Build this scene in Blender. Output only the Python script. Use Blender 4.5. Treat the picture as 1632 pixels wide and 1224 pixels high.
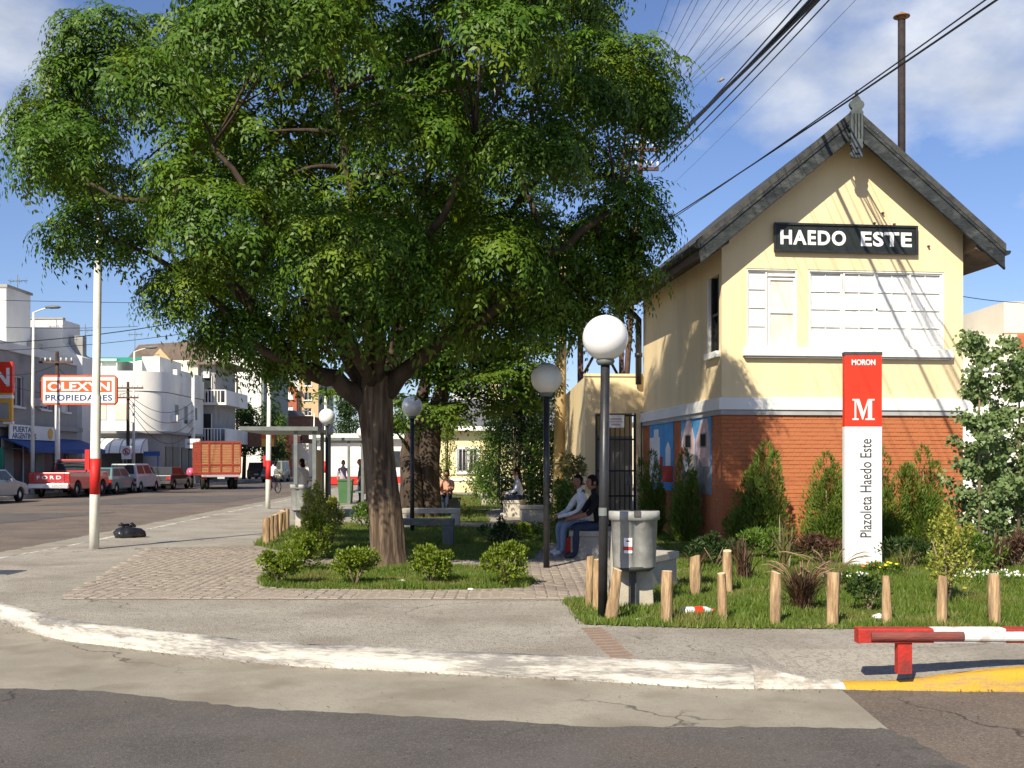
import bpy, math, random
import numpy as np
from mathutils import Vector, Matrix
R = math.radians
random.seed(7); rng = np.random.default_rng(11)
for o in list(bpy.data.objects): bpy.data.objects.remove(o)
sc = bpy.context.scene
COL = sc.collection

# ------------------------------------------------------------------ camera
H = 1.55            # eye height above the pavement (pavement z = 0, road z = -0.15)
F = 1680.0          # focal length in photo pixels (1632 wide)
HOR = 737.0
cd = bpy.data.cameras.new('camera'); cam = bpy.data.objects.new('camera', cd); COL.objects.link(cam)
cam.location = (0, 0, H); cam.rotation_euler = (R(90), 0, 0)
cd.sensor_width = 36; cd.lens = 36 * F / 1632; cd.shift_y = (HOR - 612) / 1632
cd.clip_end = 6000; cd.clip_start = 0.1
sc.camera = cam

# ------------------------------------------------------------------ sky and sun
SUN_EL = 40.0; SUN_AZ = 26.0         # light travels forward and to the right
w = bpy.data.worlds.new('World'); sc.world = w; w.use_nodes = True
wt = w.node_tree; wt.nodes.clear()
def wn(t, **k):
    n = wt.nodes.new(t)
    for a, b in k.items(): setattr(n, a, b)
    return n
sky = wn('ShaderNodeTexSky', sky_type='NISHITA', sun_disc=False, sun_elevation=R(SUN_EL),
         sun_rotation=R(180 + SUN_AZ), altitude=20, air_density=1.0, dust_density=0.6, ozone_density=2.6)
bg = wn('ShaderNodeBackground'); outw = wn('ShaderNodeOutputWorld')
bg.inputs['Strength'].default_value = 0.092
tc = wn('ShaderNodeTexCoord')
def vmath(op, a, b=None):
    n = wn('ShaderNodeVectorMath', operation=op); wt.links.new(a, n.inputs[0])
    if b is not None:
        if isinstance(b, (tuple, Vector)): n.inputs[1].default_value = tuple(b)
        else: wt.links.new(b, n.inputs[1])
    return n
def smath(op, a, b, clamp=False):
    n = wn('ShaderNodeMath', operation=op, use_clamp=clamp)
    for i, q in enumerate((a, b)):
        if isinstance(q, (int, float)): n.inputs[i].default_value = q
        else: wt.links.new(q, n.inputs[i])
    return n.outputs[0]
dirn = vmath('NORMALIZE', tc.outputs['Generated']).outputs[0]
mp = wn('ShaderNodeMapping'); mp.inputs['Scale'].default_value = (2.6, 2.6, 4.6); mp.inputs['Location'].default_value = (3.15, 1.2, 0.35)
wt.links.new(dirn, mp.inputs['Vector'])
nz = wn('ShaderNodeTexNoise'); nz.inputs['Scale'].default_value = 1.55; nz.inputs['Detail'].default_value = 8; nz.inputs['Roughness'].default_value = 0.56
wt.links.new(mp.outputs[0], nz.inputs['Vector'])
cov = smath('SUBTRACT', nz.outputs['Fac'], 0.63)
def cloud_at(d, width, amp):          # a cumulus bank in a given direction of the sky
    d = Vector(d).normalized()
    dt = vmath('DOT_PRODUCT', dirn, d).outputs['Value']
    mr = wn('ShaderNodeMapRange', interpolation_type='SMOOTHSTEP')
    mr.inputs['From Min'].default_value = math.cos(R(width)); mr.inputs['From Max'].default_value = 1.0
    mr.inputs['To Min'].default_value = 0; mr.inputs['To Max'].default_value = amp
    wt.links.new(dt, mr.inputs['Value']); return mr.outputs[0]
for d, wd, am in (((0.37, 1, 0.43), 10.0, 0.27), ((0.19, 1, 0.37), 6, 0.17), ((-0.57, 1, 0.42), 8.0, 0.24),
                  ((-1.4, 0.4, 0.5), 14, 0.25), ((1.5, 0.2, 0.6), 13, 0.25), ((0.3, -1, 0.55), 14, 0.25), ((-0.1, 1, 0.9), 12, 0.2)):
    cov = smath('ADD', cov, cloud_at(d, wd, am))
mask = smath('MULTIPLY', cov, 4.6, True)
n2 = wn('ShaderNodeTexNoise'); n2.inputs['Scale'].default_value = 3.2; n2.inputs['Detail'].default_value = 5
wt.links.new(mp.outputs[0], n2.inputs['Vector'])
cr = wn('ShaderNodeValToRGB'); cr.color_ramp.elements[0].position = 0.35; cr.color_ramp.elements[1].position = 0.68
cr.color_ramp.elements[0].color = (4.0, 4.4, 5.2, 1); cr.color_ramp.elements[1].color = (7.0, 7.2, 7.5, 1)
wt.links.new(n2.outputs['Fac'], cr.inputs[0])
tint = wn('ShaderNodeMix', data_type='RGBA', blend_type='MULTIPLY'); tint.inputs['Factor'].default_value = 1
wt.links.new(sky.outputs[0], tint.inputs[6]); tint.inputs[7].default_value = (0.80, 0.83, 1.01, 1)
mx = wn('ShaderNodeMix', data_type='RGBA')
wt.links.new(smath('MULTIPLY', mask, 0.85), mx.inputs['Factor']); wt.links.new(tint.outputs[2], mx.inputs[6]); wt.links.new(cr.outputs[0], mx.inputs[7])
wt.links.new(mx.outputs[2], bg.inputs['Color']); wt.links.new(bg.outputs[0], outw.inputs['Surface'])

sd = bpy.data.lights.new('sun', 'SUN'); sun = bpy.data.objects.new('sun', sd); COL.objects.link(sun)
sd.energy = 5.0; sd.angle = R(0.5); sd.color = (1, 0.91, 0.74)
ld = Vector((math.sin(R(SUN_AZ)) * math.cos(R(SUN_EL)), math.cos(R(SUN_AZ)) * math.cos(R(SUN_EL)), -math.sin(R(SUN_EL))))
sun.rotation_euler = ld.to_track_quat('-Z', 'Y').to_euler(); sun.location = (-8, -12, 20)
vs = sc.view_settings; vs.view_transform = 'Standard'; vs.look = 'None'; vs.gamma = 1; vs.exposure = 0.60; vs.use_curve_mapping = False
sc.cycles.max_bounces = 4; sc.cycles.diffuse_bounces = 3; sc.cycles.glossy_bounces = 2; sc.cycles.transmission_bounces = 3; sc.cycles.transparent_max_bounces = 6

# ------------------------------------------------------------------ pixel helpers: a photo pixel at a known depth / on the ground
def G(px, py, z=0.0):
    Y = (H - z) * F / (py - HOR); return Vector(((px - 816) / F * Y, Y, z))
def P(px, py, Y): return Vector(((px - 816) / F * Y, Y, H + (HOR - py) / F * Y))

# ------------------------------------------------------------------ materials
def newmat(name):
    m = bpy.data.materials.new(name); m.use_nodes = True
    nt = m.node_tree; b = nt.nodes['Principled BSDF']; return m, nt, b
def c4(c): return (c[0], c[1], c[2], 1)
def mat(name, col, col2=None, scale=4.0, rough=0.7, bump=0.0, bscale=40.0, spec=0.3, metal=0.0, stretch=(1, 1, 1),
        lo=0.38, hi=0.62, detail=5, speck=None, coat=0.0, third=None, tscale=1.0, crack=None):
    m, nt, b = newmat(name); L = nt.links
    b.inputs['Roughness'].default_value = rough; b.inputs['Specular IOR Level'].default_value = spec
    b.inputs['Metallic'].default_value = metal; b.inputs['Coat Weight'].default_value = coat
    b.inputs['Base Color'].default_value = c4(col)
    t = nt.nodes.new('ShaderNodeTexCoord'); mp = nt.nodes.new('ShaderNodeMapping'); mp.inputs['Scale'].default_value = stretch
    L.new(t.outputs['Object'], mp.inputs[0]); last = None
    if col2:
        n = nt.nodes.new('ShaderNodeTexNoise'); n.inputs['Scale'].default_value = scale; n.inputs['Detail'].default_value = detail
        n.inputs['Roughness'].default_value = 0.6
        L.new(mp.outputs[0], n.inputs['Vector'])
        mr = nt.nodes.new('ShaderNodeMapRange'); mr.inputs['From Min'].default_value = lo; mr.inputs['From Max'].default_value = hi
        L.new(n.outputs['Fac'], mr.inputs['Value'])
        mi = nt.nodes.new('ShaderNodeMix'); mi.data_type = 'RGBA'; mi.inputs[6].default_value = c4(col); mi.inputs[7].default_value = c4(col2)
        L.new(mr.outputs[0], mi.inputs['Factor']); last = mi.outputs[2]
    if third:
        n = nt.nodes.new('ShaderNodeTexNoise'); n.inputs['Scale'].default_value = tscale; n.inputs['Detail'].default_value = 6
        L.new(mp.outputs[0], n.inputs['Vector'])
        mr = nt.nodes.new('ShaderNodeMapRange'); mr.inputs['From Min'].default_value = 0.5; mr.inputs['From Max'].default_value = 0.72
        L.new(n.outputs['Fac'], mr.inputs['Value'])
        mi = nt.nodes.new('ShaderNodeMix'); mi.data_type = 'RGBA'; mi.inputs[7].default_value = c4(third)
        if last: L.new(last, mi.inputs[6])
        else: mi.inputs[6].default_value = c4(col)
        L.new(mr.outputs[0], mi.inputs['Factor']); last = mi.outputs[2]
    if speck:                                        # (scale, colour, amount): aggregate / grit
        v = nt.nodes.new('ShaderNodeTexVoronoi'); v.inputs['Scale'].default_value = speck[0]
        L.new(mp.outputs[0], v.inputs['Vector'])
        sp = nt.nodes.new('ShaderNodeSeparateColor'); L.new(v.outputs['Color'], sp.inputs[0])
        mr = nt.nodes.new('ShaderNodeMapRange'); mr.inputs['From Min'].default_value = 0.55; mr.inputs['From Max'].default_value = 1.0
        mr.inputs['To Max'].default_value = speck[2]
        L.new(sp.outputs[0], mr.inputs['Value'])
        mi = nt.nodes.new('ShaderNodeMix'); mi.data_type = 'RGBA'; mi.inputs[7].default_value = c4(speck[1])
        if last: L.new(last, mi.inputs[6])
        else: mi.inputs[6].default_value = c4(col)
        L.new(mr.outputs[0], mi.inputs['Factor']); last = mi.outputs[2]
    if crack:                                        # (scale, half width, colour): wandering hairline cracks, broken up by a mask
        n = nt.nodes.new('ShaderNodeTexNoise'); n.inputs['Scale'].default_value = crack[0] * 4; n.inputs['Detail'].default_value = 4; L.new(mp.outputs[0], n.inputs['Vector'])
        va = nt.nodes.new('ShaderNodeVectorMath'); va.operation = 'MULTIPLY_ADD'; L.new(n.outputs['Color'], va.inputs[0]); va.inputs[1].default_value = (.35 / crack[0],) * 3; L.new(mp.outputs[0], va.inputs[2])
        v = nt.nodes.new('ShaderNodeTexVoronoi'); v.feature = 'DISTANCE_TO_EDGE'; v.inputs['Scale'].default_value = crack[0]; L.new(va.outputs[0], v.inputs['Vector'])
        mr = nt.nodes.new('ShaderNodeMapRange'); mr.inputs['From Min'].default_value = 0; mr.inputs['From Max'].default_value = crack[1]; mr.inputs['To Min'].default_value = 1; mr.inputs['To Max'].default_value = 0; L.new(v.outputs['Distance'], mr.inputs['Value'])
        n2_ = nt.nodes.new('ShaderNodeTexNoise'); n2_.inputs['Scale'].default_value = crack[0] * .8; L.new(mp.outputs[0], n2_.inputs['Vector'])
        m3 = nt.nodes.new('ShaderNodeMapRange'); m3.inputs['From Min'].default_value = .5; m3.inputs['From Max'].default_value = .6; L.new(n2_.outputs['Fac'], m3.inputs['Value'])
        mu = nt.nodes.new('ShaderNodeMath'); mu.operation = 'MULTIPLY'; L.new(mr.outputs[0], mu.inputs[0]); L.new(m3.outputs[0], mu.inputs[1])
        mi = nt.nodes.new('ShaderNodeMix'); mi.data_type = 'RGBA'; mi.inputs[7].default_value = c4(crack[2])
        if last: L.new(last, mi.inputs[6])
        else: mi.inputs[6].default_value = c4(col)
        L.new(mu.outputs[0], mi.inputs['Factor']); last = mi.outputs[2]
    if last: L.new(last, b.inputs['Base Color'])
    if bump:
        n = nt.nodes.new('ShaderNodeTexNoise'); n.inputs['Scale'].default_value = bscale; n.inputs['Detail'].default_value = 6
        L.new(mp.outputs[0], n.inputs['Vector'])
        bp = nt.nodes.new('ShaderNodeBump'); bp.inputs['Strength'].default_value = bump; bp.inputs['Distance'].default_value = 0.02
        L.new(n.outputs['Fac'], bp.inputs['Height']); L.new(bp.outputs[0], b.inputs['Normal'])
    return m
def leafmat(name, c1, c2, trans=0.35, rough=0.38, spec=0.45, c3=None, cluster=1.2):
    m, nt, b = newmat(name); L = nt.links
    g = nt.nodes.new('ShaderNodeNewGeometry')
    mi = nt.nodes.new('ShaderNodeMix'); mi.data_type = 'RGBA'; mi.inputs[6].default_value = c4(c1); mi.inputs[7].default_value = c4(c2)
    L.new(g.outputs['Random Per Island'], mi.inputs['Factor']); last = mi.outputs[2]
    if c3:
        t = nt.nodes.new('ShaderNodeTexCoord'); n = nt.nodes.new('ShaderNodeTexNoise'); n.inputs['Scale'].default_value = cluster; n.inputs['Detail'].default_value = 3
        L.new(t.outputs['Object'], n.inputs['Vector'])
        mr = nt.nodes.new('ShaderNodeMapRange'); mr.inputs['From Min'].default_value = 0.5; mr.inputs['From Max'].default_value = 0.7
        L.new(n.outputs['Fac'], mr.inputs['Value'])
        m2 = nt.nodes.new('ShaderNodeMix'); m2.data_type = 'RGBA'; m2.inputs[7].default_value = c4(c3)
        L.new(last, m2.inputs[6]); L.new(mr.outputs[0], m2.inputs['Factor']); last = m2.outputs[2]
    L.new(last, b.inputs['Base Color']); b.inputs['Roughness'].default_value = rough; b.inputs['Specular IOR Level'].default_value = spec
    tr = nt.nodes.new('ShaderNodeBsdfTranslucent'); ms = nt.nodes.new('ShaderNodeMixShader'); ms.inputs[0].default_value = trans
    L.new(last, tr.inputs[0]); L.new(b.outputs[0], ms.inputs[1]); L.new(tr.outputs[0], ms.inputs[2])
    L.new(ms.outputs[0], nt.nodes['Material Output'].inputs['Surface']); return m
M = {}
M['asphalt'] = mat('asphalt', (0.084, 0.075, 0.069), (0.108, 0.097, 0.09), 1.3, 0.85, 0.5, 160, 0.25, speck=(95, (0.19, 0.17, 0.15), 0.5), third=(0.112, 0.093, 0.078), tscale=0.9, crack=(.45, .012, (.03, .028, .027)))
M['asphalt_brown'] = mat('asphalt_brown', (0.125, 0.098, 0.078), (0.165, 0.13, 0.104), 0.7, 0.9, 0.5, 140, 0.2, speck=(80, (0.27, 0.23, 0.19), 0.5), third=(0.10, 0.085, 0.075), tscale=0.6, crack=(.6, .012, (.05, .04, .035)))
M['gutter'] = mat('gutter_concrete', (0.25, 0.225, 0.178), (0.31, 0.28, 0.225), 1.1, 0.9, 0.25, 90, 0.2, speck=(60, (0.2, 0.18, 0.15), 0.4), third=(0.20, 0.172, 0.13), tscale=1.7, crack=(.5, .010, (.09, .08, .065)))
M['pavement'] = mat('pavement_concrete', (0.305, 0.278, 0.235), (0.37, 0.34, 0.29), 0.8, 0.92, 0.9, 55, 0.15, speck=(38, (0.19, 0.165, 0.135), 0.65), third=(0.24, 0.212, 0.175), tscale=0.9, crack=(.4, .008, (.12, .105, .09)))
M['cobble'] = mat('porphyry_cobble', (0.265, 0.222, 0.182), (0.315, 0.27, 0.222), 9, 0.85, 0.5, 60, 0.2, third=(0.215, 0.175, 0.148), tscale=0.6)
M['cobble_joint'] = mat('cobble_joint', (0.33, 0.28, 0.225), (0.28, 0.235, 0.185), 4, 0.95, 0.4, 60, 0.1)
M['brick_strip'] = mat('brick_strip', (0.21, 0.15, 0.115), (0.29, 0.22, 0.17), 6, 0.9, 0.4, 70, 0.15)
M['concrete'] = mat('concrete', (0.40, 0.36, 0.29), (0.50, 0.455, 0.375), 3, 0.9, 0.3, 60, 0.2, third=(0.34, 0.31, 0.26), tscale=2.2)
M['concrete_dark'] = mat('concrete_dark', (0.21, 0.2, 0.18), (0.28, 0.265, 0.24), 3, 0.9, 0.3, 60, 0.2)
def dirty(name, paint, paint2, bare, lo, hi, scale, stretch, fine=14.0):
    m, nt, b = newmat(name); L = nt.links; b.inputs['Roughness'].default_value = 0.8; b.inputs['Specular IOR Level'].default_value = 0.2
    t = nt.nodes.new('ShaderNodeTexCoord'); mp = nt.nodes.new('ShaderNodeMapping'); mp.inputs['Scale'].default_value = stretch; L.new(t.outputs['Object'], mp.inputs[0])
    def nz_(s, d, v): n = nt.nodes.new('ShaderNodeTexNoise'); n.inputs['Scale'].default_value = s; n.inputs['Detail'].default_value = d; n.inputs['Roughness'].default_value = .65; L.new(v, n.inputs['Vector']); return n.outputs['Fac']
    big = nz_(scale, 3, mp.outputs[0]); fin = nz_(fine, 6, mp.outputs[0]); ad = nt.nodes.new('ShaderNodeMath'); ad.operation = 'MULTIPLY_ADD'; L.new(fin, ad.inputs[0]); ad.inputs[1].default_value = .55; L.new(big, ad.inputs[2])
    mr = nt.nodes.new('ShaderNodeMapRange'); mr.inputs['From Min'].default_value = lo; mr.inputs['From Max'].default_value = hi; L.new(ad.outputs[0], mr.inputs['Value'])
    m1 = nt.nodes.new('ShaderNodeMix'); m1.data_type = 'RGBA'; m1.inputs[6].default_value = c4(paint); m1.inputs[7].default_value = c4(paint2); L.new(nz_(scale * 3, 4, mp.outputs[0]), m1.inputs['Factor'])
    m2 = nt.nodes.new('ShaderNodeMix'); m2.data_type = 'RGBA'; m2.inputs[7].default_value = c4(bare); L.new(m1.outputs[2], m2.inputs[6]); L.new(mr.outputs[0], m2.inputs['Factor']); L.new(m2.outputs[2], b.inputs['Base Color'])
    bp = nt.nodes.new('ShaderNodeBump'); bp.inputs['Strength'].default_value = .7; bp.inputs['Distance'].default_value = .02; L.new(nz_(30, 6, t.outputs['Object']), bp.inputs['Height']); L.new(bp.outputs[0], b.inputs['Normal']); return m
M['kerb_white'] = dirty('kerb_white_paint', (0.66, 0.63, 0.56), (0.40, 0.37, 0.325), (0.20, 0.187, 0.172), 0.70, 0.90, 1.1, (0.6, 1.0, 7.0))
M['kerb_worn'] = dirty('kerb_worn', (0.70, 0.66, 0.58), (0.45, 0.41, 0.35), (0.30, 0.27, 0.23), 0.66, 0.84, 2.6, (1, 1.0, 4.0))
M['kerb_yellow'] = dirty('kerb_yellow_paint', (0.60, 0.34, 0.03), (0.45, 0.26, 0.04), (0.28, 0.21, 0.12), 0.74, 0.94, 1.7, (0.8, 1, 6.0))
M['grass_base'] = mat('grass_soil', (0.09, 0.125, 0.028), (0.125, 0.12, 0.05), 3, 0.95, 0.5, 60, 0.1)
M['grass'] = leafmat('grass_blade', (0.09, 0.155, 0.02), (0.165, 0.225, 0.034), 0.38, 0.5, 0.3, (0.24, 0.235, 0.07), 1.4)
M['leaf_tree'] = leafmat('tree_leaf', (0.032, 0.080, 0.009), (0.098, 0.18, 0.014), 0.24, 0.45, 0.22, (0.185, 0.25, 0.016), 0.8)
M['leaf_tree_back'] = leafmat('tree_leaf_back', (0.055, 0.12, 0.014), (0.12, 0.19, 0.02), 0.40, 0.45, 0.35, (0.14, 0.2, 0.02), 0.9)
M['leaf_box'] = leafmat('boxwood_leaf', (0.11, 0.17, 0.015), (0.21, 0.27, 0.022), 0.35, 0.4, 0.4)
M['leaf_var'] = leafmat('variegated_leaf', (0.16, 0.22, 0.025), (0.50, 0.47, 0.10), 0.3, 0.45, 0.35)
M['leaf_thuja'] = leafmat('thuja_leaf', (0.065, 0.125, 0.02), (0.155, 0.225, 0.032), 0.32, 0.55, 0.25, (0.21, 0.23, 0.04), 3)
M['leaf_poplar'] = leafmat('poplar_leaf', (0.11, 0.185, 0.055), (0.24, 0.31, 0.13), 0.32, 0.45, 0.25)
M['leaf_hedge'] = leafmat('hedge_leaf', (0.075, 0.15, 0.02), (0.15, 0.24, 0.03), 0.35, 0.45, 0.35)
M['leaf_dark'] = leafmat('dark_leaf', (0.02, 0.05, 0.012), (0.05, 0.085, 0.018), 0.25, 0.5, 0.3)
M['leaf_red'] = leafmat('burgundy_blade', (0.06, 0.028, 0.022), (0.14, 0.08, 0.045), 0.25, 0.5, 0.3)
M['leaf_flax'] = leafmat('flax_blade', (0.09, 0.10, 0.03), (0.20, 0.16, 0.07), 0.2, 0.45, 0.4)
M['plume'] = leafmat('grass_plume', (0.30, 0.17, 0.11), (0.42, 0.29, 0.18), 0.3, 0.8, 0.1)
M['leaf_tan'] = leafmat('bamboo_leaf', (0.22, 0.24, 0.06), (0.38, 0.32, 0.13), 0.3, 0.5, 0.3)
M['petal_orange'] = mat('petal_orange', (0.85, 0.22, 0.02), rough=0.6)
M['petal_yellow'] = mat('petal_yellow', (0.85, 0.6, 0.03), rough=0.6)
M['petal_white'] = mat('petal_white', (0.8, 0.8, 0.72), rough=0.6)
M['bark'] = mat('bark', (0.075, 0.052, 0.036), (0.19, 0.138, 0.095), 11, 0.95, 1.0, 22, 0.1, stretch=(1, 1, 0.10), third=(0.045, 0.032, 0.025), tscale=17, lo=0.40, hi=0.62)
M['bark_dark'] = mat('bark_dark', (0.045, 0.033, 0.026), (0.085, 0.064, 0.048), 6, 0.95, 0.8, 14, 0.1, stretch=(1, 1, 0.3))
M['debris'] = leafmat('dry_leaf_grit', (0.05, 0.038, 0.025), (0.24, 0.18, 0.10), 0.1, 0.8, 0.2)
M['stem'] = mat('stem', (0.16, 0.12, 0.07), (0.24, 0.19, 0.12), 8, 0.9)
M['post_wood'] = mat('peeled_wood', (0.27, 0.165, 0.085), (0.50, 0.355, 0.205), 18, 0.85, 0.9, 40, 0.15, stretch=(1, 1, 0.14), third=(0.15, 0.09, 0.05), tscale=12, lo=.35, hi=.6)
M['post_end'] = mat('cut_wood_end', (0.66, 0.52, 0.34), (0.5, 0.38, 0.24), 20, 0.85)
M['pole_wood'] = mat('pole_wood', (0.40, 0.29, 0.14), (0.52, 0.39, 0.21), 5, 0.85, 0.4, 25, 0.15, stretch=(1, 1, 0.1), third=(0.28, 0.2, 0.1), tscale=3)
M['yellow'] = mat('yellow_render', (0.81, 0.652, 0.395), (0.765, 0.605, 0.352), 1.6, 0.85, 0.15, 90, 0.2, third=(0.67, 0.54, 0.33), tscale=1.3, stretch=(1, 1, 0.22))
M['brickpaint'] = mat('painted_brick', (0.42, 0.143, 0.06), (0.47, 0.17, 0.075), 7, 0.75, 0.4, 60, 0.2, third=(0.36, 0.118, 0.055), tscale=2.2)
M['brickjoint'] = mat('painted_joint', (0.39, 0.13, 0.055), (0.43, 0.148, 0.064), 8, 0.8, 0.3, 60, 0.2)
M['white'] = mat('white_paint', (0.80, 0.79, 0.76), (0.74, 0.73, 0.69), 1.5, 0.55, 0.08, 60, 0.3)
M['white_pane'] = mat('white_painted_glass', (0.80, 0.795, 0.77), (0.76, 0.75, 0.72), 2.5, 0.35, 0.05, 30, 0.4, third=(0.70, 0.68, 0.64), tscale=1.3)
M['board_cream'] = mat('cream_board', (0.74, 0.69, 0.60), (0.66, 0.58, 0.46), 1.6, 0.7)
M['grey_band'] = mat('grey_band', (0.34, 0.34, 0.345), (0.40, 0.40, 0.40), 3, 0.7)
M['barge'] = mat('grey_weathered_board', (0.018, 0.022, 0.025), (0.036, 0.042, 0.044), 7, 0.75, 0.6, 40, 0.25, third=(0.07, 0.075, 0.073), tscale=9, stretch=(.5, 1, 1))
M['finial'] = mat('finial_grey', (0.065, 0.077, 0.08), (0.095, 0.11, 0.11), 6, 0.7, 0.2, 40)
M['roof'] = mat('roof_sheet', (0.035, 0.037, 0.037), (0.07, 0.07, 0.066), 6, 0.85, 0.4, 30)
M['soffit'] = mat('soffit_board', (0.06, 0.05, 0.042), (0.12, 0.09, 0.07), 5, 0.8, 0.4, 30, stretch=(1, 0.2, 1))
M['black'] = mat('black_paint', (0.018, 0.019, 0.021), (0.03, 0.03, 0.033), 6, 0.4, 0.05, 30, 0.4)
M['board_black'] = mat('sign_board_black', (0.013, 0.018, 0.018), (0.022, 0.028, 0.027), 4, 0.5)
M['dark'] = mat('dark_interior', (0.012, 0.012, 0.013), rough=0.8)
M['sign_red'] = mat('sign_red', (0.80, 0.038, 0.012), (0.76, 0.034, 0.012), 3, 0.4, spec=0.4)
M['sign_white'] = mat('sign_white', (0.82, 0.82, 0.80), (0.78, 0.78, 0.76), 2, 0.45)
M['ink'] = mat('dark_grey_ink', (0.06, 0.06, 0.065), rough=0.5)
M['navy'] = mat('navy_ink', (0.035, 0.06, 0.16), rough=0.5)
M['orange_red'] = mat('orange_red_paint', (0.72, 0.11, 0.03), rough=0.5)
M['rust'] = mat('rusty_iron', (0.085, 0.05, 0.042), (0.15, 0.085, 0.06), 7, 0.85, 0.5, 40, third=(0.055, 0.04, 0.038), tscale=5)
M['pipe'] = mat('pipe_iron', (0.018, 0.014, 0.015), (0.035, 0.025, 0.025), 7, 0.8, 0.4, 40)
M['rust_cap'] = mat('rusty_cap', (0.22, 0.12, 0.055), (0.30, 0.17, 0.08), 8, 0.85, 0.3, 40)
M['globe'] = mat('globe_white', (0.80, 0.79, 0.77), (0.75, 0.74, 0.71), 3, 0.22, spec=0.5)
M['globe_grey'] = mat('globe_greyed', (0.74, 0.72, 0.66), (0.66, 0.64, 0.58), 3, 0.4, spec=0.3)
M['pole_white'] = mat('white_pole_paint', (0.78, 0.76, 0.67), (0.70, 0.68, 0.58), 4, 0.6, third=(0.6, 0.57, 0.48), tscale=3)
M['pole_red'] = mat('red_pole_paint', (0.55, 0.022, 0.018), (0.48, 0.02, 0.018), 5, 0.55)
M['steel_grey'] = mat('grey_steel', (0.13, 0.145, 0.14), (0.165, 0.18, 0.17), 4, 0.55, metal=0.0)
M['bin_plastic'] = mat('bin_plastic', (0.27, 0.27, 0.255), (0.35, 0.35, 0.33), 5, 0.45, 0.1, 40, third=(0.20, 0.20, 0.185), tscale=6)
M['bin_dark'] = mat('bin_bracket', (0.06, 0.06, 0.06), (0.09, 0.09, 0.085), 5, 0.5)
M['bench_shade'] = mat('bench_shaded', (0.12, 0.12, 0.115), (0.16, 0.16, 0.15), 5, 0.85, 0.3, 50)  # bench concrete darkened in the colour to stand for its shade
M['barrier_red'] = mat('barrier_red', (0.44, 0.03, 0.02), (0.34, 0.028, 0.02), 8, 0.6, 0.3, 40, third=(0.15, 0.035, 0.03), tscale=9)
M['barrier_worn'] = mat('barrier_worn', (0.15, 0.045, 0.038), (0.23, 0.06, 0.045), 9, 0.7, 0.4, 40, stretch=(0.3, 1, 1), third=(0.10, 0.06, 0.055), tscale=7)
M['barrier_white'] = mat('barrier_white', (0.78, 0.76, 0.72), (0.68, 0.65, 0.60), 6, 0.6, 0.2, 40, third=(0.30, 0.17, 0.13), tscale=9)
M['bag'] = mat('black_plastic_bag', (0.012, 0.012, 0.014), (0.02, 0.02, 0.022), 6, 0.22, 0.6, 12, 0.6)
M['wire'] = mat('cable_black', (0.013, 0.013, 0.015), rough=0.5)
M['wire_grey'] = mat('wire_grey', (0.10, 0.10, 0.11), rough=0.6)
M['glass'] = mat('window_glass', (0.022, 0.026, 0.03), (0.04, 0.045, 0.05), 1, 0.3, spec=0.2)
M['b_white'] = mat('building_white', (0.78, 0.765, 0.71), (0.71, 0.69, 0.63), 0.5, 0.85, third=(0.60, 0.575, 0.52), tscale=0.35, stretch=(1, 1, 0.6))
M['b_cream'] = mat('building_cream', (0.73, 0.66, 0.52), (0.68, 0.61, 0.48), 0.4, 0.85, third=(0.62, 0.55, 0.43), tscale=0.3)
M['b_grey'] = mat('building_grey', (0.30, 0.29, 0.275), (0.37, 0.36, 0.34), 0.6, 0.85, third=(0.22, 0.21, 0.2), tscale=0.6)
M['b_redbrick'] = mat('red_brickwork', (0.33, 0.10, 0.055), (0.39, 0.125, 0.07), 3, 0.85)
M['b_tan'] = mat('tan_brickwork', (0.50, 0.35, 0.19), (0.56, 0.40, 0.23), 2, 0.85)
M['b_darkbrick'] = mat('dark_brickwork', (0.16, 0.085, 0.055), (0.22, 0.12, 0.075), 2, 0.9)
M['b_house'] = mat('house_yellow', (0.76, 0.64, 0.36), (0.70, 0.59, 0.33), 0.6, 0.85)
M['roof_brown'] = mat('brown_roof', (0.14, 0.105, 0.085), (0.19, 0.145, 0.115), 2, 0.85)
M['roof_grey'] = mat('grey_roof', (0.10, 0.10, 0.105), (0.15, 0.15, 0.155), 2, 0.7)
M['terracotta'] = mat('terracotta', (0.40, 0.10, 0.045), (0.46, 0.13, 0.06), 1, 0.8)
M['shop_dark'] = mat('shop_front_dark', (0.03, 0.03, 0.035), (0.06, 0.055, 0.05), 1.2, 0.4, spec=0.4)
M['blue'] = mat('blue_awning', (0.035, 0.09, 0.28), (0.03, 0.075, 0.24), 2, 0.7)
M['blue_mural'] = mat('mural_blue', (0.07, 0.27, 0.55), (0.10, 0.34, 0.62), 3, 0.75)
M['green'] = mat('green_awning', (0.04, 0.32, 0.20), (0.035, 0.26, 0.165), 2, 0.7)
M['green_bin'] = mat('green_plastic', (0.05, 0.12, 0.045), (0.065, 0.145, 0.055), 3, 0.5)
M['sign_green'] = mat('dark_green_sign', (0.02, 0.10, 0.05), rough=0.5)
M['sign_yellow'] = mat('sign_yellow', (0.80, 0.45, 0.05), (0.72, 0.36, 0.05), 1, 0.5)
M['mural_pink'] = mat('mural_pink', (0.52, 0.36, 0.36), (0.60, 0.45, 0.43), 6, 0.8)
M['mural_grey'] = mat('mural_grey', (0.21, 0.19, 0.19), (0.30, 0.28, 0.27), 6, 0.8)
M['mural_red'] = mat('mural_red', (0.45, 0.055, 0.04), rough=0.8)
M['tyre'] = mat('tyre_rubber', (0.018, 0.018, 0.018), rough=0.85)
M['rim'] = mat('wheel_rim', (0.45, 0.45, 0.46), rough=0.35, metal=0.6)
M['chrome'] = mat('bumper_metal', (0.62, 0.62, 0.62), rough=0.3, metal=0.5)
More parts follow.
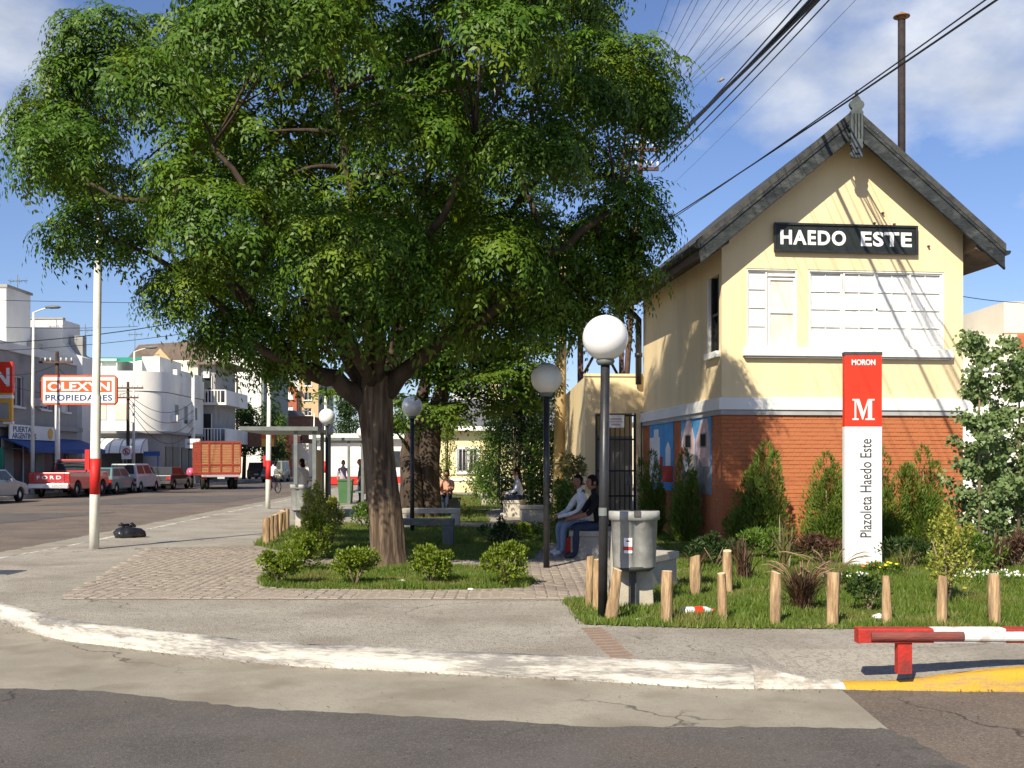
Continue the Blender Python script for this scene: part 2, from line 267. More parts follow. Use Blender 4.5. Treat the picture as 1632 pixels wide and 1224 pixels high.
M['tail'] = mat('tail_light', (0.42, 0.015, 0.012), rough=0.2, spec=0.6)
M['plate'] = mat('number_plate', (0.6, 0.6, 0.58), rough=0.5)
def carpaint(n, c): M[n] = mat(n, c, tuple(x * 0.92 for x in c), 2, 0.3, spec=0.5, coat=0.4)
carpaint('car_silver', (0.24, 0.25, 0.26)); carpaint('car_red', (0.42, 0.03, 0.035)); carpaint('car_teal', (0.10, 0.20, 0.21)); carpaint('car_white', (0.50, 0.52, 0.52))
carpaint('car_dark', (0.035, 0.04, 0.05)); carpaint('car_olive', (0.16, 0.16, 0.11)); carpaint('car_pink', (0.62, 0.12, 0.22)); carpaint('car_black', (0.03, 0.03, 0.032))
M['truck_red'] = mat('truck_red', (0.34, 0.055, 0.026), (0.27, 0.045, 0.024), 3, 0.6)
M['truck_wood'] = mat('truck_planks', (0.33, 0.15, 0.065), (0.41, 0.20, 0.09), 3, 0.8, 0.2, 20, stretch=(0.3, 1, 3))
def cloth(n, c): M[n] = mat(n, c, tuple(x * 0.82 for x in c), 9, 0.9, 0.3, 25, 0.1)
cloth('c_white', (0.66, 0.66, 0.68)); cloth('c_black', (0.014, 0.014, 0.017)); cloth('c_jeans', (0.20, 0.26, 0.36)); cloth('c_darkjeans', (0.03, 0.04, 0.065))
cloth('c_blue', (0.50, 0.52, 0.66)); cloth('c_lilac', (0.42, 0.36, 0.44)); cloth('c_red', (0.5, 0.05, 0.04)); cloth('c_tan', (0.40, 0.28, 0.2)); cloth('c_peach', (0.62, 0.33, 0.22)); cloth('c_hair', (0.012, 0.009, 0.008))
M['skin'] = mat('skin', (0.36, 0.185, 0.12), (0.32, 0.16, 0.10), 8, 0.6, spec=0.3); M['skin_dark'] = mat('skin_tanned', (0.26, 0.125, 0.08), (0.23, 0.11, 0.07), 8, 0.6, spec=0.3)
M['shoe'] = mat('shoe_white', (0.6, 0.6, 0.6), rough=0.6); M['shoe_dark'] = mat('shoe_dark', (0.03, 0.03, 0.03), rough=0.5)
M['pet'] = mat('clear_bottle', (0.62, 0.66, 0.66), rough=0.15, spec=0.6); M['paper'] = mat('crumpled_paper', (0.75, 0.75, 0.73), (0.65, 0.65, 0.64), 20, 0.8)
M['ground'] = mat('far_ground', (0.14, 0.14, 0.10), (0.18, 0.17, 0.13), 0.05, 0.95)

# ------------------------------------------------------------------ mesh builder
class MB:
    def __init__(s): s.v = []; s.f = []; s.m = []; s.s = []
    def add(s, vs, fs, mi=0, sm=False):
        k = len(s.v); s.v += [tuple(v) for v in vs]
        for f in fs: s.f.append(tuple(i + k for i in f)); s.m.append(mi); s.s.append(sm)
        return s
    def box(s, x0, x1, y0, y1, z0, z1, mi=0):
        return s.add([(x0, y0, z0), (x1, y0, z0), (x1, y1, z0), (x0, y1, z0), (x0, y0, z1), (x1, y0, z1), (x1, y1, z1), (x0, y1, z1)],
                     [(3, 2, 1, 0), (4, 5, 6, 7), (0, 1, 5, 4), (1, 2, 6, 5), (2, 3, 7, 6), (3, 0, 4, 7)], mi)
    def obox(s, c, ax, ay, az, mi=0):      # oriented box: centre and three half-axes
        c, ax, ay, az = Vector(c), Vector(ax), Vector(ay), Vector(az)
        vs = [c + ax * i + ay * j + az * k for k in (-1, 1) for (i, j) in ((-1, -1), (1, -1), (1, 1), (-1, 1))]
        return s.add(vs, [(3, 2, 1, 0), (4, 5, 6, 7), (0, 1, 5, 4), (1, 2, 6, 5), (2, 3, 7, 6), (3, 0, 4, 7)], mi)
    def tube(s, pts, rad, n=8, mi=0, caps=True, sm=True, wob=0.0):
        pts = [Vector(p) for p in pts]
        if not hasattr(rad, '__len__'): rad = [rad] * len(pts)
        vs = []; fs = []; prev = None
        for i, p in enumerate(pts):
            t = (pts[min(i + 1, len(pts) - 1)] - pts[max(i - 1, 0)])
            if t.length < 1e-9: t = Vector((0, 0, 1))
            t.normalize()
            if prev is None:
                a = Vector((1, 0, 0)) if abs(t.x) < 0.9 else Vector((0, 1, 0)); u = (a - t * a.dot(t)).normalized()
            else: u = (prev - t * prev.dot(t)).normalized()
            prev = u; q = t.cross(u)
            for k in range(n):
                an = 2 * math.pi * k / n; rr = rad[i] * (1 + (random.uniform(-wob, wob) if wob else 0))
                vs.append(p + u * math.cos(an) * rr + q * math.sin(an) * rr)
        for i in range(len(pts) - 1):
            for k in range(n): fs.append((i * n + k, i * n + (k + 1) % n, (i + 1) * n + (k + 1) % n, (i + 1) * n + k))
        s.add(vs, fs, mi, sm)
        if caps:
            b = len(s.v) - len(vs)
            s.f.append(tuple(b + k for k in reversed(range(n)))); s.m.append(mi); s.s.append(False)
            e = b + (len(pts) - 1) * n
            s.f.append(tuple(e + k for k in range(n))); s.m.append(mi); s.s.append(False)
        return s
    def lathe(s, prof, c=(0, 0, 0), n=20, mi=0, a0=0.0, a1=2 * math.pi, sy=1.0):
        full = abs(a1 - a0 - 2 * math.pi) < 1e-6; m = n if full else n + 1; vs = []; fs = []
        for r, z in prof:
            for k in range(m):
                a = a0 + (a1 - a0) * k / n; vs.append((c[0] + r * math.cos(a), c[1] + r * math.sin(a) * sy, c[2] + z))
        for i in range(len(prof) - 1):
            for k in range(n): fs.append((i * m + k, i * m + (k + 1) % m, (i + 1) * m + (k + 1) % m, (i + 1) * m + k))
        return s.add(vs, fs, mi, True)
    def prism(s, poly, a, b, axis='y', mi=0):    # polygon in the plane across `axis`, extruded a..b
        n = len(poly)
        def p3(p, t): return {'y': (p[0], t, p[1]), 'x': (t, p[0], p[1]), 'z': (p[0], p[1], t)}[axis]
        vs = [p3(p, a) for p in poly] + [p3(p, b) for p in poly]
        return s.add(vs, [tuple(range(n)), tuple(reversed(range(n, 2 * n)))] + [(i, i + n, (i + 1) % n + n, (i + 1) % n) for i in range(n)], mi)
    def quad(s, a, b, c, d, mi=0): return s.add([a, b, c, d], [(0, 1, 2, 3)], mi)
    def build(s, name, mats, parent=None, bevel=0.0, loc=None, rot=None, fix=True):
        me = bpy.data.meshes.new(name); me.from_pydata(s.v, [], s.f)
        if not isinstance(mats, (list, tuple)): mats = [mats]
        for m in mats: me.materials.append(M[m] if isinstance(m, str) else m)
        me.polygons.foreach_set('material_index', s.m); me.polygons.foreach_set('use_smooth', s.s)
        if fix:
            import bmesh
            b = bmesh.new(); b.from_mesh(me); bmesh.ops.recalc_face_normals(b, faces=b.faces); b.to_mesh(me); b.free()
        me.update(); o = bpy.data.objects.new(name, me); COL.objects.link(o)
        if parent: o.parent = parent
        if loc is not None: o.location = loc
        if rot is not None: o.rotation_euler = rot
        if bevel:
            bm = o.modifiers.new('bevel', 'BEVEL'); bm.width = bevel; bm.segments = 2; bm.limit_method = 'ANGLE'; bm.angle_limit = R(40)
        return o
def tag(o, label=None, cat=None, group=None, kind=None):
    for k, v in (('label', label), ('category', cat), ('group', group), ('kind', kind)):
        if v: o[k] = v
    return o
def T(name, label, cat, loc=(0, 0, 0), rz=0.0, group=None, scale=None):
    o = bpy.data.objects.new(name, None); COL.objects.link(o); o.location = loc; o.rotation_euler = (0, 0, rz)
    o.empty_display_size = 0.2
    if scale: o.scale = (scale,) * 3 if not hasattr(scale, '__len__') else scale
    return tag(o, label, cat, group)
def copy_tree(o, parent=None):
    c = o.copy(); COL.objects.link(c); c.parent = parent
    for ch in list(o.children): copy_tree(ch, c)
    return c
def npmesh(name, V, Fc, mats, parent=None, mi=None, smooth=False):
    V = np.asarray(V, np.float32); Fc = np.asarray(Fc, np.int32); k = Fc.shape[1]
    me = bpy.data.meshes.new(name); me.vertices.add(len(V)); me.vertices.foreach_set('co', V.ravel())
    me.loops.add(Fc.size); me.loops.foreach_set('vertex_index', Fc.ravel()); me.polygons.add(len(Fc))
    me.polygons.foreach_set('loop_start', np.arange(0, Fc.size, k, dtype=np.int32))
    if not isinstance(mats, (list, tuple)): mats = [mats]
    for m in mats: me.materials.append(M[m])
    if mi is not None: me.polygons.foreach_set('material_index', np.asarray(mi, np.int32))
    if smooth: me.polygons.foreach_set('use_smooth', np.ones(len(Fc), bool))
    me.update(calc_edges=True); me.validate()
    o = bpy.data.objects.new(name, me); COL.objects.link(o)
    if parent: o.parent = parent
    return o
def unit(a): return a / np.maximum(np.linalg.norm(a, axis=-1, keepdims=True), 1e-9)
def leaves(P0, D, N, L, W, fold=0.15):         # kite-shaped leaves: base, two shoulders, tip
    D = unit(D); S = unit(np.cross(D, N)); U = np.cross(S, D); L = L[:, None]; W = W[:, None]
    a = P0; b = P0 + D * L * 0.42 + S * W * 0.5 + U * W * fold; c = P0 + D * L; d = P0 + D * L * 0.42 - S * W * 0.5 + U * W * fold
    V = np.stack([a, b, c, d], 1).reshape(-1, 3); n = len(P0)
    return V, np.arange(4 * n).reshape(n, 4)
def merge(parts):
    V = []; Fs = []; k = 0
    for v, f in parts: V.append(v); Fs.append(f + k); k += len(v)
    return np.concatenate(V), np.concatenate(Fs)
def inpoly(x, y, poly):
    x = np.asarray(x); y = np.asarray(y); c = np.zeros(x.shape, bool); n = len(poly)
    for i in range(n):
        x1, y1 = poly[i][0], poly[i][1]; x2, y2 = poly[(i + 1) % n][0], poly[(i + 1) % n][1]
        if y1 == y2: continue
        c ^= ((y1 > y) != (y2 > y)) & (x < (x2 - x1) * (y - y1) / (y2 - y1) + x1)
    return c
def lettering(name, text, wd, ht, material, parent, loc, rot=(R(90), 0, 0), depth=0.004, bold=0.0, space=1.0):
    cu = bpy.data.curves.new('t', 'FONT'); cu.body = text; cu.size = 1; cu.extrude = 0.02; cu.offset = bold; cu.space_character = space; cu.resolution_u = 4
    to = bpy.data.objects.new('t', cu); COL.objects.link(to); bpy.context.view_layer.update()
    me = bpy.data.meshes.new_from_object(to.evaluated_get(bpy.context.evaluated_depsgraph_get()))
    bpy.data.objects.remove(to); bpy.data.curves.remove(cu)
    co = np.zeros(len(me.vertices) * 3); me.vertices.foreach_get('co', co); co = co.reshape(-1, 3)
    mn = co.min(0); mxx = co.max(0)
    co[:, 0] = ((co[:, 0] - mn[0]) / (mxx[0] - mn[0]) - 0.5) * wd; co[:, 1] = ((co[:, 1] - mn[1]) / (mxx[1] - mn[1]) - 0.5) * ht
    co[:, 2] = (co[:, 2] / 0.02) * depth
    me.vertices.foreach_set('co', co.ravel()); me.materials.clear(); me.materials.append(M[material]); me.update(); me.name = name
    o = bpy.data.objects.new(name, me); COL.objects.link(o); o.parent = parent; o.location = loc; o.rotation_euler = rot; return o

# ================================================================== THE GROUND
MB().quad((-1500, -300, -0.32), (1500, -300, -0.32), (1500, 2500, -0.32), (-1500, 2500, -0.32)).build('ground', 'ground')['kind'] = 'structure'
RZ = -0.15
o = MB().quad((-60, -25, RZ - 0.008), (60, -25, RZ - 0.008), (60, 260, RZ - 0.008), (-60, 260, RZ - 0.008)).build('road', 'asphalt_brown'); o['kind'] = 'structure'
def jag(pts, amp, step=0.12, z=0.0):
    out = []
    for i in range(len(pts) - 1):
        a, b = Vector(pts[i]), Vector(pts[i + 1]); n = max(1, int((b - a).length / step))
        for k in range(n):
            p = a.lerp(b, k / n); out.append((p.x + random.gauss(0, amp), p.y + random.gauss(0, amp), z))
    out.append((pts[-1][0], pts[-1][1], z)); return out
gr = [(-60, 10.2)] + [tuple(G(x, y, RZ)[:2]) for x, y in ((-140, 1085), (0, 1098), (151, 1100), (226, 1109), (412, 1129), (620, 1140), (820, 1150), (960, 1158), (1156, 1158), (1415, 1161))]
br = [tuple(G(x, y, RZ)[:2]) for x, y in ((1415, 1161), (1480, 1192), (1544, 1224), (1640, 1290), (1700, 1400))]
edge = jag(gr, 0.014, 0.09, RZ)[:-1] + jag(br, 0.018, 0.09, RZ)
o = MB().add(edge + [(1.6, -25, RZ), (-60, -25, RZ)], [tuple(range(len(edge) + 2))]).build('asphalt_patch', 'asphalt'); o['kind'] = 'structure'
def patch(name, pts, m, z):
    e = jag(pts + [pts[0]], 0.02, 0.3, z)[:-1]
    o = MB().add(e, [tuple(range(len(e)))]).build(name, m); o['kind'] = 'structure'; return o
patch('asphalt_patch', [(-20.5, 24), (-14.5, 27), (-13.5, 36), (-19.5, 35)], 'asphalt', RZ - 0.002)
patch('asphalt_patch', [(-19, 41), (-12.2, 45), (-12.5, 56), (-18.5, 52)], 'asphalt', RZ - 0.002)
patch('asphalt_patch', [(-21, 58), (-15, 62), (-15, 110), (-20, 110)], 'asphalt', RZ - 0.002)

# kerb line: the back top edge of the kerb, from the right of the frame round the corner and up the left street
kp = [(16, 7.9), (6, 7.95)] + [tuple(G(x, y)[:2]) for x, y in ((1632, 1062), (1500, 1061), (1340, 1060), (1129, 1057), (980, 1048.7), (784, 1040.6), (600, 1032), (440, 1024), (323, 1013), (216, 1001), (108, 987.6), (0, 959), (-60, 938))]
kp += [(-7.9, 14.1), (-8.25, 15.4), (-8.25, 16.7), (-8.2, 20.2), (-8.55, 28), (-9.07, 39.5), (-10.2, 66), (-11.5, 100), (-14, 170)]
def smooth_path(pts, step):
    pts = [Vector((p[0], p[1], 0)) for p in pts]; out = []
    for i in range(len(pts) - 1):
        p0, p1, p2, p3 = pts[max(i - 1, 0)], pts[i], pts[i + 1], pts[min(i + 2, len(pts) - 1)]
        n = max(1, int((p2 - p1).length / (step if p1.y < 30 else step * 6)))
        for k in range(n):
            t = k / n
            out.append(0.5 * ((2 * p1) + (p2 - p0) * t + (2 * p0 - 5 * p1 + 4 * p2 - p3) * t * t + (3 * p1 - p0 - 3 * p2 + p3) * t ** 3))
    out.append(pts[-1]); return out
KP = smooth_path(kp, 0.16)
def drop(x, y):
    if y > 9.5: return 0.0
    def s(t): t = min(1, max(0, t)); return t * t * (3 - 2 * t)
    return 0.125 * s((x - 1.7) / 0.75) * (1 - s((x - 2.68) / 1.3))
def outward(i):
    t = (KP[min(i + 1, len(KP) - 1)] - KP[max(i - 1, 0)]).normalized(); return Vector((-t.y, t.x, 0))   # path runs right to left: road on this side
def sweep(name, i0, i1, prof, m, wob=0.004):
    b = MB(); n = len(prof); vs = []
    for i in range(i0, i1):
        p = KP[i]; o_ = outward(i); d = drop(p.x, p.y)
        for k, (a, z) in enumerate(prof):
            zz = max(z - d, RZ - 0.02) if z > RZ else z
            aa = a + random.gauss(0, wob) * (k > 0); vs.append(p + o_ * aa + Vector((0, 0, zz + random.gauss(0, wob * 0.6))))
    fs = [(i * n + k, i * n + k + 1, (i + 1) * n + k + 1, (i + 1) * n + k) for i in range(i1 - i0 - 1) for k in range(n - 1)]
    b.add(vs, fs, 0, True); return b.build(name, m, fix=False)
if outward(40).y > 0:
    _ow = outward
    def outward(i): return -_ow(i)
PROF = [(0, 0.004), (0.05, 0.008), (0.11, 0.004), (0.135, -0.012), (0.15, -0.05), (0.165, -0.1), (0.18, RZ - 0.02)]
iy = next(i for i, p in enumerate(KP) if p.x < 2.66)       # the yellow length ends here
iw = next(i for i, p in enumerate(KP) if p.x < 1.95)
kw = sweep('kerb', iw, len(KP), PROF, 'kerb_white', .007); kw['kind'] = 'structure'
kw = sweep('broken_kerb', iy, iw + 1, PROF, 'kerb_worn', .012); kw['kind'] = 'structure'
ky = sweep('yellow_kerb', 0, iy + 1, PROF, 'kerb_yellow', 0.006); ky['kind'] = 'structure'
# concrete gutter along the cross street and up the left street
b = MB(); vs = []
for i in range(len(KP)):
    p = KP[i] + outward(i) * 0.17; q = KP[i] + outward(i) * (1.15 if KP[i].y > 13 else 0.9); vs += [(p.x, p.y, RZ), (q.x, q.y, RZ + 0.0)]
# pavement: strip beside the kerb that dips at the crossing, then one flat sheet
inner = [KP[i] - outward(i) * 0.7 for i in range(len(KP))]
b = MB(); vs = []
for i, p in enumerate(KP): vs += [(p.x, p.y, 0.003 - drop(p.x, p.y)), (inner[i].x, inner[i].y, 0)]
b.add(vs, [(2 * i, 2 * i + 1, 2 * i + 3, 2 * i + 2) for i in range(len(KP) - 1)])
poly = [(p.x, p.y, 0) for p in inner]
b.add(poly + [(60, 170, 0), (60, inner[0].y, 0)], [tuple(range(len(poly) + 2))])
o = b.build('pavement', 'pavement'); o['kind'] = 'structure'
# gutter as a sheet between the kerb and the asphalt edge
ge = jag(gr, 0.003, 0.3, RZ - 0.004)
gk = [(p.x, p.y) for p in KP if p.x < 2.66 and p.y < 16.7][::-1]
gp = [(x, y, RZ - 0.004) for x, y in gk] + [tuple(list(G(1343, 1100, RZ)[:2]) + [RZ - 0.004])] + [(x, y - 0.03, z) for x, y, z in ge[::-1]] + [(-60, 15, RZ - 0.004)]
o = MB().add(gp, [tuple(range(len(gp)))]).build('gutter', 'gutter'); o['kind'] = 'structure'
vs = []
for i in range(len(KP)):
    if KP[i].y < 14.5: continue
    p = KP[i] + outward(i) * 0.1; q = KP[i] + outward(i) * (1.5 + random.uniform(-0.05, 0.05)); vs += [(p.x, p.y, RZ), (q.x, q.y, RZ)]
n = len(vs) // 2
MB().add(vs, [(2 * i, 2 * i + 1, 2 * i + 3, 2 * i + 2) for i in range(n - 1)]).build('gutter', 'gutter')['kind'] = 'structure'
# far pavement across the left street
b = MB(); b.box(-80, -23.1, 20, 250, -0.3, 0.0); o = b.build('far_pavement', 'pavement'); o['kind'] = 'structure'
o = MB().box(-23.1, -22.95, 20, 250, -0.3, 0.005).build('far_kerb', 'concrete'); o['kind'] = 'structure'
# flat iron cover in the pavement at the left
c = T('drain_cover', 'dark iron drain cover in the pavement at the left edge', 'drain cover', G(2, 913) + Vector((0, 0, 0.006)))
MB().box(-0.22, 0.22, -0.3, 0.3, -0.01, 0.004).build('frame', 'steel_grey', c); MB().box(-0.19, 0.19, -0.26, 0.26, 0.004, 0.008).build('plate', 'black', c)

# ------------------------------------------------------------------ beds, cobbles
bed_front = [tuple(G(x, y)[:2]) for x, y in ((425, 937), (500, 940), (700, 941), (832, 938), (852, 927), (790, 908), (700, 902), (560, 903), (470, 907), (418, 923))]
bed_rear = [tuple(G(x, y)[:2]) for x, y in ((410, 870), (470, 884), (540, 893), (700, 894), (845, 892), (868, 866), (866, 848), (720, 842), (560, 836), (440, 842))]
bed_right = [tuple(G(x, y)[:2]) for x, y in ((902, 960), (918, 978), (935, 995), (1060, 1000), (1200, 1002), (1632, 1004))] + [(9.5, 9.75), (9.5, 19.4), (3.8, 18.98), (3.1, 25), (2.45, 24.8), (2.75, 18.4), (2.1, 12.9), (1.3, 12.3)]
bed_far = [(-2.3, 27.5), (-0.6, 27.2), (-0.9, 33), (0.2, 40), (-3, 52), (-6, 52), (-4.3, 33)]
bed_wall = [(0.5, 19.6), (1.5, 21), (1.7, 25), (1.6, 36), (0.7, 36), (0.9, 27)]
cob = [(-5.1, 11.92), (0.62, 11.86), (2.1, 12.7), (2.8, 18), (2.6, 25), (-3, 26.5), (-4.7, 19.3), (-6.5, 18.9)]
pv = MB().add([(x, y, 0.005) for x, y in cob], [tuple(range(len(cob)))]).build('cobble_paving', 'cobble_joint'); pv['kind'] = 'structure'
def cobmesh(k):
    b = MB(); a, c, h, t = 0.0635, 0.0475, 0.010, 0.006
    j = [random.uniform(-0.006, 0.006) for _ in range(16)]
    lo = [(-a + j[0], -c + j[1], -0.03), (a + j[2], -c + j[3], -0.03), (a + j[4], c + j[5], -0.03), (-a + j[6], c + j[7], -0.03)]
    hi = [((x - math.copysign(t, x)), (y - math.copysign(t, y)), h + j[8 + i] * 0.4) for i, (x, y, z) in enumerate(lo)]; md = [(x, y, h - 0.007) for x, y, z in lo]
    b.add(lo + md + hi, [(i, (i + 1) % 4, (i + 1) % 4 + 4, i + 4) for i in range(4)] + [(i + 4, (i + 1) % 4 + 4, (i + 1) % 4 + 8, i + 8) for i in range(4)] + [(8, 9, 10, 11)])
    return b
cms = [cobmesh(k) for k in range(4)]
spots = []
xs = np.arange(-6.6, 2.9, 0.131)
for j in range(0, 150):
    for i, x in enumerate(xs):
        ph = ((x + 20 + 0.65 * (0)) % 1.3) / 1.3; y = 11.6 + j * 0.1 + 0.2 * math.sin(math.pi * ph)
        sl = 0.2 * math.pi / 1.3 * math.cos(math.pi * ph); spots.append((x + random.uniform(-.006, .006), y, math.atan(sl)))
S = np.array(spots)
ok = inpoly(S[:, 0], S[:, 1], cob)
for bd in (bed_front, bed_rear, bed_right): ok &= ~inpoly(S[:, 0], S[:, 1], bd)
ok &= (S[:, 1] > 11.98) & (np.abs(S[:, 0] / S[:, 1]) < 0.5)
S = S[ok]; S = S[np.argsort(S[:, 1])]
protos = []
for k, b in enumerate(cms):
    protos.append(b.build('cobble', 'cobble', pv))
for i in range(300):
    x, y, a = S[i]
    o = protos[i] if i < 4 else protos[i % 4].copy()
    if i >= 4: COL.objects.link(o)
    o.parent = pv; o.location = (x, y, 0.004 + random.uniform(-0.002, 0.002)); o.rotation_euler = (random.uniform(-.02, .02), random.uniform(-.02, .02), a + random.uniform(-.05, .05))
Vc = [np.array(b.v) for b in cms]; Fq = np.array(cms[0].f)
parts = []
for i in range(300, len(S)):
    x, y, a = S[i]; v = Vc[i % 4]; ca, sa = math.cos(a), math.sin(a)
    parts.append((np.stack([v[:, 0] * ca - v[:, 1] * sa + x, v[:, 0] * sa + v[:, 1] * ca + y, v[:, 2] + 0.004 + random.uniform(-0.004, 0.004)], 1), Fq))
V, Fc = merge(parts); o = npmesh('cobbles', V, Fc, 'cobble', pv); o['kind'] = 'stuff'
# brick strip across the pavement
a, bb = G(943, 1001), G(992, 1049); dv = (bb - a); nb = 11
bs = MB().add([a + Vector((-.1, 0, 0.004)), bb + Vector((-.1, 0, 0.004)), bb + Vector((.1, 0, 0.004)), a + Vector((.1, 0, 0.004))], [(0, 1, 2, 3)]).build('brick_strip', 'cobble_joint'); bs['kind'] = 'structure'
pr = MB().box(-0.095, 0.095, -dv.length / nb * 0.46, dv.length / nb * 0.46, -0.03, 0.009)
p0 = None
for k in range(nb):
    if p0 is None: o = p0 = pr.build('brick', 'brick_strip', bs, bevel=0.004)
    else: o = p0.copy(); COL.objects.link(o)
    o.parent = bs; o.location = a + dv * ((k + 0.5) / nb) + Vector((random.uniform(-.006, .006), 0, random.uniform(-.002, .002))); o.rotation_euler = (0, 0, math.atan2(dv.y, dv.x) - math.pi / 2 + random.uniform(-.02, .02))

def bed_sheet(name, poly, z=0.009):
    poly = [(q[0], q[1]) for q in jag(list(poly) + [poly[0]], .02, .15)[:-1]]
    o = MB().add([(x, y, z) for x, y in poly], [tuple(range(len(poly)))]).build(name, 'grass_base'); o['kind'] = 'structure'; return o
def grass(name, poly, n, h0, h1, label, m='grass'):
    P2 = np.array(poly); mn = P2.min(0); mx_ = P2.max(0)
    X = rng.uniform(mn[0], mx_[0], n * 3); Y = rng.uniform(mn[1], mx_[1], n * 3); k = inpoly(X, Y, poly); X = X[k][:n]; Y = Y[k][:n]; n = len(X)
    # denser blades along the rim, a few of them lapping over the edge of the bed
    ne = n // 9; k = rng.integers(0, len(poly), ne); t = rng.uniform(0, 1, ne)[:, None]; E = P2[k] * (1 - t) + P2[(k + 1) % len(poly)] * t; ln_ = np.linalg.norm(P2[(k + 1) % len(poly)] - P2[k], axis=1); kp_ = rng.uniform(0, 1, ne) < ln_ / ln_.max() + .15; E = E[kp_]
    X = np.concatenate([X, E[:, 0]]); Y = np.concatenate([Y, E[:, 1]]); n = len(X)
    X = X + rng.normal(0, 0.03, n); Y = Y + rng.normal(0, 0.035, n)
    a = rng.uniform(0, 2 * np.pi, n); tuft = 0.75 + 0.5 * np.sin(X * 3.1 + 1.3 * np.sin(Y * 2.3)) * np.sin(Y * 2.7 + X)
    h = rng.uniform(h0, h1, n) * np.clip(tuft, 0.45, 1.3); wd = rng.uniform(0.004, 0.008, n) * 1.2
    ln = rng.uniform(0.1, 0.75, n) * h; b = rng.uniform(0, 2 * np.pi, n)
    sx, sy = np.cos(a) * wd, np.sin(a) * wd
    V = np.stack([np.stack([X - sx, Y - sy, np.full(n, 0.008)], 1), np.stack([X + sx, Y + sy, np.full(n, 0.008)], 1),
                  np.stack([X + np.cos(b) * ln, Y + np.sin(b) * ln, 0.01 + h], 1)], 1).reshape(-1, 3)
    o = npmesh(name, V, np.arange(3 * n).reshape(n, 3), m); return tag(o, label, 'grass', kind='stuff')
bed_sheet('tree_bed', bed_front); bed_sheet('lawn_bed', bed_rear); bed_sheet('station_bed', bed_right); bed_sheet('far_bed', bed_far); bed_sheet('wall_bed', bed_wall)
grass('grass', bed_front, 26000, 0.04, 0.10, 'mown green grass around the foot of the big tree')
grass('grass', bed_rear, 42000, 0.05, 0.11, 'green grass of the bed behind the big tree with the benches')
grass('grass', bed_right, 110000, 0.035, 0.10, 'lush green grass of the bed behind the wooden posts')
grass('grass', bed_far, 16000, 0.05, 0.13, 'green grass in front of the far yellow house')
grass('grass', bed_wall, 9000, 0.05, 0.13, 'shaded grass along the yellow annex wall')

# grit and dry leaves gathered along the kerb foot and scattered over the paving
dp_ = []; dd_ = []
for i in range(0, len(KP)):
    p = KP[i]
    if p.y > 13 or p.x > 6: continue
    for k in range(9):
        q = p + outward(i) * (.19 + abs(random.gauss(0, .05))) + Vector((random.uniform(-.08, .08), 0, RZ + .006)); dp_.append(tuple(q))
for k in range(420):
    x, y = random.uniform(-6, 6), random.uniform(8.6, 12); dp_.append((x, y, .006))
for k in range(260):
    x, y = random.uniform(-5, 5), random.uniform(5.2, 8.0); dp_.append((x, y, RZ + .006))
dp_ = np.array(dp_); n = len(dp_); a = rng.uniform(0, 6.28, n)
V, Fc = leaves(dp_, np.stack([np.cos(a), np.sin(a), rng.uniform(0, .25, n)], 1), np.stack([rng.normal(0, .2, n), rng.normal(0, .2, n), np.ones(n)], 1), rng.uniform(.008, .035, n), rng.uniform(.006, .016, n))
tag(npmesh('debris', V, Fc, 'debris'), 'grit and dry leaves along the kerb foot and on the paving', 'debris', kind='stuff')

# ================================================================== THE STATION SIGNAL CABIN
A = R(6.0)
cab = T('signal_cabin', 'two-storey yellow gabled cabin with a painted red brick base', 'building', (3.78, 19.0, 0), A)
BW, BL = 4.58, 6.2
def wall_panel(b, u0, u1, z0, z1, holes, f, mi=0, reveal=0.0):   # wall with real openings; f(u, z, depth) -> point
    us = sorted({u0, u1} | {h[0] for h in holes} | {h[1] for h in holes}); zs = sorted({z0, z1} | {h[2] for h in holes} | {h[3] for h in holes})
    for i in range(len(us) - 1):
        for j in range(len(zs) - 1):
            cu, cz = (us[i] + us[i + 1]) / 2, (zs[j] + zs[j + 1]) / 2
            if any(h[0] < cu < h[1] and h[2] < cz < h[3] for h in holes): continue
            b.quad(f(us[i], zs[j], 0), f(us[i + 1], zs[j], 0), f(us[i + 1], zs[j + 1], 0), f(us[i], zs[j + 1], 0), mi)
    if reveal:
        for a, c, d, e in holes:
            for (p, q) in (((a, d), (c, d)), ((c, d), (c, e)), ((c, e), (a, e)), ((a, e), (a, d))):
                b.quad(f(p[0], p[1], 0), f(q[0], q[1], 0), f(q[0], q[1], reveal), f(p[0], p[1], reveal), mi)
AP, EV = 7.82, 5.50                     # ridge and eave height of the roof top at the gable
SL = (AP - EV) / (BW / 2 + 0.5)
def rz(u): return AP - abs(u - BW / 2) * SL
ff = lambda u, z, d: (u, d, z); fl = lambda v, z, d: (d, v, z)
win_f = [(0.46, 1.41, 3.64, 5.06), (1.62, 4.22, 3.64, 5.06)]; win_l = [(0.16, 0.74, 3.58, 4.98)]
b = MB()
wall_panel(b, 0, BW, 2.45, 5.5, win_f, ff, 0, 0.12)
b.add([(0, 0, 5.5), (BW, 0, 5.5), (BW, 0, rz(BW) - 0.12), (BW / 2, 0, AP - 0.12), (0, 0, rz(0) - 0.12)], [(0, 1, 2, 3, 4)])
wall_panel(b, 0, BL, 2.45, rz(0) - 0.1, win_l, fl, 0, 0.14)
b.quad((BW, 0, 0), (BW, BL, 0), (BW, BL, 5.7), (BW, 0, 5.7)); b.add([(0, BL, 0), (BW, BL, 0), (BW, BL, rz(BW) - .12), (BW / 2, BL, AP - .12), (0, BL, rz(0) - .12)], [(0, 1, 2, 3, 4)])
b.build('wall', 'yellow', cab, fix=False)
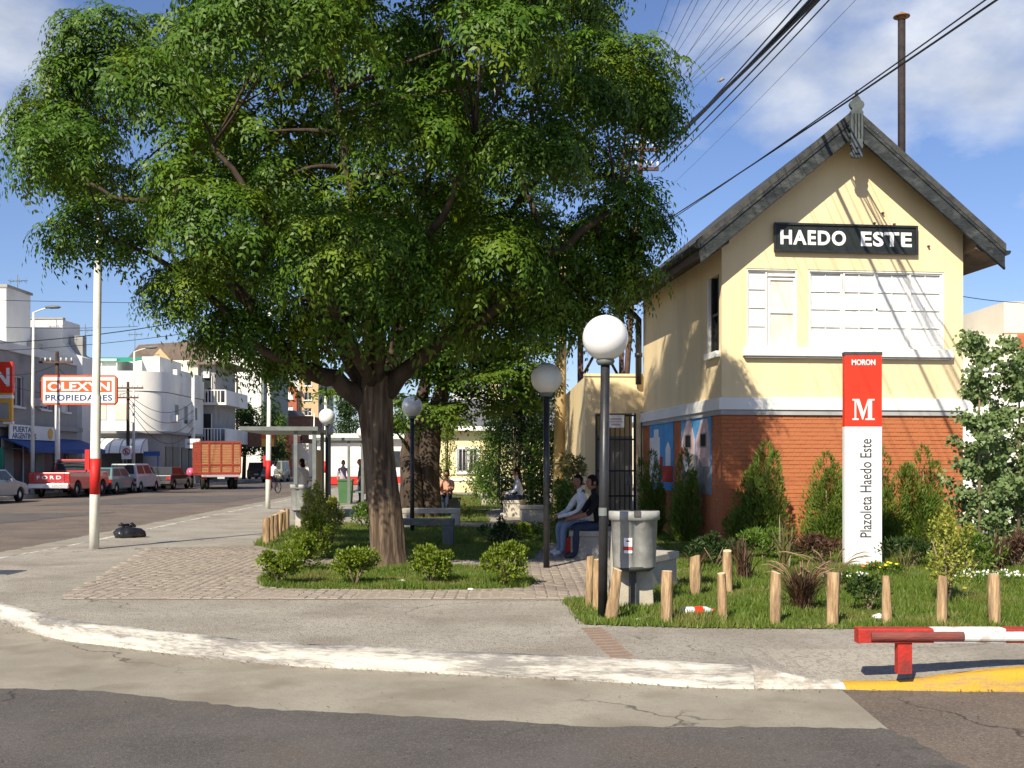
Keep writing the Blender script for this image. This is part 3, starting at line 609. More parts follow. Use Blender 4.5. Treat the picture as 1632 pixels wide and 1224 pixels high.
# brick base: joint plane, then each brick
base = MB(); base.quad((0.006, 0.006, -0.1), (BW - 0.006, 0.006, -0.1), (BW - 0.006, 0.006, 2.44), (0.006, 0.006, 2.44)); base.quad((0.006, 0.006, -0.1), (0.006, BL, -0.1), (0.006, BL, 2.44), (0.006, 0.006, 2.44))
bo = base.build('brick_base', 'brickjoint', cab, fix=False)
bl_, bh = 0.225, 0.0745; cells = []
rows = int(2.42 / bh)
for j in range(rows):
    z = 2.40 - (j + 0.5) * bh
    if z < 0.05: break
    off = -bl_ / 2 if j % 2 else 0
    x = off
    while x < BW - 0.01:
        a0, a1 = max(x, 0), min(x + bl_, BW)
        if a1 - a0 > 0.05: cells.append((z, a0, a1))
        x += bl_
front = []
def brick_geo(b, x0, x1, z, y=0.0):
    g = 0.0035; d = random.uniform(-0.004, 0.001); z0, z1 = z - bh / 2 + g + random.uniform(-.002, .002), z + bh / 2 - g; x0 += g; x1 -= g
    b.add([(x0, 0.02, z0), (x1, 0.02, z0), (x1, 0.02, z1), (x0, 0.02, z1), (x0 + .004, d, z0 + .004), (x1 - .004, d, z0 + .004), (x1 - .004, d, z1 - .004), (x0 + .004, d, z1 - .004)],
          [(4, 5, 6, 7), (0, 1, 5, 4), (1, 2, 6, 5), (2, 3, 7, 6), (3, 0, 4, 7)])
full = MB(); brick_geo(full, -bl_ / 2, bl_ / 2, 0); rest = MB(); cnt = 0; bp0 = None
for z, a0, a1 in cells:
    if cnt < 296 and a1 - a0 > bl_ - 0.01:
        if bp0 is None: o = bp0 = full.build('brick', 'brickpaint', bo, fix=False)
        else: o = bp0.copy(); COL.objects.link(o); o.parent = bo
        o.location = ((a0 + a1) / 2, random.uniform(-0.004, 0.001), z); o.rotation_euler = (random.uniform(-.012, .012), 0, random.uniform(-.012, .012)); cnt += 1
    else: brick_geo(rest, a0, a1, z)
k0 = len(rest.v)
for j in range(rows):                    # left side wall bricks
    z = 2.40 - (j + 0.5) * bh
    if z < 0.05: break
    x = -bl_ / 2 if j % 2 else 0
    while x < BL:
        a0, a1 = max(x, 0), min(x + bl_, BL); x += bl_
        if a1 - a0 < 0.05 or (j > 1 and j < 19 and (0.62 < a0 < 2.6 or 3.35 < a0 < 5.4) and False): continue
        g = 0.005; d = random.uniform(-0.004, 0.003)
        rest.add([(0.02, a0 + g, z - bh / 2 + g), (0.02, a1 - g, z - bh / 2 + g), (0.02, a1 - g, z + bh / 2 - g), (0.02, a0 + g, z + bh / 2 - g),
                  (d, a0 + g, z - bh / 2 + g), (d, a1 - g, z - bh / 2 + g), (d, a1 - g, z + bh / 2 - g), (d, a0 + g, z + bh / 2 - g)],
                 [(4, 7, 6, 5), (0, 4, 5, 1), (1, 5, 6, 2), (2, 6, 7, 3), (3, 7, 4, 0)])
o = rest.build('brickwork', 'brickpaint', bo, fix=False); o['kind'] = 'stuff'
# string course
b = MB(); b.box(-0.07, BW + 0.07, -0.075, 0, 2.50, 2.72); b.box(-0.075, 0, 0.0, BL, 2.50, 2.72); cb = b.build('string_course', 'white', cab, bevel=0.008)
b = MB(); b.box(-0.03, BW + 0.03, -0.045, 0, 2.41, 2.498); b.box(-0.045, 0, 0.0, BL, 2.41, 2.498); b.build('band', 'grey_band', cb)
# front windows: white painted glass in sashes
wl = MB().box(0.46, 1.41, 0.10, 0.12, 3.64, 5.06).build('window', 'white', cab); wr = MB().box(1.62, 4.22, 0.10, 0.12, 3.64, 5.06).build('window', 'white', cab)
def frame(b, u0, u1, z0, z1, t, y0, y1): b.box(u0, u0 + t, y0, y1, z0, z1); b.box(u1 - t, u1, y0, y1, z0, z1); b.box(u0 + t, u1 - t, y0, y1, z1 - t, z1); b.box(u0 + t, u1 - t, y0, y1, z0, z0 + t)
b = MB(); frame(b, 1.621, 4.219, 3.641, 5.059, 0.029, 0.012, 0.10); b.build('frame', 'white', wr)
b = MB(); frame(b, 0.461, 1.409, 3.641, 5.059, 0.024, 0.012, 0.10); b.build('frame', 'white', wl)
SW = (4.19 - 1.65) / 4; sash = MB(); panes = []
for s in range(4):
    u0, u1 = 1.65 + s * SW + 0.004, 1.65 + (s + 1) * SW - 0.004; dy = 0.0 if s % 2 else 0.012
    frame(sash, u0, u1, 3.672, 5.035, 0.033, 0.035 + dy, 0.075 + dy)
    um = (u0 + u1) / 2; sash.box(um - 0.008, um + 0.008, 0.052 + dy, 0.07 + dy, 3.7, 5.0)
    for r in range(1, 4): zz = 3.705 + r * (5.0 - 3.705) / 4; sash.box(u0 + 0.033, u1 - 0.033, 0.05 + dy, 0.07 + dy, zz - 0.008, zz + 0.008)
    for r in range(4):
        for c_ in range(2):
            za = 3.705 + r * (5.0 - 3.705) / 4 + 0.008; ua = (u0 + 0.033 if c_ == 0 else um + 0.008); ub = (um - 0.008 if c_ == 0 else u1 - 0.033)
            panes.append((ua, ub, za, za + (5.0 - 3.705) / 4 - 0.016, 0.072 + dy))
sash.build('sash', 'white', wr)
for ua, ub, za, zb, y in panes: MB().box(ua, ub, y + random.uniform(-.002, .003), y + 0.02, za, zb).build('pane', 'white_pane', wr)
MB().tube([(2.93, 0.06, 4.36), (2.93, 0.03, 4.36)], 0.018, 8).build('hole', 'dark', wr)
sash = MB(); frame(sash, 0.875, 1.385, 3.665, 4.90, 0.04, 0.03, 0.075); sash.box(0.915, 1.345, 0.03, 0.075, 4.26, 4.31); sash.box(0.875, 1.385, 0.02, 0.09, 4.93, 4.98)
frame(sash, 0.485, 0.86, 3.665, 5.035, 0.03, 0.045, 0.08)
for r in range(1, 4): zz = 3.69 + r * 0.335; sash.box(0.515, 0.83, 0.05, 0.078, zz - 0.007, zz + 0.007)
sash.build('sash', 'white', wl)
for r in range(4): MB().box(0.515, 0.83, 0.072, 0.092, 3.695 + r * 0.335 + 0.008, 3.695 + (r + 1) * 0.335 - 0.008).build('pane', 'white_pane', wl)
for a, c_ in ((3.705, 4.26), (4.31, 4.86)): MB().box(0.915, 1.345, 0.055, 0.09, a, c_).build('pane', 'board_cream', wl)
b = MB(); b.box(0.38, 4.34, -0.12, 0.0, 3.47, 3.62); si = b.build('window_sill', 'white', cab, bevel=0.01)
MB().box(0.42, 4.30, -0.09, 0.0, 3.44, 3.47).build('drip', 'grey_band', si)
# side window
sw = MB().box(0.10, 0.14, 0.16, 0.74, 3.58, 4.98).build('window', 'dark', cab); b = MB(); b.box(0.0, 0.10, 0.16, 0.22, 3.58, 4.98); b.box(0.02, 0.1, 0.66, 0.74, 3.58, 4.98); b.box(0.03, 0.09, 0.22, 0.66, 4.25, 4.3); b.build('frame', 'black', sw)
MB().box(-0.09, 0.04, 0.08, 0.84, 3.46, 3.575).build('window_sill', 'white', cab, bevel=0.008)
MB().box(-0.03, 0.02, 0.72, 0.80, 3.575, 4.98).build('shutter_edge', 'white', cab)
# roof
ov = 0.45; rb = MB(); t = 0.13
for s in (-1, 1):
    ue = BW / 2 + s * (BW / 2 + 0.52); ze = AP - (BW / 2 + 0.52) * SL
    rb.prism([(BW / 2, AP), (ue, ze), (ue, ze - t), (BW / 2, AP - t)], -ov, BL + 0.4)
ro = rb.build('roof', 'roof', cab)
b = MB()
for s in (-1, 1):      # weathered verge on the roof edge, with a step where each length ends
    ue = BW / 2 + s * (BW / 2 + 0.54)
    def pt(f, dz, s=s, ue=ue): u = BW / 2 + (ue - BW / 2) * f; return (u, AP - abs(u - BW / 2) * SL + dz)
    for k in range(4):
        f0, f1 = k / 4 + 0.0005, (k + 1) / 4 - 0.0005; d = 0.0
        b.prism([pt(f0, 0.03 + d), pt(f1, 0.03 + d), pt(f1, -0.10), pt(f0, -0.10)], -ov - 0.06 - d, -ov + 0.25)
b.build('verge', 'roof', ro)
for s in (-1, 1):
    ue = BW / 2 + s * (BW / 2 + 0.53); b = MB()
    def pt(f, dz, ue=ue): u = BW / 2 + (ue - BW / 2) * f; return (u, AP - abs(u - BW / 2) * SL + dz)
    b.prism([pt(0, -0.10), pt(1, -0.10), pt(1, -0.44), pt(0, -0.46)], -ov - 0.035, -ov + 0.01)
    b.prism([pt(0, -0.103), pt(1, -0.103), pt(1, -0.17), pt(0, -0.17)], -ov - 0.055, -ov - 0.035)
    b.prism([pt(0, -0.39), pt(1, -0.39), pt(1, -0.435), pt(0, -0.455)], -ov - 0.048, -ov - 0.035)
    b.build('barge_board', 'barge', ro, bevel=0.005)
    # eave box and soffit
    u0 = 0 if s < 0 else BW; b = MB(); zt = rz(u0)
    b.prism([(u0, zt - 0.14), (ue, AP - abs(ue - BW / 2) * SL - 0.12), (ue, AP - abs(ue - BW / 2) * SL - 0.30), (u0, zt - 0.50)], -ov + 0.02, BL + 0.38)
    b.build('soffit', 'soffit', ro)
    gx = ue + s * 0.05; gz = AP - abs(ue - BW / 2) * SL - 0.1
    pr = [(0.075 * math.cos(a), 0.075 * math.sin(a)) for a in np.linspace(math.pi, 2 * math.pi, 8)]
    b = MB(); b.prism([(gx + x, gz + z) for x, z in pr] + [(gx + 0.065, gz + .01), (gx - 0.065, gz + .01)], -ov - 0.02, BL + 0.4); b.build('gutter', 'barge', ro)
# carved finial board at the gable peak
prof = [(0.055, 0.0), (0.10, 0.02), (0.115, 0.07), (0.10, 0.12), (0.075, 0.14), (0.10, 0.17), (0.115, 0.22), (0.10, 0.27), (0.115, 0.30), (0.115, 0.82), (0.085, 0.86), (0.12, 0.90), (0.135, 0.95), (0.115, 1.0), (0.075, 1.02), (0.05, 1.07), (0.0, 1.12)]
fz = 6.95; fo = MB(); poly = [(BW / 2 + x, fz + z) for x, z in prof] + [(BW / 2 - x, fz + z) for x, z in reversed(prof[:-1])]
fo.prism(poly, -ov - 0.12, -ov - 0.045); fi = fo.build('finial', 'finial', ro, bevel=0.006)
b = MB()
for dx in (-0.06, 0, 0.06): b.box(BW / 2 + dx - 0.008, BW / 2 + dx + 0.008, -ov - 0.127, -ov - 0.12, fz + 0.34, fz + 0.78)
b.box(BW / 2 - 0.045, BW / 2 + 0.045, -ov - 0.126, -ov - 0.12, fz + 0.055, fz + 0.085); b.tube([(BW / 2, -ov - 0.119, fz + .17), (BW / 2, -ov - 0.127, fz + .17)], 0.022, 8); b.build('groove', 'dark', fi)
MB().tube([(BW / 2, -ov - 0.1, fz + 1.12), (BW / 2, -ov - 0.1, fz + 1.2)], [0.04, 0.015], 6).build('spike', 'finial', fi)
# downpipe at the far left corner
dp = P(1027, 486, 25.0); b = MB()
b.tube([(-0.14, BL - 0.12, 3.4), (-0.14, BL - 0.12, 4.95), (-0.25, BL - 0.12, 5.05), (-0.5, BL - 0.12, 5.25)], 0.075, 10); b.tube([(-0.14, BL - .12, 4.05), (-0.14, BL - .12, 4.15)], 0.095, 10); b.build('downpipe', 'black', cab)
# small iron pegs on the gable
for u, z in ((3.02, 6.12), (2.86, 5.93), (3.24, 5.92), (3.57, 5.52), (3.9, 5.53)): MB().tube([(u, 0.01, z), (u, -0.05, z - 0.01)], 0.022, 6).build('peg', 'rust', cab)
# name board
nb_ = T('station_name_board', 'long black board reading HAEDO ESTE on the cabin gable', 'sign'); nb_.parent = None
Mc = Matrix.Translation((3.78, 19.0, 0)) @ Matrix.Rotation(A, 4, 'Z')
nb_.location = Mc @ Vector((2.31, -0.02, 5.62)); nb_.rotation_euler = (0, 0, A)
MB().box(-1.345, 1.345, -0.04, 0.02, -0.25, 0.25).build('board', 'board_black', nb_, bevel=0.004)
b = MB(); frame(b, -1.36, 1.36, -0.265, 0.265, 0.04, -0.065, -0.035); b.build('frame', 'black', nb_, bevel=0.004)
lettering('lettering', 'HAEDO', 1.23, 0.27, 'sign_white', nb_, (-0.625, -0.042, 0.005), bold=0.035, space=1.15); lettering('lettering', 'ESTE', 0.97, 0.27, 'sign_white', nb_, (0.76, -0.042, 0.005), bold=0.035, space=1.12)
# murals painted on panels along the left wall (own coordinates along the wall)
def mural(label, v0, v1, z0, z1, shapes):
    t_ = T('mural', label, 'mural'); t_.location = Mc @ Vector((-0.006, v0, z0)); t_.rotation_euler = (0, 0, A)
    Lm = v1 - v0; Hm = z1 - z0
    MB().box(-0.012, 0.008, 0, Lm, 0, Hm).build('ground_coat', 'blue_mural', t_)
    for i, (m, poly) in enumerate(shapes):
        MB().prism([(y * Lm, z * Hm) for y, z in poly], -0.013 - 0.0012 * (i + 1), -0.012, axis='x').build('painted_shape', m, t_)
rect = lambda a, b_, c, d: [(a, c), (b_, c), (b_, d), (a, d)]
mural('mural of two gabled pink houses with dark windows, nearest the front corner', 0.62, 2.7, 0.95, 2.41,
      [('mural_grey', rect(0, 1, 0, 0.36)), ('mural_pink', [(0.02, .36), (.48, .36), (.48, .72), (.28, .98), (.1, .98), (.02, .7)]), ('mural_pink', [(.52, .36), (.97, .36), (.97, .72), (.8, 1), (.66, 1), (.52, .72)]),
       ('mural_grey', rect(.12, .34, .6, .8)), ('mural_grey', rect(.62, .86, .6, .8)), ('dark', rect(.15, .31, .62, .78)), ('dark', rect(.65, .83, .62, .78)), ('mural_grey', [(.2, .3), (.55, .35), (.8, .2), (.75, .55), (.4, .5)]), ('white', [(.7, .25), (.85, .3), (.9, .45), (.75, .4)]), ('mural_red', rect(.93, 1, .3, .62))])
mural('mural of white towers under a blue sky, farther along the side wall', 3.35, 5.45, 0.95, 2.41,
      [('white', rect(.55, 1, .1, .8)), ('white', [(.1, .3), (.3, .3), (.3, .62), (.2, .72), (.1, .62)]), ('mural_red', rect(.0, .45, .12, .36)), ('mural_red', rect(.42, .55, .3, .5)), ('white', rect(.6, .8, .8, .92)), ('mural_grey', rect(.82, .9, .12, .24)), ('mural_grey', rect(.66, .74, .12, .24))])

# annex with the barred gate
ax0 = Vector((1.74, 25.05, 0)); ax1 = Mc @ Vector((0.0, BL - 0.02, 0)); ang = math.atan2(ax1.y - ax0.y, ax1.x - ax0.x); AL = (ax1 - ax0).length
an = T('annex_wall', 'lower yellow annex wall with a gate opening beside the cabin', 'building', ax0, ang)
gt = (0.24, 1.23, 0.0, 2.72); b = MB()
wall_panel(b, 0, AL, 0, 3.6, [gt], ff, 0, 0.3)
sidev = Vector((1.56 - 1.74, 35.5 - 25.05, 0)); c_, s_ = math.cos(-ang), math.sin(-ang); sv = Vector((sidev.x * c_ - sidev.y * s_, sidev.x * s_ + sidev.y * c_, 0))
b.quad((0, 0, 0), (sv.x, sv.y, 0), (sv.x, sv.y, 3.6), (0, 0, 3.6)); b.quad((0, 0, 3.6), (AL, 0, 3.6), (AL, 10, 3.6), (sv.x, sv.y, 3.6))
b.build('wall', 'yellow', an, fix=False)
MB().box(-0.03, AL, -0.03, 0.12, 3.598, 3.66).build('coping', 'yellow', an)
dk = MB(); dk.box(0.2, 1.3, 0.9, 0.95, 0, 2.2); dk.build('inner_door', 'b_grey', an); MB().box(0.2, 1.3, 0.95, 1.0, 2.2, 2.75).build('inner_wall', 'yellow', an)
mg = T('iron_gate', 'black barred iron gate in the yellow annex wall', 'gate', ax0, ang)
b = MB(); frame(b, 0.25, 1.22, 0.03, 2.70, 0.05, 0.03, 0.07); b.build('gate_frame', 'black', mg)
for k in range(7): x = 0.37 + k * 0.118; MB().tube([(x, 0.05, 0.06), (x, 0.05, 2.66)], 0.014, 6).build('bar', 'black', mg)
for z in (0.75, 1.35, 2.1): MB().box(0.3, 1.17, 0.035, 0.065, z - 0.02, z + 0.02).build('rail', 'black', mg)
b = MB(); b.box(1.0, 1.14, 0.0, 0.05, 1.0, 1.25); b.build('lock_box', 'steel_grey', mg); MB().tube([(1.34, -0.05, 1.0), (1.34, -0.05, 2.75)], 0.012, 6).build('drop_bolt', 'black', mg)
pq = T('notice_plaque', 'small white notice plaque above the barred gate', 'sign', ax0, ang)
MB().box(0.52, 0.93, -0.035, -0.015, 2.38, 2.68).build('plate', 'sign_white', pq); 
b = MB(); b.box(0.58, 0.87, -0.037, -0.035, 2.565, 2.60); b.box(0.56, 0.89, -0.037, -0.035, 2.51, 2.53); b.box(0.62, 0.84, -0.037, -0.035, 2.43, 2.47); b.build('lettering', 'mural_pink', pq)
# iron chimney pipe behind the roof ridge
cp = Mc @ Vector((4.38, 2.0, 0)); ch = T('chimney_pipe', 'tall rusty iron stove pipe rising behind the gable roof', 'chimney', cp)
Yc = cp.y; zt = H + (HOR - 32) / F * Yc; zb = 5.6
MB().tube([(0, 0, zb), (0, 0, zt)], 0.076, 12).build('pipe', 'pipe', ch)
b = MB(); b.lathe([(0.0, 0.13), (0.04, 0.10), (0.165, 0.03), (0.165, 0.01), (0.0, 0.04)], (0, 0, zt + 0.05), 14); b.tube([(0.06, 0, zt - .02), (0.08, 0, zt + .07)], 0.01, 4); b.tube([(-0.06, 0, zt - .02), (-0.08, 0, zt + .07)], 0.01, 4); b.build('cap', 'rust_cap', ch)

# totem sign
tb = G(1374, 903); to = T('totem_sign', 'tall red and white slab sign lettered M before the brick base', 'sign', tb, 0.0)
W2, HT = 0.275, 3.19; zr = 2.08
MB().box(-W2, W2, -0.06, 0.06, -0.05, zr).build('white_panel', 'sign_white', to, bevel=0.004); MB().box(-W2, W2, -0.061, 0.061, zr, HT - 0.05).build('red_panel', 'sign_red', to, bevel=0.004); MB().box(-W2 - .005, W2 + .005, -0.065, 0.065, HT - 0.05, HT).build('cap', 'ink', to)
lettering('lettering', 'MORON', 0.35, 0.085, 'sign_white', to, (-0.0, -0.062, HT - 0.155), bold=0.025)
lettering('lettering', 'Plazoleta Haedo Este', 1.46, 0.17, 'ink', to, (0.035, -0.061, 1.17), rot=(R(90), R(-90), 0), bold=0.006)
b = MB(); z0 = zr + 0.10; s = 0.31; x0 = -0.165
def mp_(pts): return [(x0 + x * 0.33, z0 + z * s) for x, z in pts]
y0, y1 = -0.0645, -0.06
for pts in ([(0, 0), (.28, 0), (.28, .07), (0, .07)], [(.58, 0), (1, 0), (1, .07), (.58, .07)], [(0, .93), (.3, .93), (.3, 1), (0, 1)], [(.72, .93), (1, .93), (1, 1), (.72, 1)],
            [(.10, .07), (.17, .07), (.17, .93), (.10, .93)], [(.70, .07), (.88, .07), (.88, .93), (.70, .93)]): b.prism(mp_(pts), y0, y1)
b.prism(mp_([(.17, .93), (.31, 1), (.50, .36), (.44, .02)]), y0 - .0006, y1); b.prism(mp_([(.44, .02), (.50, .36), (.70, .999), (.70, .80), (.48, .02)]), y0 - .0004, y1)
b.build('lettering', 'sign_white', to)

# ================================================================== VEGETATION
def spray_template(nleaf, pairs, Lr, ll, wl, r):
    """a twig tip: pinnate leaves radiating and arching down"""
    P0, D, N, LL, WW = [], [], [], [], []
    for i in range(nleaf):
        az = 2 * math.pi * (i + r.uniform(-.3, .3)) / nleaf; el = r.uniform(0.05, 0.75); Lx = Lr * r.uniform(.75, 1.2); droop = r.uniform(0.7, 1.5)
        h = np.array([math.cos(az), math.sin(az), 0]); side = np.array([-math.sin(az), math.cos(az), 0])
        for k in range(pairs + 1):
            t = (k + 0.6) / (pairs + 0.6)
            e = el - droop * t; p = h * Lx * t * math.cos(el * 0.7) + np.array([0, 0, Lx * (math.sin(el) * t - 0.55 * droop * t * t)])
            tang = h * math.cos(e) + np.array([0, 0, math.sin(e)])
            for s in ((-1, 1) if k < pairs else (0,)):
                d = tang * (0.55 if s else 1) + side * s * 0.85 + np.array([0, 0, -0.35]) + r.normal(0, .12, 3)
                n = np.array([0, 0, 1.0]) + h * 0.35 + r.normal(0, .25, 3)
                P0.append(p); D.append(d); N.append(n); LL.append(ll * r.uniform(.75, 1.2) * (1 - 0.25 * t)); WW.append(wl * r.uniform(.8, 1.2))
    V, Fc = leaves(np.array(P0), np.array(D), np.array(N), np.array(LL), np.array(WW)); return V, Fc
def place_sprays(temps, pts, outd, r, s0=.8, s1=1.2, full_axis=False):
    parts = []
    for i, (p, o) in enumerate(zip(pts, outd)):
        V, Fc = temps[i % len(temps)]; a = r.uniform(0, 2 * math.pi); s = r.uniform(s0, s1); ca, sa = math.cos(a), math.sin(a)
        W_ = np.stack([V[:, 0] * ca - V[:, 1] * sa, V[:, 0] * sa + V[:, 1] * ca, V[:, 2]], 1) * s
        if full_axis:        # turn the twig to face out of its lobe, then let it hang
            z_ = unit(np.array([o[0], o[1], o[2] * .7 + .85]) + r.normal(0, .3, 3)); x_ = unit(np.cross(np.array([.13, .97, .2]), z_)); y_ = np.cross(z_, x_)
            W_ = W_[:, :1] * x_ + W_[:, 1:2] * y_ + W_[:, 2:] * z_; W_[:, 2] -= .4 * (W_ ** 2).sum(1)
        else:                # lean the twig outward
            ho = np.array([o[0], o[1], 0]); W_ = W_ + np.outer(W_[:, 2] * 0.6, ho); W_[:, 2] -= 0.8 * (W_ @ ho) * np.linalg.norm(ho)
        parts.append((W_ + p, Fc))
    return merge(parts)
def bez(a, b, n=5, sag=0.0):
    a, b = Vector(a), Vector(b); m = a.lerp(b, 0.5) + Vector((random.uniform(-.15, .15), random.uniform(-.15, .15), sag)); return [a * (1 - t) ** 2 + m * 2 * t * (1 - t) + b * t * t for t in [i / (n - 1) for i in range(n)]]
def rough_trunk(pts, rad, n=54, seed=0):
    """trunk with ridged bark relief"""
    r = random.Random(seed); b = MB(); ph = [r.uniform(0, 6.28) for _ in range(8)]; pp = []; rr = []
    for i in range(len(pts) - 1):
        for k in range(8): t = k / 8; pp.append(Vector(pts[i]).lerp(Vector(pts[i + 1]), t)); rr.append(rad[i] * (1 - t) + rad[i + 1] * t)
    pp.append(Vector(pts[-1])); rr.append(rad[-1]); vs = []
    for i, p in enumerate(pp):
        for k in range(n):
            a = 2 * math.pi * k / n; z = p.z
            q = 1 + 0.05 * math.sin(3 * a + ph[0] + z * 0.7) + 0.035 * math.sin(5 * a + ph[1] - z) + 0.028 * math.sin(9 * a + ph[2] + 1.3 * math.sin(z * 1.3)) + 0.05 * (abs(math.sin(8.5 * a + ph[3] + .9 * math.sin(z * 1.9 + a * 2))) - .6) + 0.03 * abs(math.sin(13.5 * a + ph[4] + .7 * math.sin(z * 3.1))) + r.uniform(-.015, .015)
            vs.append((p.x + math.cos(a) * rr[i] * q, p.y + math.sin(a) * rr[i] * q, p.z))
    b.add(vs, [(i * n + k, i * n + (k + 1) % n, (i + 1) * n + (k + 1) % n, (i + 1) * n + k) for i in range(len(pp) - 1) for k in range(n)], 0, True); return b

# ---- the big tree
r1 = np.random.default_rng(5); D0 = 15.5
tree = T('paradise_tree', 'huge leafy tree with a thick ridged trunk, at the centre left', 'tree')
tr = [G(621, 905), P(619, 880, D0), P(616, 840, D0), P(609, 780, D0), P(602, 710, D0), P(598, 650, D0), P(602, 600, D0)]
tb_ = rough_trunk([Vector((tr[0].x, tr[0].y, -0.1))] + tr[1:], [0.285, 0.25, 0.238, 0.225, 0.215, 0.245, 0.20], seed=3)
lim = [[(592, 655, 15.5), (535, 607, 15.3), (470, 575, 15.0), (400, 490, 14.6), (330, 400, 14.2), (255, 345, 14)],
       [(596, 640, 15.5), (540, 545, 15.8), (480, 430, 16.2), (395, 320, 16.6), (300, 200, 16.8)],
       [(600, 620, 15.5), (582, 480, 15.2), (560, 330, 15.0), (540, 180, 14.9), (500, 20, 14.8)],
       [(604, 620, 15.5), (648, 470, 16), (668, 330, 16.8), (700, 180, 17.3), (700, 0, 17.5)],
       [(610, 630, 15.5), (680, 560, 15.2), (780, 500, 14.6), (880, 405, 14.2), (985, 330, 14)],
       [(606, 620, 15.5), (690, 480, 16.2), (780, 380, 16.8), (880, 260, 17.2), (985, 180, 17)],
       [(602, 620, 15.5), (620, 460, 14.3), (700, 350, 13.2), (760, 230, 12.6)],
       [(600, 620, 15.5), (520, 470, 13.8), (430, 350, 13), (340, 230, 12.7)],
       [(600, 625, 15.5), (580, 470, 17), (520, 330, 18.3), (450, 200, 19)],
       [(470, 575, 15.0), (420, 560, 14.6), (330, 470, 14.2), (230, 400, 13.8), (170, 380, 13.6)],
       [(330, 400, 14.2), (270, 330, 14.1), (180, 310, 14), (90, 260, 14)]]
lb3 = MB()
limb_pts = []
lr = [0.165, 0.125, 0.12, 0.12, 0.135, 0.11, 0.10, 0.105, 0.1, 0.075, 0.06]
for l, r0 in zip(lim, lr):
    pts = [P(*q) for q in l]; sp = []
    for i in range(len(pts) - 1):
        p0, p1, p2, p3 = pts[max(i - 1, 0)], pts[i], pts[i + 1], pts[min(i + 2, len(pts) - 1)]
        for k in range(5):
            t = k / 5; sp.append(0.5 * ((2 * p1) + (p2 - p0) * t + (2 * p0 - 5 * p1 + 4 * p2 - p3) * t * t + (3 * p1 - p0 - 3 * p2 + p3) * t ** 3) + Vector((random.gauss(0, .02), random.gauss(0, .02), random.gauss(0, .02))))
    sp.append(pts[-1]); n = len(sp); rad = [r0 * (1 - 0.78 * (i / (n - 1))) for i in range(n)]
    lb3.tube(sp, rad, 10, wob=0.06); limb_pts += [(p, rad[i]) for i, p in enumerate(sp) if i > 4]
sil = [(330, -30), (200, -20), (80, 35), (20, 130), (2, 195), (15, 275), (75, 325), (90, 350), (150, 390), (230, 385), (290, 450), (360, 490), (400, 530), (440, 590), (520, 570), (640, 560), (760, 535), (830, 580), (890, 540), (930, 500), (1000, 470), (1015, 425), (1040, 380), (1055, 325), (1035, 270), (1072, 215), (1080, 160), (1025, 105), (1000, 60), (1010, -30), (930, -230), (700, -360), (480, -330), (330, -170)]
lp = np.array([p for p, _ in limb_pts])
CC = np.array([-2.45, D0, 6.55]); CR = np.array([4.75, 4.5, 3.75])     # crown centre and half-axes
clumps = []; tries = 0
def wob(v): return 1 + .10 * math.sin(3.1 * v[0] + 1.7 * v[2] + .6) + .09 * math.sin(4.3 * v[1] - 2.2 * v[0] + 2.1) + .07 * math.sin(6.1 * v[2] + 2.9 * v[0])
def inside(c, rad):
    px, py = 816 + c[0] / c[1] * F, HOR - (c[2] - H) / c[1] * F; m_ = (rad * 1.0 + .12) * F / c[1]
    return inpoly(np.array([px + m_, px - m_, px, px + m_ * .7, px - m_ * .7]), np.array([py, py, py + m_ * .95, py - m_ * .7, py - m_ * .7]), sil).all()
# a few reaching boughs that break the outline, then lobes spaced over the crown's surface, then a thin inner layer
for q, rr in (((150, 368, 14.0), .5), ((225, 380, 14.2), .5), ((112, 235, 14.4), .6), ((122, 155, 14.6), .55), ((175, 80, 14.6), .65), ((130, 300, 15), .45), ((330, 455, 14.2), .65), ((400, 530, 14.8), .6), ((470, 555, 15.2), .55), ((1000, 165, 14.8), .62), ((1012, 205, 15.2), .5), ((980, 345, 14.4), .6), ((960, 410, 15), .58), ((850, 505, 14.8), .55), ((930, 475, 15), .62), ((960, 130, 14.4), .75)):
    clumps.append((np.array(P(*q)), rr, 0))
ca_ = np.zeros((900, 3)); cr_ = np.zeros(900); nc = len(clumps); ca_[:nc] = [q[0] for q in clumps]; cr_[:nc] = [q[1] for q in clumps]
while tries < 9000:
    tries += 1; v = unit(r1.normal(0, 1, 3))
    if v[2] < -.93: continue
    k = wob(v) * r1.uniform(.80, 1.0); c = CC + v * CR * k; rad = r1.uniform(.55, .98)
    if (np.linalg.norm((ca_[:nc] - c) * np.array([1, 1, 1.1]), axis=1) - .62 * (cr_[:nc] + rad)).min() < .56: continue
    if not inside(c, rad): continue
    clumps.append((c, rad, 0)); ca_[nc] = c; cr_[nc] = rad; nc += 1
tries = 0; nshell = len(clumps)
for q in ((420, 500, 15.6), (480, 520, 16.4), (540, 530, 14.7), (590, 500, 14.4), (650, 530, 14.6), (710, 510, 15.2), (770, 520, 15.8), (820, 500, 16.4), (880, 480, 16.6), (560, 480, 17), (640, 470, 17), (720, 450, 17), (800, 430, 17.4), (470, 470, 17), (400, 440, 16.8), (500, 460, 14.2), (690, 450, 14), (760, 460, 14.2), (850, 440, 14.6), (920, 400, 16.4), (520, 560, 16.2), (700, 530, 16.4), (780, 520, 16.4)):
    clumps.append((np.array(P(*q)), r1.uniform(.45, .62), 1))
while tries < 2500 and len(clumps) < nshell + 100:
    tries += 1; v = unit(r1.normal(0, 1, 3)); c = CC + v * CR * r1.uniform(.25, .62)
    if c[1] < D0 - 1.0 or c[2] < 3.7: continue
    if np.linalg.norm(np.array([q[0] for q in clumps]) - c, axis=1).min() < .8: continue
    clumps.append((c, r1.uniform(.45, .65), 1))
temps = [spray_template(6, 5, 0.36, 0.088, 0.031, r1) for _ in range(10)]
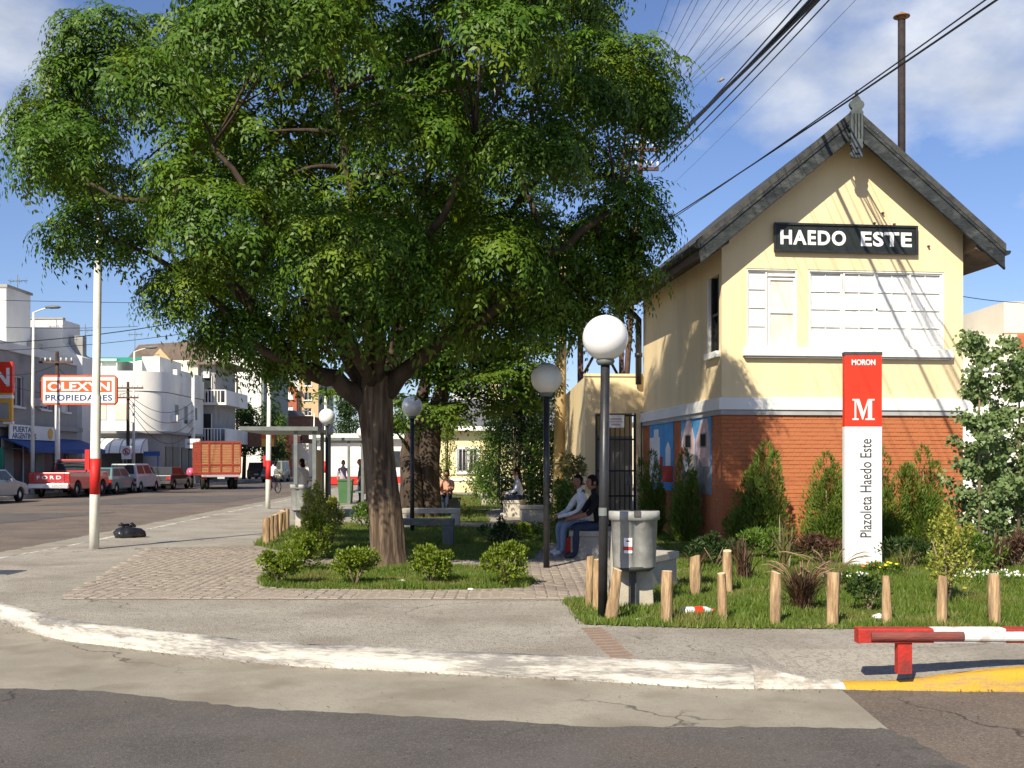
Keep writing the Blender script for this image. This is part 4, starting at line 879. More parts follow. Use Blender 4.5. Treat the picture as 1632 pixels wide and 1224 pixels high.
temps_in = [spray_template(6, 4, 0.44, 0.12, 0.046, r1) for _ in range(6)]
pts = []; od = []; pin = []; oin = []
for c, rad, inner_ in clumps:
    k = int(np.argmin(np.linalg.norm(lp - c, axis=1))); p0, rr = limb_pts[k]
    lb3.tube(bez(p0, c, 6, 0.12), [max(0.02, min(0.05, rr * .8)) * (1 - .7 * i / 5) for i in range(6)], 6)
    o_ = unit((c - CC) / CR); ax = unit(o_ * .75 + np.array([0, 0, .75])); back = inner_ or c[1] > D0 + 1.5
    n = int((20 if inner_ else 34 if back else 84) * (rad / .7) ** 2); th_ = r1.normal(0, .3); st_ = np.array([[1, 0, math.sin(th_) * .6], [0, 1, r1.normal(0, .15)], [0, 0, 1]])
    for i in range(n):
        v = unit(r1.normal(0, 1, 3))
        if v @ ax < -.12: v = v - 2 * (v @ ax) * ax
        q = rad * (r1.uniform(.78, 1.10) if i % 6 else r1.uniform(.3, .8)) * (1 + .22 * math.sin(3 * v[0] + 7 * c[0]) * math.sin(4 * v[2] + 5 * c[1])); p = c + (v * q * np.array([1.2, 1.2, .72])) @ st_
        (pin if back else pts).append(p); (oin if back else od).append(v)
        if i % 7 == 0: lb3.tube([c + (p - c) * 0.1, c + (p - c) * .6 + np.array([0, 0, .03]), p], [0.012, 0.009, 0.005], 4, caps=False)
lb3.build('branches', 'bark_dark', tree, fix=False)  # limbs take a darker bark colour in place of crown shade
tb_.build('trunk', 'bark', tree, fix=False)
V, Fc = merge([place_sprays(temps, pts, od, r1, full_axis=True), place_sprays(temps_in, pin, oin, r1, full_axis=True)]); npmesh('crown', V, Fc, 'leaf_tree', tree); print('lobes', len(clumps), nshell, 'quads', len(Fc))
# clusters of small yellow berries among the leaves
bm_ = MB()
for i in range(5):
    c, rad, _ = clumps[r1.integers(0, 15)]; p = c + r1.normal(0, .35, 3) + np.array([0, -.3, -.1])
    for k in range(9):
        q = p + r1.normal(0, .07, 3); bm_.lathe([(0, -.02), (.016, 0), (0, .02)], tuple(q), 5)
bm_.build('berries', 'petal_yellow', tree, fix=False)['kind'] = 'stuff'

# ---- a second tree of the kind behind it, with two stems
def back_tree(label, base_pts, Yd, cl, seed, nsp=20, m='leaf_tree_back', sc_=1.25, name='paradise_tree'):
    r = np.random.default_rng(seed); t_ = T(name, label, 'tree'); b = MB()
    tops = []
    for pts_, rad_ in base_pts:
        q = rough_trunk(pts_, rad_, 16, seed); b.add(q.v, q.f, 0, True); tops += [Vector(p) for p in pts_[2:]]
    P_, O_ = [], []; tm = [spray_template(6, 4, 0.42, 0.15, 0.06, r) for _ in range(5)]
    for c, rad in cl:
        c = Vector(c); k = min(tops, key=lambda t: (t - c).length); b.tube(bez(k, c, 6, .15), [0.07, .055, .045, .03, .02, .012], 6)
        for i in range(int(nsp * rad * rad)):
            v = unit(r.normal(0, 1, 3)); v[2] = abs(v[2]) - .35; P_.append(np.array(c) + v * np.array([rad * 1.2, rad * 1.2, rad * .8]) * r.uniform(.5, 1.05)); O_.append(v * np.array([.7, .7, 0]))
    b.build('trunk', 'bark_dark', t_, fix=False); V, Fc = place_sprays(tm, P_, O_, r, sc_ * .8, sc_ * 1.2); npmesh('crown', V, Fc, m, t_); return t_
cl = [(P(x, y, d), rr) for x, y, d, rr in ((690, 590, 29, 1.0), (740, 560, 28.5, 1.1), (790, 600, 29, 1.1), (760, 650, 28.5, .8), (820, 640, 29.5, .8), (660, 650, 30, .8), (700, 660, 28, .8), (840, 560, 30, 1.1), (640, 560, 31, 1.1), (720, 480, 30, 1.3), (800, 500, 31, 1.3), (880, 500, 31, 1.2), (640, 440, 32, 1.3), (760, 400, 31, 1.4), (850, 420, 32, 1.4), (920, 460, 33, 1.1), (700, 330, 31, 1.5), (800, 320, 32, 1.5), (620, 680, 28, .6), (560, 620, 33, .9), (780, 560, 27.5, 1.0), (700, 560, 27.5, 1.0), (820, 590, 28, .9), (750, 610, 27.5, .9), (860, 480, 29, 1.1), (660, 600, 28, .9))]
b1 = P(700, 812, 34.7 * .86); Y2 = 29.9
back_tree('second tree with two dark trunks, right behind the big tree', [([P(684, 828, Y2), P(682, 760, Y2), P(686, 690, Y2), P(706, 620, Y2), P(738, 540, Y2)], [.36, .31, .29, .22, .16]),
          ([P(656, 826, Y2 - .3), P(655, 770, Y2 - .3), P(654, 720, Y2), P(668, 650, Y2), P(690, 560, Y2)], [.36, .3, .28, .2, .12])], Y2, cl, 21, 24)

# ---- bushes made of many small leaves
def bush_arrays(r, n, rx, ry, rzz, ll, wl, lob=5, up=0.5, z0=0.0, inner=0.5):
    C = []; lob *= 2
    for k in range(lob): a = 2 * math.pi * k / lob * 1.618 + r.uniform(-.4, .4); q = r.uniform(.35, .72); C.append((math.cos(a) * rx * q, math.sin(a) * ry * q, rzz * r.uniform(.28, .8) * (1.15 - .35 * q), r.uniform(.26, .46)))
    for k in range(lob): a = r.uniform(0, 6.28); q = r.uniform(0, .85); C.append((math.cos(a) * rx * q, math.sin(a) * ry * q, rzz * r.uniform(.6, 1.0) * (1.1 - .3 * q), r.uniform(.10, .2)))
    C.append((0, 0, rzz * .45, .55)); P0, D = [], []
    k = r.integers(0, len(C), n); Ca = np.array(C)[k]; v = unit(r.normal(0, 1, (n, 3))); q = r.uniform(inner, 1.05, n)[:, None]
    P0 = Ca[:, :3] + v * q * Ca[:, 3:4] * np.array([rx, ry, rzz * .62]); P0[:, 2] = np.maximum(P0[:, 2] + z0, 0.02)
    D = v + r.normal(0, .45, (n, 3)) + np.array([0, 0, up]); N = v + np.array([0, 0, .7]) + r.normal(0, .4, (n, 3))
    return leaves(P0, D, N, r.uniform(.75, 1.25, n) * ll, r.uniform(.8, 1.2, n) * wl)
def bush(name, label, cat, loc, rx, ry, rzz, n, ll, wl, m, seed, group=None, stems=5, z0=0.04, up=.5, lob=5, inner=.5):
    r = np.random.default_rng(seed); t_ = T(name, label, cat, loc, 0, group); V, Fc = bush_arrays(r, n, rx, ry, rzz, ll, wl, lob, up, z0, inner); npmesh('foliage', V, Fc, m, t_)
    b = MB()
    for k in range(stems): a = r.uniform(0, 6.28); e = r.uniform(.3, .7); b.tube([(0, 0, -0.03), (math.cos(a) * rx * e * .4, math.sin(a) * ry * e * .4, rzz * .35), (math.cos(a) * rx * e, math.sin(a) * ry * e, rzz * .75)], [.016, .012, .005], 5)
    b.build('stem', 'stem', t_, fix=False); return t_
g = 'boxwoods in the bed of the big tree'
for i, (px, py, rx, hz, lb) in enumerate(((447, 934, .36, .50, 'low green boxwood bush at the left corner of the tree bed'), (478, 915, .3, .52, 'boxwood bush behind the left corner one in the tree bed'),
        (566, 933, .33, .50, 'round boxwood bush just left of the big trunk'), (688, 932, .34, .50, 'round boxwood bush just right of the big trunk'), (806, 936, .35, .56, 'spreading boxwood bush at the right corner of the tree bed'))):
    bush('boxwood', lb, 'bush', G(px, py), rx * .95, rx * .85, hz * .9, 2800, .044, .026, 'leaf_box', 40 + i, g)
for i, (px, py, rx, hz, lb, n) in enumerate(((500, 893, .34, .62, 'dense green shrub in front of the left grey bin', 2600), (500, 880, .22, 1.05, 'tall variegated yellow-green shrub beside the left grey bin', 2400), (528, 875, .24, .85, 'thin variegated shrub between the left bin and the trunk', 1800))):
    bush('euonymus', lb, 'bush', G(px, py), rx, rx, hz, n, .05, .03, 'leaf_var' if i else 'leaf_box', 60 + i, None, 6, .05, .6)
bush('small_bush', 'small dark green bush behind the trunk near the far shelter', 'bush', G(580, 842), .34, .34, .5, 1400, .06, .035, 'leaf_hedge', 66)
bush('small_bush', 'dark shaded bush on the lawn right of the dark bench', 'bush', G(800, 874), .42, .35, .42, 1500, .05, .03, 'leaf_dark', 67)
bush('small_bush', 'low leafy flowering bush on the lawn near the second lamp', 'bush', G(835, 862), .5, .4, .32, 1700, .05, .03, 'leaf_box', 68)
bush('euonymus', 'variegated yellow-leaved shrub behind the red barrier', 'bush', G(1510, 962), .27, .25, .92, 2700, .040, .026, 'leaf_var', 70, None, 6, .1, .7)
bush('small_bush', 'small dark shrub between two posts right of the totem sign', 'bush', G(1385, 975), .24, .2, .3, 700, .045, .025, 'leaf_dark', 71)
for i, (px, py, rx, hz, n, m, lb) in enumerate(((1140, 905, .5, .42, 1500, 'leaf_dark', 'low dark ground cover right of the pale concrete block'), (1215, 893, .55, .45, 1500, 'leaf_hedge', 'leafy undergrowth at the foot of the tall feathery thuja'), (1305, 900, .5, .38, 1300, 'leaf_red', 'reddish undergrowth just left of the totem foot'),
        (1455, 905, .5, .42, 1300, 'leaf_dark', 'dark undergrowth between the totem and the variegated shrub'), (1545, 915, .55, .5, 1700, 'leaf_hedge', 'leafy undergrowth at the foot of the poplars'), (1620, 905, .45, .45, 1200, 'leaf_red', 'reddish undergrowth cut by the right edge of the picture'))):
    bush('undergrowth', lb, 'bush', G(px, py), rx, rx * .6, hz, n, .075, .022, m, 140 + i, None, 6, .04, .7)
# thujas against the brick base
def thuja(label, loc, h, rb_, seed, n=6500):
    r = np.random.default_rng(seed); t_ = T('thuja', label, 'shrub', loc, r.uniform(0, 6), 'thujas along the cabin walls')
    tips = [(0.0, 0.0, 1.0)] + [(r.uniform(-.6, .6) * rb_, r.uniform(-.6, .6) * rb_, r.uniform(.42, .92)) for _ in range(7)]
    Pp, Dd, Nn = [], [], []
    for tx, ty, th in tips:
        k = n // len(tips); z = r.uniform(0, 1, k) ** 1.25 * th; rad = rb_ * (1 - z / th) ** .62 * (0.68 if th < 1 else .95) * np.minimum(1, .55 + z * 3)
        a = r.uniform(0, 2 * np.pi, k); q = r.uniform(.45, 1.08, k)
        p = np.stack([tx * z / th * 1.2 + np.cos(a) * rad * q, ty * z / th * 1.2 + np.sin(a) * rad * q, z * h + .04], 1); Pp.append(p)
        Dd.append(np.stack([np.cos(a) * .55, np.sin(a) * .55, np.full(k, 1.0)], 1) + r.normal(0, .25, (k, 3))); Nn.append(np.stack([np.cos(a + 1.5), np.sin(a + 1.5), np.full(k, .15)], 1) + r.normal(0, .4, (k, 3)))
    Pp, Dd, Nn = map(np.concatenate, (Pp, Dd, Nn)); V, Fc = leaves(Pp, Dd, Nn, r.uniform(.05, .13, len(Pp)), r.uniform(.014, .028, len(Pp))); npmesh('foliage', V, Fc, 'leaf_thuja', t_)
    MB().tube([(0, 0, -.05), (0, 0, h * .8)], [.03, .008], 5).build('stem', 'stem', t_)
Th = lambda u, v: Mc @ Vector((u, v, 0))
thuja('dark thuja in shade beside the farther mural', Th(-.45, 3.4), 1.75, .38, 1); thuja('dark thuja in shade in front of the pink house mural', Th(-.35, 1.2), 1.75, .40, 2)
thuja('tall feathery thuja left of the totem sign, nearest the cabin corner', Th(.62, -.55), 1.85, .56, 3, 8500); thuja('broad thuja just left of the totem sign', Th(1.75, -.5), 1.65, .66, 4, 8500)
thuja('thuja half hidden behind the right edge of the totem sign', Th(2.72, -.55), 1.75, .55, 5, 7500); thuja('thin-topped thuja between the totem sign and the climbing poplar', Th(3.55, -.5), 1.78, .56, 6, 7500)
thuja('small thuja in shade at the cabin corner', Th(.18, -.45), 1.0, .3, 7, 2200)
# young poplars at the right edge
def poplar(label, loc, h, rad, n, seed):
    r = np.random.default_rng(seed); t_ = T('young_poplar', label, 'tree', loc, 0, 'young poplars at the right edge'); b = MB(); Pp = []
    b.tube([(0, 0, -.05), (r.uniform(-.05, .05), 0, h * .5), (0, 0, h)], [.035, .022, .006], 6); nb2 = 44; D = []
    for k in range(nb2):
        z = r.uniform(.06, .97) * h; a = r.uniform(0, 6.28); L = rad * (1.05 - .55 * (z / h) ** 1.5) * r.uniform(.6, 1.15); e = r.uniform(.35, .7)
        tip = np.array([math.cos(a) * L, math.sin(a) * L, z + L * e]); b.tube([(0, 0, z), tuple(tip)], [.010, .003], 4, caps=False)
        m_ = n // nb2; t = r.uniform(.15, 1.05, m_)[:, None]; Pp.append(np.array([0, 0, z]) * (1 - t) + tip * t + r.normal(0, .05, (m_, 3)))
    Pp = np.concatenate(Pp); k = len(Pp); v = unit(r.normal(0, 1, (k, 3))); D = v + np.array([0, 0, -.7]); N = unit(r.normal(0, 1, (k, 3))) + np.array([-.3, -.9, .3])
    V, Fc = leaves(Pp, D, N, r.uniform(.055, .09, k), r.uniform(.05, .08, k), .1); b.build('trunk', 'stem', t_, fix=False); npmesh('crown', V, Fc, 'leaf_poplar', t_)
poplar('slim young poplar with broad leaves, left of the pair at the right edge', G(1562, 902), 3.45, .50, 5200, 8); poplar('young leafy poplar cut by the right edge of the picture', G(1622, 898), 3.5, .56, 5200, 9)
poplar('low poplar shoots filling in below the pair at the right edge', G(1600, 888), 1.8, .7, 3400, 10)
# strap-leaved plants
def straps(name, label, loc, n, h, spread, m, seed, wd=.022, plumes=0, cat='plant', curl=.6):
    r = np.random.default_rng(seed); t_ = T(name, label, cat, loc); b = MB()
    for k in range(n):
        a = r.uniform(0, 6.28); L = h * r.uniform(.65, 1.1); s = spread * r.uniform(.3, 1.1); w_ = wd * r.uniform(.7, 1.2); sd = Vector((-math.sin(a), math.cos(a), 0)); prev = None
        o_ = Vector((r.normal(0, .04), r.normal(0, .04), 0))
        for i in range(6):
            t = i / 5; c = o_ + Vector((math.cos(a) * s * t ** 1.3, math.sin(a) * s * t ** 1.3, L * (t - curl * .5 * t ** 2.6 * (s / max(spread, .01))))); q = w_ * (1 - t ** 2) * (.6 + t) * .5 + .001
            cur = (c - sd * q, c + sd * q)
            if prev: b.quad(prev[0], prev[1], cur[1], cur[0])
            prev = cur
    # join vertices of one strap so that each strap is an island
    b.build('blades', m, t_, fix=False)
    if plumes:
        c2 = MB()
        for k in range(plumes):
            a = r.uniform(0, 6.28); s = spread * r.uniform(.7, 1.25); L = h * r.uniform(.95, 1.2)
            pt_ = [Vector((math.cos(a) * s * t ** 1.5, math.sin(a) * s * t ** 1.5, L * (t - .25 * t ** 4))) for t in (0, .35, .65, .8, .95, 1.08)]
            c2.tube(pt_, [.002, .002, .003, .009, .008, .002], 5)
        c2.build('plumes', 'plume', t_, fix=False)
    return t_
straps('fountain_grass', 'burgundy fountain grass with pale plumes behind the posts, left of the totem', G(1278, 972), 420, .56, .36, 'leaf_red', 1, .007, 26, curl=.9)
straps('flax_plant', 'purple-brown flax with stiff blades behind the front posts', G(1185, 925), 44, .7, .34, 'leaf_red', 2, .02)
straps('yucca', 'green strap-leaved plant just left of the totem sign', G(1252, 905), 22, .85, .36, 'leaf_flax', 3, .035)
straps('flax_plant', 'brown flax at the foot of the poplars', G(1592, 912), 34, .72, .28, 'leaf_red', 4, .03); straps('flax_plant', 'thin flax clump between the totem and the variegated shrub', G(1440, 915), 20, .5, .28, 'leaf_flax', 5, .02)
straps('flax_plant', 'dry brown blades beside the concrete block', G(1112, 915), 22, .42, .3, 'leaf_red', 6, .015); straps('fountain_grass', 'arching fountain grass in front of the totem sign', G(1325, 935), 60, .5, .5, 'leaf_flax', 7, .007, 12, curl=.9)
straps('reed', 'single tall dry reed curving beside the poplars', G(1508, 905), 1, 2.2, .28, 'leaf_flax', 9, .015)
# marigolds and white alyssum
def flowers(name, label, loc, n, rx, ry, m, seed, hz=.16, s=.028):
    r = np.random.default_rng(seed); t_ = T(name, label, 'flowers', loc); V, Fc = bush_arrays(r, 420, rx, ry, hz, .05, .018, 5, .5, .02); npmesh('foliage', V, Fc, 'leaf_hedge', t_); b = MB()
    for k in range(n):
        a, q = r.uniform(0, 6.28), r.uniform(0, 1) ** .5; x, y, z = math.cos(a) * q * rx, math.sin(a) * q * ry, hz * r.uniform(.75, 1.25); b.lathe([(0, -.012), (s, .0), (s * .8, .014), (0, .018)], (x, y, z), 7)
    b.build('blossom', m, t_, fix=False)
flowers('marigold', 'orange marigolds at the foot of the totem sign', G(1393, 918), 7, .16, .12, 'petal_orange', 1); flowers('marigold', 'yellow marigolds right of the totem sign', G(1422, 920), 8, .2, .12, 'petal_yellow', 2)
flowers('white_flowers', 'white flower cushion left of the totem foot', G(1345, 932), 60, .3, .2, 'petal_white', 3, .12, .012); flowers('white_flowers', 'white flower cushion below the poplars', G(1568, 932), 90, .55, .3, 'petal_white', 4, .14, .012)
flowers('marigold', 'orange flowers on the lawn edge near the seated men', G(858, 848), 10, .5, .3, 'petal_orange', 5, .2, .03); flowers('rose_bush', 'thin red-leaved rose on the far lawn', G(745, 836), 8, .2, .2, 'petal_orange', 6, .5, .03)
# hedges and taller bushes along the far right of the square
def tallbush(label, loc, rx, h, n, m, seed, ll=.12, name='tall_shrub'):
    r = np.random.default_rng(seed); t_ = T(name, label, 'shrub', loc); C = []; Pp = []; b = MB()
    for k in range(16): z = r.uniform(.08, .92); a = r.uniform(0, 6.28); q = r.uniform(0, .6) * (1 - .4 * z); C.append((math.cos(a) * q * rx, math.sin(a) * q * rx, z * h, rx * r.uniform(.34, .52)))
    C = np.array(C); k = r.integers(0, len(C), n); v = unit(r.normal(0, 1, (n, 3))); p = C[k][:, :3] + v * C[k][:, 3:4] * r.uniform(.6, 1.08, n)[:, None] * np.array([1, 1, 1.25]); p[:, 2] = np.clip(p[:, 2], .03, h * 1.1)
    V, Fc = leaves(p, v + np.array([0, 0, -.2]) + r.normal(0, .5, (n, 3)), v + np.array([0, 0, .6]) + r.normal(0, .4, (n, 3)), r.uniform(.7, 1.2, n) * ll, r.uniform(.7, 1.2, n) * ll * .55); npmesh('foliage', V, Fc, m, t_)
    for c in C[:8]: b.tube([(0, 0, -.05), (c[0] * .5, c[1] * .5, c[2] * .5), tuple(c[:3])], [.04, .03, .01], 5, caps=False)
    b.build('stem', 'stem', t_, fix=False)
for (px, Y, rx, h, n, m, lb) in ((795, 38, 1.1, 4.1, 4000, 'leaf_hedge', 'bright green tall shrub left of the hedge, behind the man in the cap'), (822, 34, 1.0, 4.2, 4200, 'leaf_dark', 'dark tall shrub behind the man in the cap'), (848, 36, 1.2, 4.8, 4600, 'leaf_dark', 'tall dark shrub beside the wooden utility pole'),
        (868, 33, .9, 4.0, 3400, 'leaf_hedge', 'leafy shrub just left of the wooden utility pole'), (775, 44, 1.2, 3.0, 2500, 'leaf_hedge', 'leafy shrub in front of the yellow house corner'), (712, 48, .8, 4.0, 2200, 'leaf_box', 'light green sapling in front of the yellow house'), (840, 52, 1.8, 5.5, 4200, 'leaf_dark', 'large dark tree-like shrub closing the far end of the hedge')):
    tallbush(lb, ((px - 816) / F * Y, Y, 0), rx, h, n, m, int(px + Y))
tallbush('light green bamboo-like shrub against the annex wall', ((912 - 816) / F * 23.6, 23.6, 0), .42, 1.9, 2200, 'leaf_tan', 90, .11, 'bamboo'); tallbush('yellow-green shrub at the foot of the wooden pole', ((893 - 816) / F * 22, 22, 0), .35, 1.25, 1300, 'leaf_hedge', 91, .08, 'bamboo')
tallbush('reddish thin shrub by the yellow house', ((757 - 816) / F * 45, 45, 0), .6, 2.0, 500, 'leaf_red', 92, .1)

# ================================================================== STREET FURNITURE
# globe lamps
def lamp(label, loc, mg='globe', ztop=2.79, lean=0.0):
    t_ = T('globe_lamp', label, 'lamp post', loc, 0, 'globe lamps of the square'); zg = ztop; r = .228
    MB().tube([(0, 0, -.03), (lean, 0, zg - r + .02)], .046, 14).build('pole', 'black', t_)
    MB().lathe([(0.0, -.045), (.075, -.045), (.095, -.01), (.085, .012), (0, .012)], (lean, 0, zg - r + .005), 18).build('collar', 'steel_grey', t_)
    MB().lathe([(r * math.sin(a), -r * math.cos(a)) for a in np.linspace(.02, math.pi - .02, 22)], (lean, 0, zg), 32).build('globe', mg, t_, fix=False); return t_
l1 = lamp('nearest black globe lamp with a bright white globe, by the bin', G(960, 985), lean=.03); MB().lathe([(.0475, 1.02), (.0478, 1.10)], (.01, 0, 0), 14).build('sticker', 'steel_grey', l1)
lamp('globe lamp with a greyed globe behind the nearest lamp', G(871, 906), 'globe_grey', 2.78); lamp('globe lamp by the bus shelter, left of the big trunk', ((521 - 816) / F * 29.7, 29.7, 0), 'globe', 2.84)
lamp('globe lamp right behind the big trunk among the leaves', ((657 - 816) / F * 23, 23, 0), 'globe', 2.77); lamp('farthest globe lamp, half hidden left of the trunk', ((577 - 816) / F * 44, 44, 0), 'globe', 2.8)
# white poles with a red band
def wpole(label, loc, h, r, lean=0.0):
    t_ = T('white_pole', label, 'pole', loc, 0, 'white poles with a red band along the kerb')
    zs = [(0, r), (1.0, r), (2.72, r), (2.78, r * .8), (5.0, r * .78), (5.06, r * .6), (h, r * .55)]
    MB().tube([(lean * z / h, 0, z - .02 * (z == 0)) for z, _ in zs], [q for _, q in zs], 14).build('pole', 'pole_white', t_)
    MB().tube([(lean * .98 / h, 0, .98), (lean * 1.6 / h, 0, 1.62)], r + .003, 14).build('red_band', 'pole_red', t_)
    if r > .075:
        b = MB(); b.box(-r - .06, -r + .02, -.05, .05, 1.42, 1.78); b.build('switch_box', 'pole_red', t_)
        MB().lathe([(r * .62, -.02), (r * .62, .03), (0, .08)], (lean, 0, h), 12).build('cap', 'steel_grey', t_, fix=False)
wpole('tall white pole with a red band at the left, nearest the camera', G(150, 875), 7.4, .086, .1); wpole('white pole with a red band left of the bus shelter', G(427, 811), 7.0, .085, .08); wpole('white pole with a red band behind the shelter lamp', ((519 - 816) / F * 58, 58, 0), 5.6, .1)
# peeled wooden posts
def post(label, px, py, h, r, lean=(0, 0), seed=0, group='peeled wooden posts edging the station bed', rot=0):
    rr = random.Random(seed); t_ = T('wooden_post', label, 'post', G(px, py), rr.uniform(0, 6), group); lx, ly = lean; n = 12; b = MB(); vs = []
    ph = rr.uniform(0, 6); tilt = rr.uniform(-.35, .35)
    for i in range(7):
        z = -0.05 + (h + .05) * (i / 6 if i < 6 else 1)
        for k in range(n):
            a = 2 * math.pi * k / n; q = r * (1 + .10 * math.sin(2 * a + ph + z * 3) + .06 * math.sin(5 * a + ph * 2 + z * 5) + .06 * math.sin(z * 9 + ph) + rr.uniform(-.045, .045)) * (1.05 - .1 * i / 6) * (.93 if i == 6 else 1)
            vs.append((lx * z / h + math.cos(a) * q, ly * z / h + math.sin(a) * q, z + (tilt * math.cos(a) * r if i >= 5 else 0)))
    b.add(vs, [(i * n + k, i * n + (k + 1) % n, (i + 1) * n + (k + 1) % n, (i + 1) * n + k) for i in range(6) for k in range(n)], 0, True); b.build('shaft', 'post_wood', t_, fix=False)
    e = MB().add([(x, y, z + .001) for x, y, z in vs[-n:]], [tuple(range(n))]); e.build('cut_end', 'post_end', t_, fix=False)
ordn = ['first', 'second', 'third', 'fourth', 'fifth', 'sixth', 'seventh']
for i, (px, py, top, wpx) in enumerate(((1062, 992, 910, 17), (1152, 990, 914, 15), (1235, 995, 912, 16), (1327, 997, 912, 19), (1414, 996, 918, 16), (1500, 996, 918, 16), (1585, 996, 915, 17))):
    Y = G(px, py).y; post('%s peeled post of the front row, counting from the grey bin to the right' % ordn[i], px, py, (py - top) * Y / F, wpx * .5 * Y / F, (random.uniform(-.02, .02), random.uniform(-.02, .02)), i)
for i, (px, py, top, wpx, ln, lb) in enumerate(((938, 966, 886, 12, (.03, 0), 'leftmost peeled post of the cluster around the nearest lamp'), (951, 972, 892, 12, (.01, 0), 'middle peeled post just left of the nearest lamp pole'), (974, 987, 907, 17, (.07, 0), 'dark-knotted peeled post leaning just right of the nearest lamp pole'),
        (1108, 950, 886, 16, (0, 0), 'peeled post standing alone behind the front row, right of the bin'), (1159, 944, 878, 16, (0, 0), 'taller peeled post behind the front row beside the purple flax'))):
    Y = G(px, py).y; post(lb, px, py, (py - top) * Y / F, wpx * .5 * Y / F, ln, 20 + i)
for i in range(6):
    t = i / 5; p = Vector((-4.6, 19.75, 0)).lerp(Vector((-5.05, 23.6, 0)), t); px = 816 + p.x / p.y * F; py = HOR + H * F / p.y
    post(('%s post of the row of short posts left of the tree bed, from the front' % ordn[i]), px, py, .50, .065, (random.uniform(-.03, .03), 0), 40 + i, 'short posts edging the lawn at the left')
# litter bins
def bin_(label, loc, rz_, sides=True):
    t_ = T('litter_bin', label, 'litter bin', loc, rz_, 'grey litter bins on concrete posts')
    MB().prism([(-.24, -.05), (.24, -.05), (.22, .47), (.20, .92), (-.20, .92), (-.22, .47)], .03, .15).build('concrete_post', 'concrete', t_, bevel=.01)
    MB().box(-.03, .03, -.06, .03, .05, 1.04).build('bracket', 'bin_dark', t_)  # dark strip: bracket above, bin's shadow on the post painted in below
    def basket(zs): return [(r_, z) for r_, z in zs]
    prof = [(0, .43), (.215, .43), (.228, .45), (.248, .95), (.262, .955), (.264, 1.02), (.25, 1.03), (.24, .99), (.22, .47), (0, .47)]
    b = MB(); b.lathe(prof, (0, -.10, 0), 40, sy=.62)
    b.v = [(x, y + .05 * math.exp(-(x / .035) ** 2) * (y < -.1), z) for x, y, z in b.v]      # the crease between the two halves
    bk = b.build('basket', 'bin_plastic', t_, fix=False)
    MB().lathe([(.252, .94), (.272, .945), (.272, 1.035), (.252, 1.04)], (0, -.10, 0), 40, sy=.63).build('rim', 'bin_plastic', bk, fix=False)
    MB().lathe([(0, .39), (.17, .40), (.222, .435), (.226, .455)], (0, -.10, 0), 40, sy=.62).build('shaded_base', 'bin_dark', bk, fix=False)  # basket bottom, coloured dark for the shadow under the bin
    MB().box(-.035, .035, -.285, -.24, .985, 1.045).build('rim_clip', 'bin_dark', bk)
    if sides:
        a0, a1 = -2.15, -1.78
        b = MB(); b.lathe([(.236, .60), (.244, .76)], (0, -.10, 0), 8, a0=a0, a1=a1, sy=.64); b.build('sticker', 'sign_white', bk, fix=False)
        b = MB(); b.lathe([(.2395, .63), (.2415, .67)], (0, -.10, 0), 8, a0=a0 - .05, a1=a1, sy=.645); b.lathe([(.244, .72), (.2447, .735)], (0, -.10, 0), 8, a0=a0 + .1, a1=a1 - .1, sy=.645); b.build('sticker_print', 'mural_red', bk, fix=False)
    return t_
bin_('wide grey plastic litter bin with a red sticker, beside the nearest lamp', G(1008, 968), R(4)); bin_('grey plastic litter bin behind the variegated shrub at the left', G(483, 843), R(-20), False)
# concrete benches and blocks
def bench(label, p0, p1, h, m, d=.42, t=.11):
    p0, p1 = Vector(p0), Vector(p1); a = math.atan2(p1.y - p0.y, p1.x - p0.x); L = (p1 - p0).length; t_ = T('bench', label, 'bench', p0, a)
    MB().box(0, L, 0, d, h - t, h).build('seat', m, t_, bevel=.008)
    for x in (0.004, L - .21): MB().box(x, x + .2, .01, d - .01, -.02, h - t).build('leg', m, t_, bevel=.008)
bench('dark slab bench, its shade put into the colour, right behind the big trunk', G(588, 871), G(723, 871), .50, 'bench_shade'); bench('pale concrete slab bench behind the dark bench', G(640, 842), G(733, 842), .46, 'concrete')
def block(label, loc, rz_, L, d, h, m='concrete', name='concrete_seat'):
    t_ = T(name, label, 'bench', loc, rz_); MB().box(-L / 2, L / 2, 0, d, -.02, h - .09).build('base', m, t_, bevel=.01); MB().box(-L / 2 - .025, L / 2 + .025, -.025, d + .025, h - .09, h).build('seat', m, t_, bevel=.012)
sm = G(905, 884)
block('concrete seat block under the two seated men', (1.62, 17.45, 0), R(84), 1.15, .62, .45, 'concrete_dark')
block('pale concrete block right behind the wide bin', G(1052, 940) + Vector((.04, 0, 0)), R(60), .9, .42, .44); block('concrete seat block under the man in the cap', (0.32, 30.2, 0), R(80), .9, .5, .48); block('pale concrete block behind the second lamp pole', ((852 - 816) / F * 26, 26, 0), R(8), .6, .5, .48)
block('concrete seat under the couple in the shade', ((705 - 816) / F * 33.6, 33.6, 0), 0, 1.1, .45, .42, 'concrete_dark'); block('low pale concrete block far back by the yellow house', ((783 - 816) / F * 38, 38, 0), 0, .7, .5, .45)
